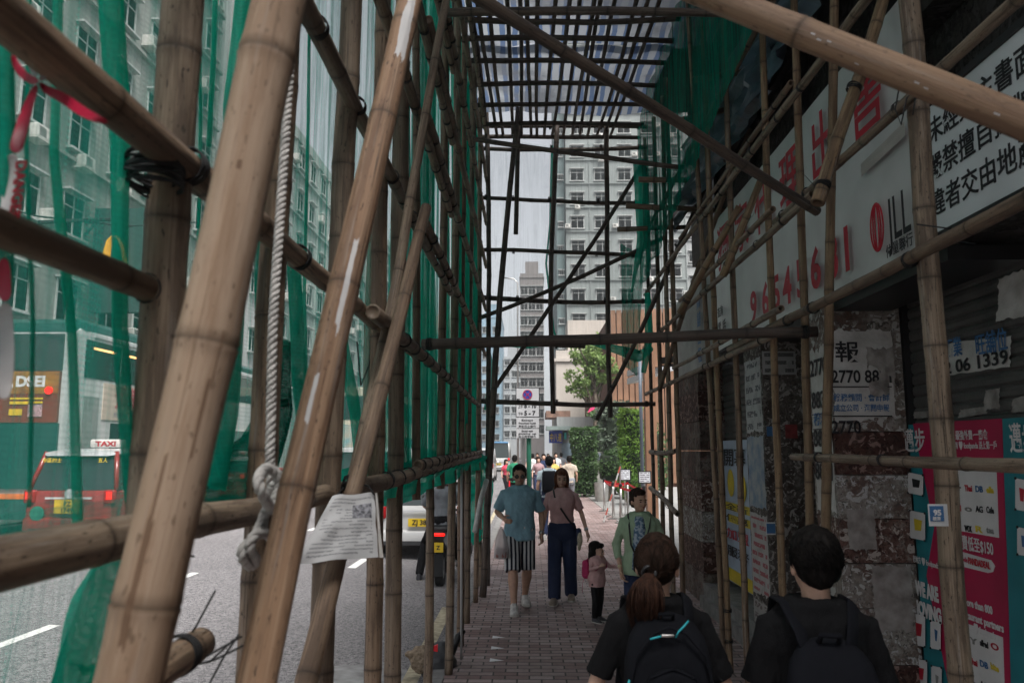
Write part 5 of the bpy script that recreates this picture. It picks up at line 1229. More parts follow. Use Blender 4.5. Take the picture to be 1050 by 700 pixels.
def stripe_mat():
    m, g = newmat('cloth_striped', .85, .15); sx = g.new('ShaderNodeSeparateXYZ'); g.l.new(g.obj, sx.inputs[0])
    an = g.math('MULTIPLY', sx.outputs[0], 21.); wob = g.math('MULTIPLY', g.noise(g.obj, 4, 2), .5)
    k = g.math('LESS_THAN', g.math('FRACT', g.math('ADD', an, wob)), .5); g.l.new(g.mix(k, (.012, .014, .025), (.50, .50, .50)), g.b.inputs['Base Color']); g.bump(g.noise(g.obj, 1., 3, .5, (12, 12, 6)), .4, .02); return m
STRIPE = stripe_mat()
def check_mat():
    m, g = newmat('cloth_floral', .85, .15); g.l.new(g.mix(g.ramp(g.noise(g.obj, 34, 3), .45, .55), (.08, .14, .22), (.34, .40, .46)), g.b.inputs['Base Color']); return m
FLOR = check_mat()
EYEW = mat('eye_white', (.5, .48, .46), .3); EYED = mat('eye_dark', (.012, .01, .01), .2); LIPM = mat('lip', (.30, .12, .10), .5)
SHOEW = mat('shoe_white', (.5, .49, .47), .6, .3, 20); SHOEB = mat('shoe_dark', (.03, .03, .035), .6, .2, 20); SOLE = mat('shoe_sole', (.42, .40, .36), .7, .2, 20)
def tor(b, st, off=0., sx=1., cx=0., dy=0.):
    rings = []
    for z, hw, hd, y in st:
        rings.append([(cx+(hw*sx+off)*(abs(cos(a))**.85)*(1 if cos(a) >= 0 else -1), y+dy+(hd+off)*(abs(sin(a))**.9)*(1 if sin(a) >= 0 else -1), z) for a in [2*pi*i/20 for i in range(20)]])
    b.loft(rings)
TOR = [(.80, .135, .095, .01), (.88, .165, .115, .015), (.95, .16, .11, .012), (1.03, .142, .10, .0), (1.12, .142, .10, -.005), (1.22, .158, .112, -.01), (1.30, .172, .115, -.005), (1.365, .178, .10, .005), (1.405, .13, .075, .015), (1.43, .07, .06, .02)]
TORF = [(.80, .140, .10, .01), (.88, .168, .12, .015), (.95, .158, .112, .012), (1.03, .130, .095, .0), (1.10, .124, .092, -.005), (1.20, .142, .115, -.02), (1.28, .152, .118, -.02), (1.355, .155, .092, .0), (1.40, .11, .07, .012), (1.43, .058, .055, .02)]
def hand(b, w_, d, n, curl=.5, s=1., side=1):
    """palm, four fingers and a thumb; d = pointing direction, n = palm side"""
    w_ = V(w_); d = V(d).normalized(); n = V(n); n = (n-d*n.dot(d)).normalized(); t = d.cross(n)*side
    b.tube([w_-d*.01*s, w_+d*.035*s, w_+d*.075*s, w_+d*.092*s], [.024*s, .030*s, .034*s, .026*s], 10, flat=.55)
    for k in range(4):
        p = w_+d*.078*s+t*(.027-.018*k)*s; L = (.032, .036, .034, .026)[k]*s; q = d; r = [.0095*s, .009*s, .0085*s, .0075*s]; pts = [p-d*.015*s]
        for j in range(3):
            a = curl*(.35+.45*j)+.06*k; dd = (d*cos(a)+n*sin(a)).normalized(); p = p+dd*L*(1, .72, .58)[j]; pts.append(p)
        b.tube(pts, r, 7)
    p = w_+d*.02*s+t*.022*s; b.tube([p, p+(d*.5+t*.8+n*.25)*.034*s, p+(d*1.15+t*.85+n*.5)*.05*s, p+(d*1.7+t*.8+n*.8)*.052*s], [.013*s, .012*s, .0105*s, .008*s], 7)
def head(b, s=1., z=0., yaw=0., tilt=0., ear=True, c=V((0, 0, 1.46))):
    R = Matrix.Rotation(yaw, 3, 'Z') @ Matrix.Rotation(tilt, 3, 'X')
    def e(x, y, zz, rx, ry, rz, u=14, w_=10): b.ell(c+R @ (V((x, y, zz))*s), (rx*s, ry*s, rz*s), u, w_, R)
    e(0, .012, .145, .075, .094, .088); e(0, -.018, .095, .064, .074, .10); e(0, -.045, .035, .038, .042, .035); e(0, -.01, .05, .056, .055, .045)
    e(0, -.092, .088, .012, .016, .026, 8, 6); e(0, -.105, .076, .017, .013, .011, 8, 6); e(0, -.085, .118, .05, .014, .012, 10, 6)
    for sx in (-1, 1):
        e(sx*.032, -.072, .072, .024, .02, .022, 8, 6)
        if ear: e(sx*.076, .012, .095, .010, .020, .032, 8, 6)
    e(0, -.088, .048, .022, .012, .010, 8, 6)
    return R, c
def face(root, R, c, s=1., brow=H_BLK, smile=False):
    def e(nm, mm, lst):
        b = MB()
        for (x, y, zz, rx, ry, rz) in lst: b.ell(c+R @ (V((x, y, zz))*s), (rx*s, ry*s, rz*s), 10, 7, R)
        return b.build(nm, mm, root, True)
    for sx in (-1, 1):
        e('eye', EYED, [(sx*.030, -.0885, .101, .0125, .005, .0055)]); e('eyebrow', brow, [(sx*.031, -.094, .120, .018, .005, .0042)])
    e('lip', LIPM, [(0, -.0985, .047, .021, .004, .006)])
def person(lab, loc, rz, h=1.7, fem=False, skin=SK1, top=None, topm=None, sleeve=.62, legm=None, legk='trousers', hair='short', hairm=None, shoe=None, arms=None, legs=None, vox=.011, faceon=True, yaw=0., tilt=0., child=False, group=None, tuck=False, hands=True, loose=.018, hem=.84, curl=.6, headc=None, cat='person', lean=0., sw=1., slv=1.):
    s = h/1.7; hs = 1.6 if child else 1.03
    T = TORF if fem else TOR
    if child: T = [(z, hw*1.03, hd*1.25, y) for z, hw, hd, y in TORF]
    sh = .168 if fem else .188
    if child: sh = .15
    sh *= sw; T = [(z, hw*(1 if z < 1.1 else sw), hd, y) for z, hw, hd, y in T]
    A = arms or {}; Lg = legs or {}
    aa = {-1: A.get('a', ((-.235, .03, 1.10), (-.25, -.06, .86))), 1: A.get('b', ((.235, .03, 1.10), (.25, -.06, .86)))}
    ll = {-1: Lg.get('a', ((-.095, -.03, .47), (-.10, .02, .085))), 1: Lg.get('b', ((.095, -.03, .47), (.10, .02, .085)))}
    b = MB(); tor(b, [(z, hw*(.88 if legm and z < 1.1 else .95 if z > 1.3 and z < 1.42 else 1), hd*(.84 if legm and z < 1.1 else .92 if z > 1.3 and z < 1.42 else 1), y) for z, hw, hd, y in T])
    nc = V((0, .0, 1.445)) if not child else V((0, 0, 1.315))
    if headc: nc = V(headc)
    b.tube([V((0, .02, 1.36 if not child else 1.28)), V((0, .012, nc.z+.0)), V((0, .012, nc.z+.07*hs))], [.062, .050 if not fem else .044, .052], 12)
    R, c = head(b, hs, yaw=yaw, tilt=tilt, c=nc)
    for sx in (-1, 1):
        e, wv = map(V, aa[sx]); S0 = V((sx*sh*.94, .01, 1.315 if not child else 1.30))
        b.tube([V((sx*sh*.6, .01, S0.z)), S0, lerp(S0, e, .45), e, lerp(e, wv, .3), wv], [.045, .05 if not fem else .042, .044 if not fem else .038, .037 if not fem else .031, .037 if not fem else .031, .025 if not fem else .021], 12)
        if hands:
            dd = (wv-e).normalized(); hand(b, wv, dd, A.get('n%d' % sx, (-sx, -.2, 0)), A.get('curl', curl), 1. if not child else .85, 1 if sx < 0 else -1)
        k, an = map(V, ll[sx]); H = V((sx*.088, .01, .86))
        b.tube([H+V((0, 0, .05)), H, lerp(H, k, .5), k, lerp(k, an, .3), lerp(k, an, .7), an, an+V((0, 0, -.06))], [.085, .092, .078, .056, .064, .045, .036, .036], 12)
        fd = V((0, -1, 0)); ft_ = an.copy(); b.tube([an+V((0, .03, -.045)), an+V((0, -.06, -.05)), an+V((sx*.015, -.16, -.06))], [.034, .036, .028], 8)
    root = remesh(b, 'person', skin, None, vox, 3); root.location = loc; root.rotation_euler = (lean, 0, rz); root.scale = (s, s, s); tag(root, lab, cat, group)
    if faceon: face(root, R, c, hs)
    # top
    if topm:
        b = MB(); hemz = hem; st = [(z, hw, hd, y) for z, hw, hd, y in T if z > hemz+.02]; z0 = st[0]
        kf = .80 if tuck else 1.
        st = [(hemz, z0[1]*kf, z0[2]*1.02*kf, z0[3])]+[(z, hw*(kf if z < 1.02 else 1), hd*(kf if z < 1.02 else 1), y) for z, hw, hd, y in st]; st = [q for q in st if q[0] < 1.415]+[(1.425, .085, .072, .018), (1.445, .066, .062, .016)]; tor(b, st, loose)
        for sx in (-1, 1):
            e, wv = map(V, aa[sx]); S0 = V((sx*sh, .01, 1.335 if not child else 1.315)); r0 = (.064 if not fem else .055)*slv
            if sleeve <= 1: pts = [V((sx*sh*.45, .012, S0.z+.03)), S0, lerp(S0, e, sleeve*.6), lerp(S0, e, sleeve)]; rr = [.055, r0, r0*1.05, r0*1.08]
            else: pts = [V((sx*sh*.45, .012, S0.z+.03)), S0, lerp(S0, e, .5), e, lerp(e, wv, .5), lerp(e, wv, min(.97, sleeve-1))]; rr = [.055, r0, r0*.92, r0*.85, r0*.74, r0*.66]
            b.tube(pts, rr, 14)
        remesh(b, top or 'shirt', topm, root, vox, 3, disp=lambda p: .009*noise.noise(V((p.x*8+p.z*5, p.y*9, p.z*7-p.x*4)))+.006*noise.noise(V((p.x*19-p.z*9, p.y*16, p.z*11+p.x*7)))+.003*noise.noise(V((p.x*40+p.z*22, p.y*35, p.z*20))))
    if legm:
        b = MB(); tor(b, [(.775, .115, .085, .012), (.81, .15, .105, .012), (.86, .165, .115, .012), (.95, .165, .115, .012), (1.0, .145, .105, .008)], .020)
        for sx in (-1, 1):
            k, an = map(V, ll[sx]); H = V((sx*.088, .01, .88))
            if legk == 'shorts': b.tube([H, lerp(H, k, .3), lerp(H, k, 1.04)], [.10, .105, .096], 14)
            elif legk == 'wide': b.tube([H, lerp(H, k, .5), k, lerp(k, an, .5), an+V((0, 0, -.03))], [.098, .10, .088, .085, .085], 14)
            else: b.tube([H, lerp(H, k, .5), k, lerp(k, an, .5), an+V((0, 0, .0))], [.098, .092, .078, .072, .062], 14)
        remesh(b, 'shorts' if legk == 'shorts' else 'trousers', legm, root, vox, 2, disp=lambda p: .005*noise.noise(V((p.x*12, p.y*12, p.z*5))))
    for sx in (-1, 1):
        k, an = map(V, ll[sx]); up = (k-an).normalized(); pit = A.get('toe%d' % sx, 0.)
        for nm, mm in (('shoe', shoe or SHOEW),):
            b = MB(); b.M = Matrix.Translation(an) @ Matrix.Rotation(pit, 4, 'X')
            b.loft([[(q*rx+sx*ox, y, zz+zb) for q, zz in ((-1, 0), (-.95, hh*.6), (-.5, hh), (.5, hh), (.95, hh*.6), (1, 0))] for y, rx, hh, zb, ox in ((.065, .024, .05, -.082, 0), (.05, .038, .105, -.085, 0), (0, .042, .12, -.085, 0), (-.06, .046, .085, -.085, .004), (-.13, .050, .06, -.085, .01), (-.18, .040, .045, -.085, .012), (-.205, .02, .03, -.08, .012))])
            o = b.build(nm, mm, root, 50)
            b = MB(); b.M = Matrix.Translation(an) @ Matrix.Rotation(pit, 4, 'X')
            b.loft([[(q*rx+sx*ox, y, zz) for q, zz in ((-1, -.103), (-1, -.078), (1, -.078), (1, -.103))] for y, rx, ox in ((.07, .03, 0), (.05, .042, 0), (-.06, .05, .004), (-.14, .053, .01), (-.19, .042, .012), (-.212, .02, .012))]); b.build('sole', SOLE, o)
    # hair
    hm = hairm or H_BLK
    if hair:
        b = MB()
        def e(x, y, zz, rx, ry, rz): b.ell(c+R @ (V((x, y, zz))*hs), (rx*hs, ry*hs, rz*hs), 16, 11, R)
        e(0, .024, .165, .083, .098, .082); e(0, .052, .115, .080, .066, .085)
        if hair == 'short': e(-.062, .02, .13, .024, .05, .045); e(.062, .02, .13, .024, .05, .045); e(0, -.055, .20, .05, .04, .028)
        if hair in ('long', 'bob'):
            lo = -.02 if hair == 'long' else .03
            bk_ = .035 if hair == 'bob' else 0.
            for sx in (-1, 1): e(sx*.070, -.005+bk_, .10, .026, .046, .085 if hair == 'bob' else .095); e(sx*.072, .01+bk_, lo, .03, .045, .05)
            e(0, .07, .04, .085, .05, .11); e(0, -.06, .185, .066, .045, .036)
            if hair == 'bob': e(0, -.066, .172, .055, .022, .026)
        if hair == 'bun': e(-.062, .02, .13, .022, .05, .04); e(.062, .02, .13, .022, .05, .04); e(0, -.05, .195, .058, .045, .033); e(0, .11, .1, .035, .03, .035)
        remesh(b, 'hair', hm, root, .007*hs if vox < .014 else .012, 1, disp=lambda p: .006*noise.noise(V((p.x*45, p.y*45, p.z*12)))+.003*noise.noise(V((p.x*110, p.y*110, p.z*25))))
    root['hc'] = list(c); root['hr'] = hs
    return root, R, c, hs
def strap(root, pts, w_, m, name='strap', th=.004):
    b = MB(); b.tube(pts, w_, 8, flat=.3); return b.build(name, m, root, True)

# man in blue tee and striped shorts
g_ = pZ(533, 624, 0)
pm_, R, c, hs = person('man in blue grey tee, striped shorts and glasses walking toward us', (g_.x, g_.y, 0), .12, 1.72, skin=SK2, topm=TS_BLUE, sleeve=.85, loose=.03, legm=STRIPE, legk='shorts', vox=.0085, hem=.80, yaw=-.1,
    arms={'a': ((-.27, .05, 1.12), (-.20, -.20, 1.06)), 'b': ((.27, .05, 1.10), (.26, -.06, .86)), 'n-1': (1, 0, .3), 'curl': 1.1},
    legs={'a': ((-.10, -.16, .475), (-.095, -.24, .10)), 'b': ((.09, .0, .47), (.085, .20, .125))}, shoe=SHOEW)
b = MB()
for sx in (-1, 1): b.tube([c+R @ V((sx*.034+.026*cos(a), -.100, .100+.019*sin(a))) for a in [2*pi*i/20 for i in range(21)]], .0022, 5); b.tube([c+R @ V((sx*.06, -.098, .104)), c+R @ V((sx*.078, .0, .104))], .002, 5)
b.tube([c+R @ V((-.01, -.102, .103)), c+R @ V((.01, -.102, .103))], .002, 5); gl = b.build('glasses', BLKM, pm_, True)
b = MB()
for sx in (-1, 1): b.ell(c+R @ V((sx*.034, -.099, .100)), (.025, .002, .018), 14, 7, R)
b.build('lens', mat('lens_dark', (.02, .018, .016), .15, .1), gl, True)
MB().tube([(.252, -.04, .895), (.264, -.065, .868)], [.032, .032], 12).build('wristwatch', STL, pm_, True)
# carrier bag in his other hand
def carrier(lab, loc, sc, m, name='carrier_bag'):
    b = MB(); rings = []
    for z, rx, ry in ((-.42, .07, .04), (-.40, .10, .06), (-.3, .105, .07), (-.15, .085, .05), (-.05, .045, .03), (.0, .018, .015), (.02, .02, .015)):
        rings.append([(rx*cos(a)*(1+.18*noise.noise(V((cos(a)*2, sin(a)*2, z*9)))), ry*sin(a)*(1+.3*noise.noise(V((cos(a)*2, sin(a)*2, z*11+4)))), z) for a in [2*pi*i/18 for i in range(18)]])
    b.loft(rings); o = b.build(name, m, None, True, loc=loc); o.scale = (sc,)*3; return tag(o, lab, 'bag')
pb = pY(514, 541, g_.y-.25)
mplast, gg = newmat('plastic_film', .3, .4); tr = gg.new('ShaderNodeBsdfTransparent'); mx = gg.new('ShaderNodeMixShader'); mx.inputs[0].default_value = .55; gg.b.inputs['Base Color'].default_value = (.55, .53, .53, 1); gg.l.new(tr.outputs[0], mx.inputs[1]); gg.l.new(gg.b.outputs[0], mx.inputs[2]); gg.l.new(mx.outputs[0], gg.n['Material Output'].inputs[0])
carrier('thin translucent carrier bag hanging from the hand of man in striped shorts', pb, .85, mplast)
b = MB(); b.rbox((0, 0, .06), .13, .10, .12, .02); tag(b.build('food_box', mat('box_reddish', (.22, .10, .09), .5, .4, 20), None, True, loc=pb+V((0, 0, -.345))), 'small reddish brown box at the bottom of the translucent bag', 'box')
# woman in pink tee
g_ = pZ(577, 617, 0)
pw, R, c, hs = person('woman in pink tee and wide navy trousers, auburn hair, walking toward us', (g_.x, g_.y, 0), -.1, 1.66, True, SK1, topm=TS_PINK, sleeve=.8, loose=.024, legm=NAVY, legk='wide', hair='long', hairm=H_BRN, vox=.0085, hem=.93, yaw=.1, tuck=True,
    arms={'a': ((-.22, .04, 1.12), (-.26, -.03, .88)), 'b': ((.25, .05, 1.12), (.32, -.05, .90))}, legs={'a': ((-.095, -.08, .47), (-.10, -.10, .09)), 'b': ((.095, .02, .47), (.10, .20, .10))}, shoe=mat('shoe_tan', (.25, .2, .16), .6))
strap(pw, [(-.11, .06, 1.43), (-.11, -.03, 1.425), (-.085, -.125, 1.33), (0, -.158, 1.18), (.08, -.142, 1.06), (.16, -.10, .96), (.19, .0, .90)], .013, BLKM, 'bag_strap')
b = MB(); b.rbox((.215, -.03, .82), .07, .16, .22, .03); tag(b.build('shoulder_bag', NAVY, pw, True))
b = MB(); b.ell((.235, -.14, .80), (.035, .03, .09)).ell((.225, -.15, .72), (.025, .02, .06)); b.build('bag_charm', mat('charm_cream', (.42, .38, .28), .8, .4, 60), pw, True)
MB().tube([(.308, -.035, .935), (.317, -.048, .905)], [.027, .027], 12).build('bracelet', mat('bracelet_grey', (.35, .35, .36), .4), pw, True)
# small child
g_ = pZ(613, 637, 0)
pc_, R, c, hs = person('small child in pink jacket with magenta backpack, turned to the adult', (g_.x, g_.y, 0), .75, .80*1.7/1.56, True, SK3, 'jacket', PINKC, 1.93, BLACKC, 'trousers', 'bob', H_BLK, SHOEB, child=True, vox=.011, loose=.035, hem=.74, yaw=.35,
    arms={'a': ((-.25, -.03, 1.12), (-.14, -.22, 1.20)), 'b': ((.24, -.16, 1.16), (.34, -.40, 1.16)), 'curl': .8}, legs={'a': ((-.095, -.03, .47), (-.10, .0, .095)), 'b': ((.095, .0, .47), (.10, .06, .10))})
b = MB(); b.rbox((0, .25, 1.08), .30, .18, .40, .06); bk = b.build('backpack', MAG, pc_, True)
b = MB(); b.rbox((0, .345, 1.02), .22, .05, .2, .03); b.build('pocket', MAG, bk, True)
for sx in (-1, 1): strap(pc_, [(sx*.11, .2, 1.30), (sx*.12, .03, 1.40), (sx*.12, -.13, 1.32), (sx*.135, -.16, 1.15), (sx*.15, .1, .95)], .02, MAG, 'backpack_strap')
strap(pc_, [(-.13, .22, 1.0), (-.2, .25, .8), (-.22, .24, .6)], .014, MAG, 'loose_strap')
# woman in the sage cardigan
g_ = pY(655, 505, 7.7)
po_, R, c, hs = person('older woman in sage cardigan over floral top, leading the child by hand', (g_.x, 7.7, 0), -.15, 1.53, True, SK2, 'cardigan', GREENC, 1.55, NAVY, 'trousers', 'bun', H_DBR, SHOEB, vox=.009, loose=.035, hem=.80, yaw=.55, tilt=-.05,
    arms={'a': ((-.255, .02, 1.10), (-.20, -.10, .84)), 'b': ((.25, .02, 1.12), (.16, -.16, .98)), 'curl': 1.1})
b = MB(); b.loft([[(-.058*w_, y-.006, z), (-.03*w_, y-.026, z), (.03*w_, y-.026, z), (.058*w_, y-.006, z)] for z, w_, y in ((.86, 1.5, -.135), (1.0, 1.3, -.135), (1.15, 1.25, -.148), (1.28, 1.1, -.156), (1.36, .9, -.115), (1.405, .7, -.085))], closed=False, cap=False); o = b.build('floral_top', FLOR, po_, True); sm = o.modifiers.new('t', 'SOLIDIFY'); sm.thickness = .01
for sx in (-1, 1): strap(po_, [(sx*.12, .10, 1.40), (sx*.12, -.03, 1.425), (sx*.105, -.155, 1.30), (sx*.07-.02, -.175, 1.12), (.02+sx*.05, -.17, .98)], .011, BLKM, 'bag_strap')
b = MB(); b.rbox((.02, -.19, .92), .18, .07, .16, .03); b.build('front_bag', BLACKC, po_, True)
MB().tube([(-.215, -.075, .893), (-.208, -.088, .868)], [.026, .026], 12).build('bracelet', mat('bracelet_gold', (.5, .4, .25), .4), po_, True)

# ---------------- two people close by, seen from behind
def strands(root, c, R, s, n, m, kind, seed, r=.0016):
    rg = random.Random(seed); b = MB(); e0 = V((0, .03, .135)); rad = V((.088, .104, .104))
    def wp(p): return c+R @ (p*s)
    for k in range(n):
        th = rg.uniform(0, 2*pi); f = sqrt(rg.random())
        pts = []
        if kind == 'short':
            crown = V((.0, .055, .97)); L = rg.uniform(.5, .85); p0 = 1.75*f; a = th
            for i in range(5):
                ph = p0*.85+L*i/4*.55; d = V((sin(ph)*cos(a+.25*i/4), sin(ph)*sin(a+.25*i/4)*1., cos(ph)))
                if ph > 1.05 and d.y < -.25: ph = 1.05; d = V((sin(ph)*cos(a), sin(ph)*sin(a), cos(ph)))
                k_ = 1.0+.03*rg.random()+(.05+.09*(k % 9 == 0))*(i/4)*rg.random(); q = e0+V((d.x*rad.x, d.y*rad.y, d.z*rad.z))*k_
                if ph > 1.9: q.z = e0.z+rad.z*cos(1.9)-(ph-1.9)*.03
                pts.append(wp(q))
        else:       # swept back to the tie
            tie = V((0, .13, .10)); ph = 1.5*f+.1; a = th; d = V((sin(ph)*cos(a), sin(ph)*sin(a), cos(ph)))
            q0 = e0+V((d.x*rad.x, d.y*rad.y, d.z*rad.z))
            for i in range(6):
                t = i/5; q = q0*(1-t)+tie*t; dd = V(((q.x-e0.x)/rad.x, (q.y-e0.y)/rad.y, (q.z-e0.z)/rad.z)); l_ = dd.length
                if l_ > .01:
                    dd = dd/l_; kk = 1.0+(.014+.05*(k % 13 == 0)*sin(pi*t))*rg.random(); q = e0+V((dd.x*rad.x, dd.y*rad.y, dd.z*rad.z))*kk
                if i == 5: q = tie+V((rg.uniform(-.02, .02), 0, rg.uniform(-.02, .02)))
                pts.append(wp(q))
        b.tube(pts, [r*s]*(len(pts)-1)+[r*s*.4], 3, cap=False)
    return b.build('hair_strand', m, root, True, fix=False)
def big_pack(root, y0, w_, h_, d_, z0, m, name='backpack'):
    b = MB(); rings = []
    for t, k, dd in ((0, .72, .5), (.03, .9, .75), (.12, 1., .95), (.4, 1.02, 1.), (.7, .97, .92), (.85, .86, .72), (.94, .66, .48), (.985, .42, .28), (1., .2, .15)):
        rings.append([(w_/2*k*(abs(cos(a))**.6)*(1 if cos(a) > 0 else -1), y0+d_*dd*(.5+.5*(abs(sin(a))**.8)*(1 if sin(a) > 0 else -1)), z0+h_*t) for a in [2*pi*i/28 for i in range(28)]])
    b.loft(rings); return b.build(name, m, root, True)
PACK = cloth('pack_black', (.006, .0065, .009), .5, 400); PACKN = cloth('pack_navy', (.0065, .007, .010), .5, 400); TEALZ = mat('zip_teal', (.03, .36, .42), .5)
py3 = 3.05; g_ = pY(668, 560, py3)
pl_, R, c, hs = person('woman with low ponytail, black tee and black backpack walking away from us', (g_.x+.02, py3, 0), pi, 1.60, True, SK1, topm=BLACKC, sleeve=.86, loose=.03, legm=BLACKC, hair=None, vox=.008, faceon=False, hem=.85, yaw=-.24,
    sw=.95, slv=.95,
    arms={'a': ((-.255, .0, 1.10), (-.28, -.06, .87)), 'b': ((.255, .0, 1.10), (.28, -.06, .87))})
b = MB()
def e_(b, x, y, zz, rx, ry, rz): b.ell(c+R @ V((x, y, zz)), (rx, ry, rz), 18, 12, R)
e_(b, 0, .026, .155, .083, .098, .090); e_(b, 0, .052, .11, .078, .066, .072); hb = remesh(b, 'hair', H_DBR, pl_, .006, 2, disp=lambda p: .003*noise.noise(V((p.x*60, p.y*60, p.z*60))))
strands(hb, c, R, 1., 900, H_DBR, 'tail', 5)
b = MB(); rg = random.Random(4); tie = V((0.02, .13, .10))
MB().tube([c+R @ (tie+V((.024*cos(a), .0+.006*sin(2*a), .024*sin(a)))) for a in [2*pi*i/16 for i in range(17)]], .008, 7).build('hair_tie', BLKM, hb, True)
H_TAIL = hair_mat('hair_tail', (.018, .009, .007), (.055, .027, .018))
for k in range(420):
    a = rg.uniform(0, 6.3); f = sqrt(rg.random()); w_ = [.014, .045, .058, .060, .052, .030]; pts = []; L = rg.uniform(.75, 1.05); jx, jy = rg.uniform(-.006, .006), rg.uniform(-.006, .006)
    for i in range(6):
        t = i/5*L; k5 = t*5; i0 = min(4, int(k5)); ww = w_[i0]+(w_[i0+1]-w_[i0])*(k5-i0)
        pts.append(c+R @ (tie+V((cos(a)*f*ww+.025*t+jx*i*.6+.006*sin(4*t+a), .02+.045*sin(pi*min(1, t*1.3))+sin(a)*f*ww*.65+jy*i*.4, .02*sin(pi*t)-.225*t))))
    b.tube(pts, [.002, .0022, .0022, .002, .0016, .0006], 4, cap=False)
b.build('ponytail', H_TAIL, hb, True, fix=False)
bk = big_pack(pl_, .115, .33, .54, .17, .86, PACK)
# piping, pocket flap, zips
def arc(root, pts, r, m, name): return MB().tube(pts, r, 7).build(name, m, root, True)
arc(bk, [(-.150, .27, .93), (-.152, .272, 1.08), (-.125, .275, 1.20), (-.06, .262, 1.275), (0, .25, 1.295), (.06, .262, 1.275), (.125, .275, 1.20), (.152, .272, 1.08), (.150, .27, .93)], .006, PACKN, 'piping')
b = MB(); rings = []
for y, k in ((.270, 1.), (.298, .97), (.310, .86), (.314, .5)):
    rings.append([(x*k, y, 1.0+(z-1.0)*k) for x, z in [(-.115, .82), (-.12, .95), (-.115, 1.07), (-.085, 1.13), (-.04, 1.155), (.0, 1.16), (.04, 1.155), (.085, 1.13), (.115, 1.07), (.12, .95), (.115, .82)]])
b.loft(rings); b.build('front_pocket', PACK, bk, True)
arc(bk, [(-.118, .296, .95), (-.112, .30, 1.07), (-.083, .302, 1.13), (0, .302, 1.162), (.083, .302, 1.13), (.112, .30, 1.07), (.118, .296, .95)], .0035, PACKN, 'zip_line')
arc(bk, [(-.02, .262, 1.262), (-.03, .272, 1.285), (-.055, .262, 1.305), (-.07, .25, 1.318)][::-1], .004, TEALZ, 'zip_cord'); arc(bk, [(.035, .272, 1.268), (.075, .272, 1.258)], .004, TEALZ, 'zip_cord'); arc(bk, [(.158, .24, .99), (.163, .245, 1.06), (.150, .25, 1.11)], .0045, TEALZ, 'zip_cord'); arc(bk, [(-.158, .24, .93), (-.163, .245, .965), (-.155, .25, 1.0)], .0045, TEALZ, 'zip_cord')
MB().rbox((.01, .262, 1.268), .05, .014, .012, .004).build('zip_pull', STL, bk, True)
t_ = text('pacsafe', .032, mat('logo_silver', (.4, .4, .4), .4), bk, (.035, .3165, 1.055), (-1, 0, 0), (0, 0, 1), .02, width=.075)
for o in bk.children: o.location.z += .075; o.location.y += -.004
arc(pl_, [(-.03, .15, 1.37), (-.025, .19, 1.405), (.025, .19, 1.405), (.03, .15, 1.37)], .008, PACK, 'carry_loop')
for sx in (-1, 1): strap(pl_, [(sx*.07, .15, 1.30), (sx*.095, .135, 1.385), (sx*.105, .05, 1.438), (sx*.11, -.06, 1.42), (sx*.115, -.14, 1.30), (sx*.12, -.14, 1.15), (sx*.155, .0, 1.0), (sx*.14, .13, .93)], .033, PACK, 'backpack_strap')
# man at the right edge
py4 = 2.86; g_ = pY(833, 560, py4)
pr, R, c, hs = person('black-haired man in black tee with dark backpack walking away at right', (g_.x, py4, 0), pi-.12, 1.635, False, SK1, topm=BLACKC, sleeve=.86, loose=.028, legm=BLACKC, hair='short', vox=.008, faceon=False, hem=.85, yaw=.12,
    sw=.86, slv=.92,
    arms={'a': ((-.225, .0, 1.10), (-.235, -.06, .87)), 'b': ((.225, .0, 1.10), (.235, -.06, .87))})
hb = [o for o in pr.children if o.name.startswith('hair')][0]
strands(hb, c, R, 1., 1500, H_BLK, 'short', 9, .0017)
bk = big_pack(pr, .125, .31, .47, .17, .86, PACKN)
arc(bk, [(-.135, .255, 1.12), (-.10, .285, 1.165), (0, .298, 1.175), (.10, .285, 1.165), (.135, .255, 1.12)], .006, PACK, 'zip_line'); MB().rbox((.055, .297, 1.135), .012, .008, .045, .004).build('zip_pull', STL, bk, True)
arc(pr, [(-.035, .15, 1.30), (-.03, .20, 1.35), (.03, .20, 1.35), (.035, .15, 1.30)], .01, PACKN, 'carry_loop')
for sx in (-1, 1): strap(pr, [(sx*.06, .17, 1.24), (sx*.085, .15, 1.345), (sx*.115, .065, 1.425), (sx*.12, -.05, 1.425), (sx*.125, -.14, 1.30), (sx*.13, -.14, 1.15), (sx*.165, .0, 1.0), (sx*.14, .13, .93)], .034, PACKN, 'backpack_strap')

# ---------------- people farther along the pavement
def far_person(lab, px, Y, rz, h, topm, legm, **kw):
    p = pY(px, 470, Y); kw.setdefault('vox', .018); kw.setdefault('hands', Y < 24); kw.setdefault('faceon', abs(rz) < 1)
    st = kw.pop('step', .12); kw.setdefault('legs', {'a': ((-.095, -.06-st*.4, .47), (-.10, -st, .095)), 'b': ((.095, .0, .47), (.10, st+.04, .10))})
    return person(lab, (p.x, Y, 0 if p.x > KX else -.13), rz, h, topm=topm, legm=legm, group='people farther along the pavement', **kw)
r, R, c, hs = far_person('man in pale blue shirt with dark backpack walking away behind the couple', 563, 17, pi, 1.76, LBL, NAVY, skin=SK1)
b = MB(); b.rbox((0, .2, 1.17), .30, .17, .44, .06); b.build('backpack', PACK, r, True)
for sx in (-1, 1): strap(r, [(sx*.11, .13, 1.36), (sx*.12, .02, 1.425), (sx*.12, -.12, 1.32), (sx*.15, 0, 1.0)], .022, PACK, 'backpack_strap')
r, R, c, hs = far_person('man in green tee and black shorts by the foot of the road sign', 528, 25, pi-.2, 1.72, GRN2, BLACKC, legk='shorts', skin=SK2)
MB().box(.13, .165, -.02, .14, .55, .9).build('red_side_stripe', REDB, r)
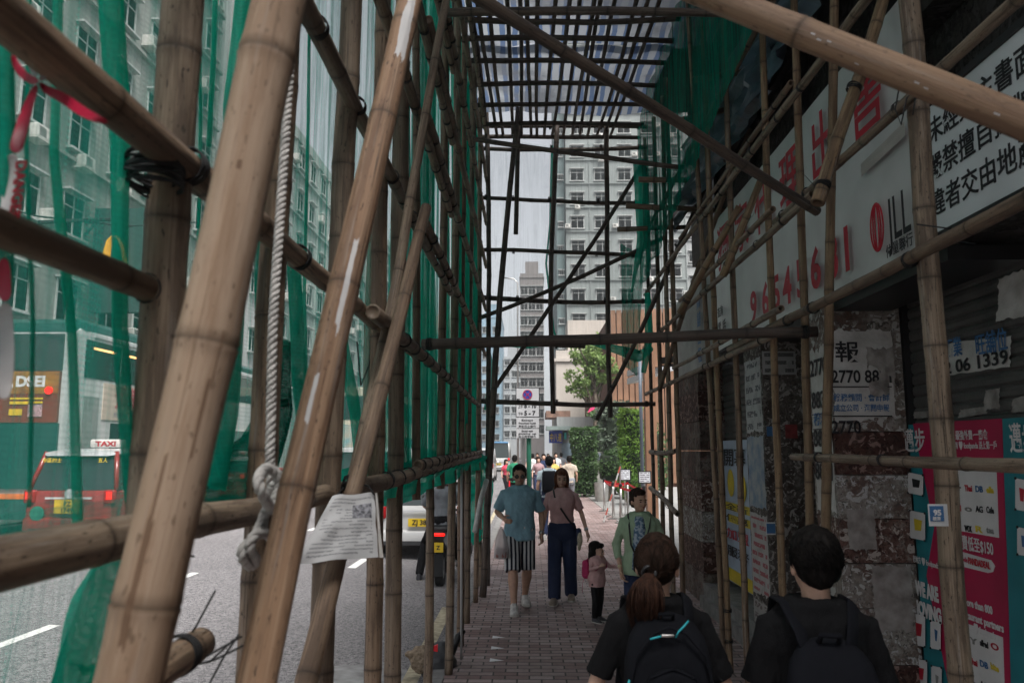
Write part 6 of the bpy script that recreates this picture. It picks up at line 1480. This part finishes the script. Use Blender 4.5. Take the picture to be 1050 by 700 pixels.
far_person('man in beige tee walking away beside the square hedge', 583.5, 25, pi+.15, 1.70, BEI, GRY, skin=SK2)
far_person('woman in dusty pink patterned blouse approaching, behind the pale blue shirt man', 552, 30, .1, 1.62, mat('cloth_pattern_pink', (.36, .22, .22), .9, .5, 40, col2=(.20, .14, .16)), NAVY, fem=True, hair='long', hairm=H_DBR)
far_person('person in navy top approaching, left of the white-shirted one', 557.5, 31, 0, 1.72, NAVY, BLACKC)
far_person('person in white shirt deep in the crowd, left of the hedge', 570, 38, .2, 1.72, WHC, GRY)
far_person('person in white tee beside the sign post far off', 546, 36, pi, 1.70, WHC, NAVY)
far_person('person in mustard yellow top half hidden behind pale blue shirt man', 567.5, 28, 0, 1.62, MUS, BLACKC, fem=True, hair='bob')
far_person('woman in bright pink top stepping off the kerb left of sign', 519, 34, .6, 1.60, REDC, BLACKC, fem=True, hair='long', step=.25)
far_person('person in grey top far back in the crowd under the blue shop sign', 575.5, 42, pi, 1.70, GRY, NAVY)
far_person('person in black far back in the crowd near the corner shop', 551, 44, 0, 1.68, BLACKC, NAVY)
far_person('person in red top far back in the crowd near the corner shop', 562, 46, .1, 1.64, REDC, NAVY, fem=True, hair='long')
far_person('person in cream top crossing far down the roadside', 507, 52, 1.2, 1.66, BEI, NAVY)
far_person('person in dark blue far down the left roadside', 501, 55, .2, 1.7, NAVY, BLACKC)
far_person('person in white far down the left roadside', 497.5, 58, .2, 1.66, WHC, BLACKC)
far_person('person with pale print top far back under the sign plates', 543.5, 48, .1, 1.62, PRI, NAVY, fem=True, hair='bob')
# ------------------------------------------------------------------ vehicles
def paint(name, c, r=.28): return mat(name, c, r, .05, 2, spec=.5, coat=.6)
TAXI = paint('taxi_red', (.22, .014, .013)); SILV = paint('roof_silver', (.50, .51, .52)); WHITEP = paint('car_white', (.48, .48, .475)); TYRE = mat('tyre', (.018, .018, .018), .85, .2, 30); RIM = mat('rim', (.35, .35, .36), .35, .1, metal=.8); CGL = mat('car_glass', (.02, .03, .03), .06, .1, 2, spec=.7); PLATE = mat('plate_yellow', (.62, .42, .02), .45); BUMP = mat('bumper_dark', (.03, .03, .032), .6)
def emis(name, c, st):
    m, g = newmat(name, .3); g.b.inputs['Base Color'].default_value = (*c, 1); g.b.inputs['Emission Color'].default_value = (*c, 1); g.b.inputs['Emission Strength'].default_value = st; return m
BRK_L = emis('brake_light', (.85, .012, .008), .75); TAIL = mat('tail_light', (.30, .01, .012), .2, .1); AMB = emis('saloon_lamp', (1., .5, .18), 1.0)
def wheel(root, x, y, r, wd):
    b = MB(); b.lathe([(r*.62, -wd/2), (r*.93, -wd/2), (r, -wd*.36), (r, wd*.36), (r*.93, wd/2), (r*.62, wd/2), (r*.62, -wd/2)], 26, (0, 0, 0), 'x'); t = b.build('wheel', TYRE, root, 40); t.location = (x, y, r)
    b = MB(); b.lathe([(r*.62, -wd*.42), (r*.5, -wd*.3), (r*.12, -wd*.34), (.01, -wd*.36), (.01, wd*.36), (r*.12, wd*.34), (r*.5, wd*.3), (r*.62, wd*.42)], 20, (0, 0, 0), 'x'); b.build('rim', RIM, t, 40)
def car(lab, loc, body, roof, W=1.70, L=4.4, H=1.73, belt=1.02, kind='hatch', plate=('PZ', '1749'), brake=True, name='parked_car', cat='car', sign=None, group=None, rz=0.):
    root = empty(name, lab, cat, loc, rz, group); hw = W/2
    def sec(y, w_, z0, z1, tuck=.06): return [(-w_+tuck, y, z0), (-w_, y, z0+.16), (-w_-.0, y, (z0+z1)/2), (-w_+.03, y, z1-.05), (-w_+.10, y, z1), (w_-.10, y, z1), (w_-.03, y, z1-.05), (w_, y, (z0+z1)/2), (w_, y, z0+.16), (w_-tuck, y, z0)]
    b = MB(); b.loft([sec(.02, hw*.90, .42, belt-.12), sec(.06, hw*.95, .30, belt-.03), sec(.22, hw*.99, .26, belt), sec(1., hw, .24, belt), sec(L*.62, hw, .24, belt-.02), sec(L*.75, hw*.99, .25, belt-.06), sec(L-.25, hw*.94, .28, belt-.20), sec(L-.04, hw*.84, .36, belt-.34)]); b.build('body', body, root, 35)
    tb = {'hatch': (.10, .30), 'saloon': (.75, 1.25), 'van': (.06, .16)}[kind]; tf = {'hatch': (L*.74, L*.56), 'saloon': (L*.74, L*.56), 'van': (L*.84, L*.68)}[kind]
    wb, wt = hw*.93, hw*(.76 if kind != 'van' else .84)
    B = [(-wb, tb[0], belt-.02), (wb, tb[0], belt-.02), (wb, tf[0], belt-.05), (-wb, tf[0], belt-.05)]; T = [(-wt, tb[1], H-.06), (wt, tb[1], H-.06), (wt, tf[1], H-.06), (-wt, tf[1], H-.06)]
    b = MB(); b.loft([B, T]); b.build('window_band', CGL, root)
    b = MB()
    for k in range(4): b.tube([V(B[k]), lerp(B[k], T[k], .5)+V((.0, 0, .0)), V(T[k])], .045, 8)
    for sx in (0, 1):
        for f in (.33, .62): b.tube([lerp(B[sx], B[3-sx], f), lerp(T[sx], T[3-sx], f)], .035, 6)
    b.build('pillar', body, root, True)
    b = MB(); rr = []
    for y, w_, z in ((tb[1]-.14, wt*.86, H-.07), (tb[1]-.05, wt+.02, H-.05), (tb[1]+.25, wt+.04, H-.015), ((tb[1]+tf[1])/2, wt+.04, H), (tf[1]-.1, wt+.03, H-.02), (tf[1]+.1, wt, H-.06)): rr.append([(-w_, y, z-.06), (-w_+.02, y, z-.02), (-w_*.6, y, z+.01), (w_*.6, y, z+.01), (w_-.02, y, z-.02), (w_, y, z-.06)])
    b.loft(rr); b.build('roof', roof, root, 40)
    MB().rbox((0, .05, .40), W*.96, .16, .26, .05).build('bumper', body if kind != 'saloon' else body, root, True); MB().box(-hw*.8, hw*.8, -.045, .05, .27, .34).build('valance', BUMP, root)
    for sx in (-1, 1):
        l_ = MB().rbox((sx*(hw-.13), .035, belt-.13), .20, .12, .24, .03).build('tail_light', TAIL if not brake else TAIL, root, True)
        MB().rbox((sx*(hw-.12), -.028, belt-.11), .10, .012, .13, .005).build('lamp', BRK_L if brake else REDB, l_, True)
        MB().rbox((sx*(hw+.09), L*.70, belt+.02), .16, .12, .13, .03).build('mirror', body, root, True)
        for y in (.85, L-.82): wheel(root, sx*(hw-.10), y, .31, .19)
    MB().box(-.22, .22, tb[1]-.09, tb[1]-.05, H-.115, H-.075).build('high_brake_light', BRK_L if brake else TAIL, root)
    pl = MB().box(-.23, .23, -.055, -.035, .60, .84 if plate[0] else .74).build('number_plate', PLATE, root)
    if plate[0]: text(plate[0], .11, INK, pl, (0, -.057, .735), XD, UP, .03, 'CENTER'); text(plate[1], .115, INK, pl, (0, -.057, .62), XD, UP, .03, 'CENTER')
    else: text(plate[1], .12, INK, pl, (0, -.057, .63), XD, UP, .03, 'CENTER')
    MB().box(-.42, .42, -.035, -.01, .85, .885).build('chrome_trim', SILV, root)
    if sign:
        sg = MB().rbox((0, (tb[1]+tf[1])/2-.2, H+.10), .62, .2, .16, .03).build('roof_sign', mat('taxi_sign', (.62, .58, .55), .4), root, True); text('TAXI', .13, RED, sg, (-.2, (tb[1]+tf[1])/2-.304, H+.05), XD, UP, .04, width=.4)
    return root
def RZ_(x): return road_z(x)
RZD = -.13
t1 = car('red taxi with silver roof and yellow plate behind the netting in traffic', (-8.2, 14.0, road_z(-8.2)+.0), TAXI, SILV, 1.70, 4.4, 1.74, sign=True, name='taxi', cat='taxi', group='taxis in the road')
MB().lathe([(.001, -.045), (.085, -.045), (.085, -.03), (.001, -.03)], 20, (.02, 0, .945), 'y').build('badge', SILV, t1)
text('市區的士', .09, PLATE, t1, (-.60, .085, 1.50), XD, (0, .18, 1), .03); text('五人', .09, PLATE, t1, (.42, .085, 1.50), XD, (0, .18, 1), .03)
MB().lathe([(.001, -.03), (.13, -.03), (.13, -.015), (.001, -.015)], 20, (-.55, 0, .60), 'y').build('green_sticker', mat('sticker_green', (.03, .16, .11), .5), t1)
car('red taxi farther ahead in traffic, beyond the leaning pale bamboo', (-9.55, 24.2, road_z(-9.5)), TAXI, SILV, 1.70, 4.4, 1.5, kind='saloon', name='taxi', cat='taxi', sign=True, group='taxis in the road', plate=('', 'LV 208'))
car('white hatchback parked at the kerb beyond the paper notice', (-1.95, 14.4, road_z(-2)), WHITEP, WHITEP, 1.74, 4.3, 1.50, .98, plate=('', 'ZJ 386'), brake=False, name='parked_car', cat='car')
car('white van waiting in the next lane ahead', (-4.15, 19.5, road_z(-4.15)), WHITEP, WHITEP, 1.7, 4.8, 1.95, 1.08, kind='van', plate=('', 'WK 512'), name='white_van', cat='van')
car('dark saloon stopped with brake lights beyond the white van', (-4.3, 31, road_z(-4.3)), paint('car_black', (.02, .02, .025)), paint('car_black', (.02, .02, .025)), 1.75, 4.6, 1.48, .96, kind='saloon', plate=('', 'RT 77'), name='dark_saloon', cat='car')
car('silver van far down the left lane of street', (-2.9, 46, road_z(-2.9)), SILV, SILV, 1.75, 4.8, 2.0, 1.1, kind='van', plate=('', 'SB 41'), name='silver_van', cat='van')
car('white minibus far down the street near the crowd', (-2.6, 68, road_z(-2.6)), WHITEP, paint('van_blue', (.06, .22, .42)), 2.0, 6.5, 2.6, 1.2, kind='van', plate=('', 'MB 12'), name='minibus', cat='minibus')
# --- double-decker
BW = paint('bus_white', (.44, .45, .445)); BG = paint('bus_green', (.006, .062, .052)); BO = mat('bus_orange', (.62, .16, .04), .4)
X1, X0, Yb = -9.55, -12.05, 16.2; bus = empty('double_decker_bus', 'green and white double-decker bus with rear poster stopped behind the taxi', 'bus', ((X0+X1)/2, Yb, road_z(-10.8))); cx_ = (X0+X1)/2
def bus_ring(y, hw, z0, z1, r=.22): return [(q*hw*1. if True else 0, y, z) for q, z in ((-1, z0), (-1, z1-r), (-.97, z1-r*.4), (-.90, z1), (.90, z1), (.97, z1-r*.4), (1, z1-r), (1, z0))]
b = MB(); hw = 1.25; b.loft([bus_ring(.06, hw*.94, .45, 4.30), bus_ring(0.0+.16, hw*.99, .33, 4.40), bus_ring(.5, hw, .30, 4.45), bus_ring(11.2, hw, .30, 4.45), bus_ring(11.6, hw*.97, .35, 4.35)]); b.build('body', BW, bus, 30)
b = MB(); b.loft([bus_ring(.05, hw*.9, 4.25, 4.44, .1), bus_ring(.3, hw*.985, 4.32, 4.56, .1), bus_ring(11.2, hw*.985, 4.32, 4.56, .1)]); b.build('roof', BG, bus, 30)
b = MB(); b.prism([(-1.14, .95), (.68, .95), (.95, 1.75), (.95, 2.3), (-1.14, 2.3)], .0, .12); b.build('rear_grille_panel', BG, bus)
MB().box(-1.12, .93, .02, .14, 3.42, 4.2).build('rear_window', CGL, bus); MB().box(-1.2, 1.2, -.04, .2, .33, .74).build('rear_bumper', BG, bus); MB().box(-1.2, .85, .0, .14, .745, .85).build('orange_line', BO, bus)
text('新巴 CITY', .22, mat('bus_text_dark', (.05, .06, .10), .5), bus, (-.35, .052, 1.0), XD, UP, .03, width=.95)
ad = MB().box(-1.1, .92, -.01, .12, 2.32, 3.40).build('rear_poster', mat('ad_red', (.17, .035, .02), .5, .3, 2, col2=(.14, .03, .02)), bus)
MB().box(-1.09, .91, -.016, .0, 2.92, 3.39).build('poster_top', mat('ad_yellow', (.34, .17, .02), .5, .3, 3, col2=(.20, .06, .02)), ad)
text('DSEI', .30, HW, ad, (.0, -.02, 3.08), XD, UP, .05, width=.62); text('SOUTH', .12, HW, ad, (-.42, -.02, 3.05), XD, UP, .03, width=.36)
MB().box(-.1, .6, -.022, -.012, 2.80, 2.84).box(-.1, .6, -.022, -.012, 2.70, 2.76).build('poster_line', PLATE, ad); MB().box(-.1, .18, -.022, -.012, 2.47, 2.60).build('poster_block', PLATE, ad); MB().box(.3, .6, -.022, -.012, 2.44, 2.72).build('poster_block', mat('ad_pink', (.45, .28, .30), .5, .6, 30), ad)
MB().lathe([(.001, -.05), (.08, -.05), (.08, -.01), (.001, -.01)], 18, (.72, 0, 2.99), 'y').build('rear_lamp', BRK_L, bus)
# right-hand flank
def flank(nm, y0, y1, z0, z1, m, d=.012): return MB().box(hw-.02, hw+d, y0, y1, z0, z1).build(nm, m, bus)
for k in range(7): flank('window', .32+1.5*k, 1.75+1.5*k, 3.30, 4.12, CGL)
for k in range(6): flank('window', 1.5+1.5*k, 2.92+1.5*k, 1.45, 2.35, CGL)
flank('side_poster', 1.1, 4.2, 2.42, 3.24, mat('ad_beige', (.48, .40, .33), .5, .1), .02); flank('side_vent', .35, .95, 1.6, 2.9, mat('vent_grey', (.25, .26, .25), .6)); flank('green_band', 1.6, 11.2, .5, 1.38, BG); flank('orange_line', 1.6, 11.2, 1.385, 1.43, BO)
flank('roof_line', .6, 11.2, 4.20, 4.26, SILV, .03)
text('預備升級', .55, REDC, bus, (hw+.024, 1.6, 2.75), (0, 1, 0), UP, .03, width=2.0); text('mybus 20 30', .2, GRY, bus, (hw+.024, 1.6, 2.5), (0, 1, 0), UP, .02, width=1.2)
for k in range(4): flank('saloon_lamp', .6+1.5*k, 1.5+1.5*k, 3.93, 3.98, AMB, .03)
for y in (2.8, 9.2):
    for sx in (-1, 1): wheel(bus, sx*(hw-.13), y, .48, .28)
# second bus farther on
def simple_bus(lab, x, y, m1, m2, L=11):
    r = empty('double_decker_bus', lab, 'bus', (x, y, road_z(x))); b = MB(); b.loft([bus_ring(.0, 1.2, .35, 4.3), bus_ring(.3, 1.25, .3, 4.4), bus_ring(L, 1.25, .3, 4.4)]); b.build('body', m1, r, 30); MB().box(-1.05, 1.05, -.02, .1, 3.0, 4.0).build('rear_window', CGL, r); MB().box(-1.15, 1.15, -.03, .1, .35, 1.3).build('rear_bumper', m2, r); MB().box(-1.0, 1.0, -.025, .1, 1.5, 2.8).build('rear_poster', mat('ad_teal', (.10, .30, .34), .5, .5, 2, col2=(.45, .35, .25)), r)
    for sx in (-1, 1):
        MB().box(sx*1.0-.08, sx*1.0+.08, -.045, 0, 1.32, 1.48).build('tail_light', BRK_L, r)
        MB().box(sx*1.25-.02, sx*1.25+.02, .8, L-.3, 3.1, 4.0).build('window', CGL, r); MB().box(sx*1.25-.02, sx*1.25+.02, 1.2, L-.3, 1.4, 2.3).build('window', CGL, r); wheel(r, sx*1.12, 2.6, .48, .28); wheel(r, sx*1.12, L-2.2, .48, .28)
    return r
simple_bus('yellow-trimmed double-decker bus farther down the road behind the netting', -7.4, 33, paint('bus_cream', (.50, .46, .36)), mat('bus_yellow', (.50, .34, .08), .4))
# --- scooter and rider at the kerb
g_ = pZ(449, 604, RZD); mo = empty('motorcycle', 'black scooter with red tail light standing at the kerb', 'motorcycle', (g_.x, g_.y, RZD))
wheel(mo, 0, .28, .27, .12); wheel(mo, 0, 1.55, .27, .11)
b = MB(); b.loft([[(-w_, y, z0), (-w_, y, z1-.05), (-w_*.6, y, z1), (w_*.6, y, z1), (w_, y, z1-.05), (w_, y, z0)] for y, w_, z0, z1 in ((.02, .07, .68, .80), (.1, .14, .55, .84), (.5, .17, .42, .80), (.85, .15, .30, .74), (1.0, .14, .26, .40), (1.25, .15, .27, .40), (1.38, .2, .30, .85), (1.5, .14, .5, 1.0), (1.56, .05, .7, .95))]); b.build('body', paint('scooter_black', (.016, .016, .018)), mo, 40)
b = MB(); b.rbox((0, .42, .84), .28, .68, .1, .04); b.build('seat', BLKM, mo, True)
MB().rbox((0, .0, .78), .19, .06, .045, .02).build('tail_light', BRK_L, mo, True); pl = MB().box(-.075, .075, -.035, -.025, .53, .67).build('number_plate', PLATE, mo); text('Z', .08, INK, pl, (-.025, -.037, .57), XD, UP, .03)
b = MB(); b.tube([(-.36, 1.28, 1.06), (-.2, 1.36, 1.04), (0, 1.4, 1.02), (.2, 1.36, 1.04), (.36, 1.28, 1.06)], .02, 8); b.build('handlebar', BLKM, mo, True)
for sx in (-1, 1): MB().tube([(sx*.26, 1.35, 1.04), (sx*.34, 1.36, 1.2)], .008, 6).ell((sx*.36, 1.35, 1.24), (.07, .02, .045)).build('mirror', BLKM, mo, True)
b = MB(); b.tube([(.16, .2, .32), (.18, .7, .28)], .05, 10); b.build('exhaust', STL, mo, True)
b = MB(); b.prism([(-.06, .5), (.06, .5), (.07, .18), (-.07, .18)], .0, .02); b.build('mudguard', BLKM, mo)
rd, R, c, hs = person('motorcycle rider in grey shirt sitting astride the black scooter', (g_.x, g_.y+.48, RZD+.02), pi, 1.70, skin=SK2, topm=cloth('cloth_rider_grey', (.15, .16, .175)), sleeve=.9, legm=BLACKC, hair=None, faceon=False, vox=.014, shoe=SHOEB,
    arms={'a': ((-.30, -.14, 1.14), (-.30, -.62, 1.05)), 'b': ((.30, -.14, 1.14), (.30, -.62, 1.05)), 'curl': 1.2}, legs={'a': ((-.22, -.38, .68), (-.24, -.30, .28)), 'b': ((.30, -.34, .55), (.36, -.12, .095))})
b = MB(); b.ell(c+V((0, .005, .125)), (.125, .145, .135), 20, 14); b.build('helmet', paint('helmet_black', (.02, .02, .022)), rd, True)

# ------------------------------------------------------------------ small things
# twisted rope tied to the rail
ROPE = mat('rope_grey', (.46, .44, .42), .9, .25, 30, .4, 200)
RXP = -.585
def twist(pts, R_, turns, root, name, seg=6, n=None):
    P = [V(p) for p in pts]; ln = [0]
    for i in range(len(P)-1): ln.append(ln[-1]+(P[i+1]-P[i]).length)
    n = n or int(ln[-1]/.006); path = []
    def cr(i, f):
        p0, p1, p2, p3 = P[max(0, i-1)], P[i], P[i+1], P[min(len(P)-1, i+2)]
        return .5*((2*p1)+(p2-p0)*f+(2*p0-5*p1+4*p2-p3)*f*f+(3*p1-p0-3*p2+p3)*f**3)
    for k in range(n+1):
        s = ln[-1]*k/n; i = max(j for j in range(len(P)-1) if ln[j] <= s+1e-9); path.append(cr(i, (s-ln[i])/max(1e-6, ln[i+1]-ln[i])))
    b = MB(); t = (path[1]-path[0]).normalized(); u = t.orthogonal().normalized(); fr = []
    for k, p in enumerate(path):
        a = path[max(0, k-1)]; c_ = path[min(n, k+1)]; t = (c_-a).normalized(); u = (u-t*u.dot(t)).normalized(); fr.append((p, u, t.cross(u)))
    for st_ in range(3):
        b.tube([p+(u*cos(2*pi*(st_/3+turns*k/n*ln[-1]))+w_*sin(2*pi*(st_/3+turns*k/n*ln[-1])))*R_*.52 for k, (p, u, w_) in enumerate(fr)], R_*.56, seg)
    return b.build(name, ROPE, root, True)
def rp(px, py, d=0.): p = pX(px, py, RXP+d); return p
rope = empty('rope', 'grey twisted rope hanging beside the slender upright, knotted round the lower rail', 'rope', rp(280, 400))
def onr(o): o.matrix_local = Matrix.Translation(-rope.location); return o
onr(twist([rp(305, -30), rp(298, 60), rp(292, 150), rp(286, 240), rp(280, 330), rp(278, 420), rp(277, 480), rp(279, 505)], .0115, 22, rope, 'hanging_length'))
onr(twist([rp(279, 500, .02), rp(290, 488, .05), rp(291, 505, .06), rp(281, 522, .05), rp(270, 508, .06), rp(265, 492, .05), rp(273, 480, .04), rp(284, 486, .055), rp(287, 500, .06), rp(279, 516, .05), rp(271, 528, .03), rp(268, 545, .02)], .0115, 22, rope, 'knot'))
onr(twist([rp(276, 515, .03), rp(268, 535, .03), rp(260, 552, .03), rp(250, 561, .03), rp(249, 572, .03), rp(257, 580, .03), rp(262, 574, .04), rp(256, 561, .045), rp(262, 548, .05), rp(276, 549, .05), rp(280, 562, .03), rp(280, 575, .0)], .0105, 22, rope, 'loose_end'))
# red and white barrier tape on the rail
TR = mat('tape_red', (.30, .006, .03), .4, .2, 10); TW = mat('tape_white', (.36, .34, .34), .4, .2, 10)
tp = empty('barrier_tape', 'red and white plastic barrier tape knotted on the dark rail pole', 'tape', (-.7, 1.05, 2.4)); 
def tapepx(pts, w_, m, Yd, nm):
    b = MB(); L_, R_ = [], []
    for i, (x, y) in enumerate(pts):
        x2, y2 = pts[min(i+1, len(pts)-1)]; x1, y1 = pts[max(i-1, 0)]; dx, dy = x2-x1, y2-y1; l_ = sqrt(dx*dx+dy*dy) or 1; nx, ny = -dy/l_, dx/l_; ww = w_[i] if isinstance(w_, list) else w_
        yy = Yd+.02*sin(i*1.3); L_.append(pY(x+nx*ww, y+ny*ww, yy)); R_.append(pY(x-nx*ww, y-ny*ww, yy+.012*cos(i*2)))
    b.loft([L_, R_], cap=False, closed=False); o = b.build(nm, m, None, True, fix=False); sm = o.modifiers.new('t', 'SOLIDIFY'); sm.thickness = .0006; sm2 = o.modifiers.new('s', 'SUBSURF'); sm2.levels = sm2.render_levels = 2; return on(o, tp)
tapepx([(40, 84), (46, 92), (62, 98), (80, 112), (98, 122), (112, 126)], [2, 5, 6, 6, 5, 2], TR, 1.02, 'red_tail')
tapepx([(38, 86), (32, 100), (25, 120), (20, 140), (14, 158)], [3, 5, 7, 8, 8], TR, 1.02, 'red_length')
tapepx([(14, 156), (10, 180), (7, 205), (5, 230), (4, 250)], [8, 7, 7, 6, 7], TW, 1.03, 'white_length')
tapepx([(4, 262), (4, 290), (5, 310)], [7, 8, 8], TR, 1.03, 'red_length'); tapepx([(5, 308), (6, 330), (7, 360), (6, 395), (2, 410)], [8, 8, 9, 8, 7], TW, 1.04, 'white_length')
tapepx([(12, 55), (18, 72), (30, 82), (40, 84)], [3, 5, 5, 4], TR, 1.0, 'red_loop'); tapepx([(52, 40), (58, 56), (50, 72), (40, 84)], [5, 5, 4, 4], TW, 1.01, 'white_wrap')
tapepx([(24, 56), (32, 66), (38, 80)], [3, 4, 3], TW, 1.0, 'white_wrap')
p = pY(17, 165, 1.012); on(text('DANGER', .021, RED, None, p, pY(7, 245, 1.01)-pY(17, 165, 1.01), V((1, 0, .1)), .03), tp)
# paper notice under the rail
cs = [pY(303, 577, 2.22), pY(388, 571, 2.5), pY(384, 505, 2.62), pY(341, 508, 2.5)]
pn = empty('paper_notice', 'white printed paper notice in plastic, tied to the sawn-off shore', 'notice', cs[2])
PRN = print_mat('print_letter', (.46, .46, .47), (.06, .06, .07), 19, 80, .5, .12, block=(.56, .92, .60, .84, (.07, .07, .08)))
on(sheetq('sheet', cs[0], cs[1], cs[2], cs[3], PRN, None, warp=.014, n=20, th=.0008, seed=5), pn)
a, c = pY(384, 505, 2.61), pY(393, 571, 2.5); on(sheetq('plastic_edge', cs[1]+V((.004, -.004, 0)), c, pY(386, 505, 2.61), cs[2]+V((.003, -.004, 0)), mat('plastic_pale', (.5, .48, .46), .3), None, warp=.01, n=8), pn)
on(MB().tube([pY(384, 507, 2.6), pY(378, 498, 2.62), pY(366, 496, 2.65)], .003, 6).tube([pY(343, 510, 2.5), pY(352, 500, 2.6)], .003, 6).build('tie', BLK, None, True), pn)
# loose black strip ends at joints
for k, (l, Y, lab) in enumerate((([(386, 350), (378, 375), (370, 395), (366, 350)], 3.6, 'long loose black strip hanging behind the painted shore'), ([(922, 90), (918, 112), (924, 128), (930, 100), (940, 92), (936, 118)], 3.1, 'loose black strip looped on the thick right pole by banner'), ([(940, 230), (985, 236), (960, 245), (1000, 250)], 3.1, 'stray black strip ends sticking out by the notice board'))):
    P = [pY(x, y, Y) for x, y in l]; tag(MB().tube(P, .0035, 5).build('loose_strip', BLK, None, True), lab, 'strip', 'loose black strips')
# grey bundle at the kerb
g_ = pZ(443, 698, RZD); bu = empty('kerb_bundle', 'grey bag with mottled brown cloth lying at the kerb behind the poles', 'bag', (g_.x, g_.y, RZD))
b = MB(); b.ell((.05, 0, .14), (.17, .13, .15)).ell((.08, .02, .24), (.10, .09, .10)); remesh(b, 'bag', mat('bag_grey', (.05, .052, .056), .5, .3, 9, .3, 20), bu, .015, 2, disp=lambda p: .016*noise.noise(p*14))
b = MB(); b.ell((-.10, -.05, .20), (.10, .06, .12)).ell((-.17, -.06, .24), (.07, .035, .03)); remesh(b, 'mottled_cloth', mat('cloth_mottled', (.10, .07, .045), .9, .3, 40, col2=(.32, .25, .18)), bu, .012, 1, disp=lambda p: .014*noise.noise(p*22))
b = MB(); b.prism([(-.05, .30), (.06, .34), (.06, .28)], -.13, -.10); b.build('red_trim', REDB, bu); b = MB(); b.tube([(.16, .05, .2), (.22, .1, .36), (.27, .14, .40)], [.03, .03, .02], 7); b.build('handle', BLKM, bu, True)
# plastic pipe beside kerb poles
p0 = pX(468, 560, UX+.05); tag(MB().tube([(UX+.08, 7.3, .03), (UX+.07, 7.32, 1.4), (UX+.05, 7.5, 1.75)], .011, 8).build('thin_pipe', mat('pvc_grey', (.4, .4, .4), .5), None, True), 'thin pale pipe standing beside the kerb poles', 'pipe')
p0 = pX(490, 590, UX+.05); tag(MB().tube([pY(487, 545, 9.2), pY(493, 512, 9.4), pY(499, 492, 9.6)], .03, 8).build('wrapped_bar', mat('wrap_white', (.5, .5, .48), .6, .2, 20), None, True), 'short white-wrapped bar tied across the far kerb poles', 'bar')
# small red flag in the tree line
p = pY(605, 420, 30); tag(MB().prism([(p.x-.1, p.z-.12), (p.x+.16, p.z+.02), (p.x+.2, p.z+.16), (p.x-.0, p.z+.06)], 30, 30.02).build('small_flag', mat('flag_pink', (.6, .05, .16), .5), None), 'small pink and white flag fluttering before the street tree', 'flag')
for o in S.objects:
    if o.get('hc'):
        del o['hc']
        if o.get('hr'): del o['hr']
# thin city air: distant blocks fade a little
hz = bpy.data.materials.new('haze_air'); hz.use_nodes = True; hn = hz.node_tree; hn.nodes.remove(hn.nodes['Principled BSDF'])
pv = hn.nodes.new('ShaderNodeVolumePrincipled'); pv.inputs['Density'].default_value = .0013; pv.inputs['Color'].default_value = (.82, .86, .90, 1); pv.inputs['Anisotropy'].default_value = .2
hn.links.new(pv.outputs[0], hn.nodes['Material Output'].inputs['Volume'])
tag(MB().box(-905, 905, -65, 1505, -1.2, 66).build('haze', hz, None), kind='stuff')
bpy.data.scenes.remove(TSC)
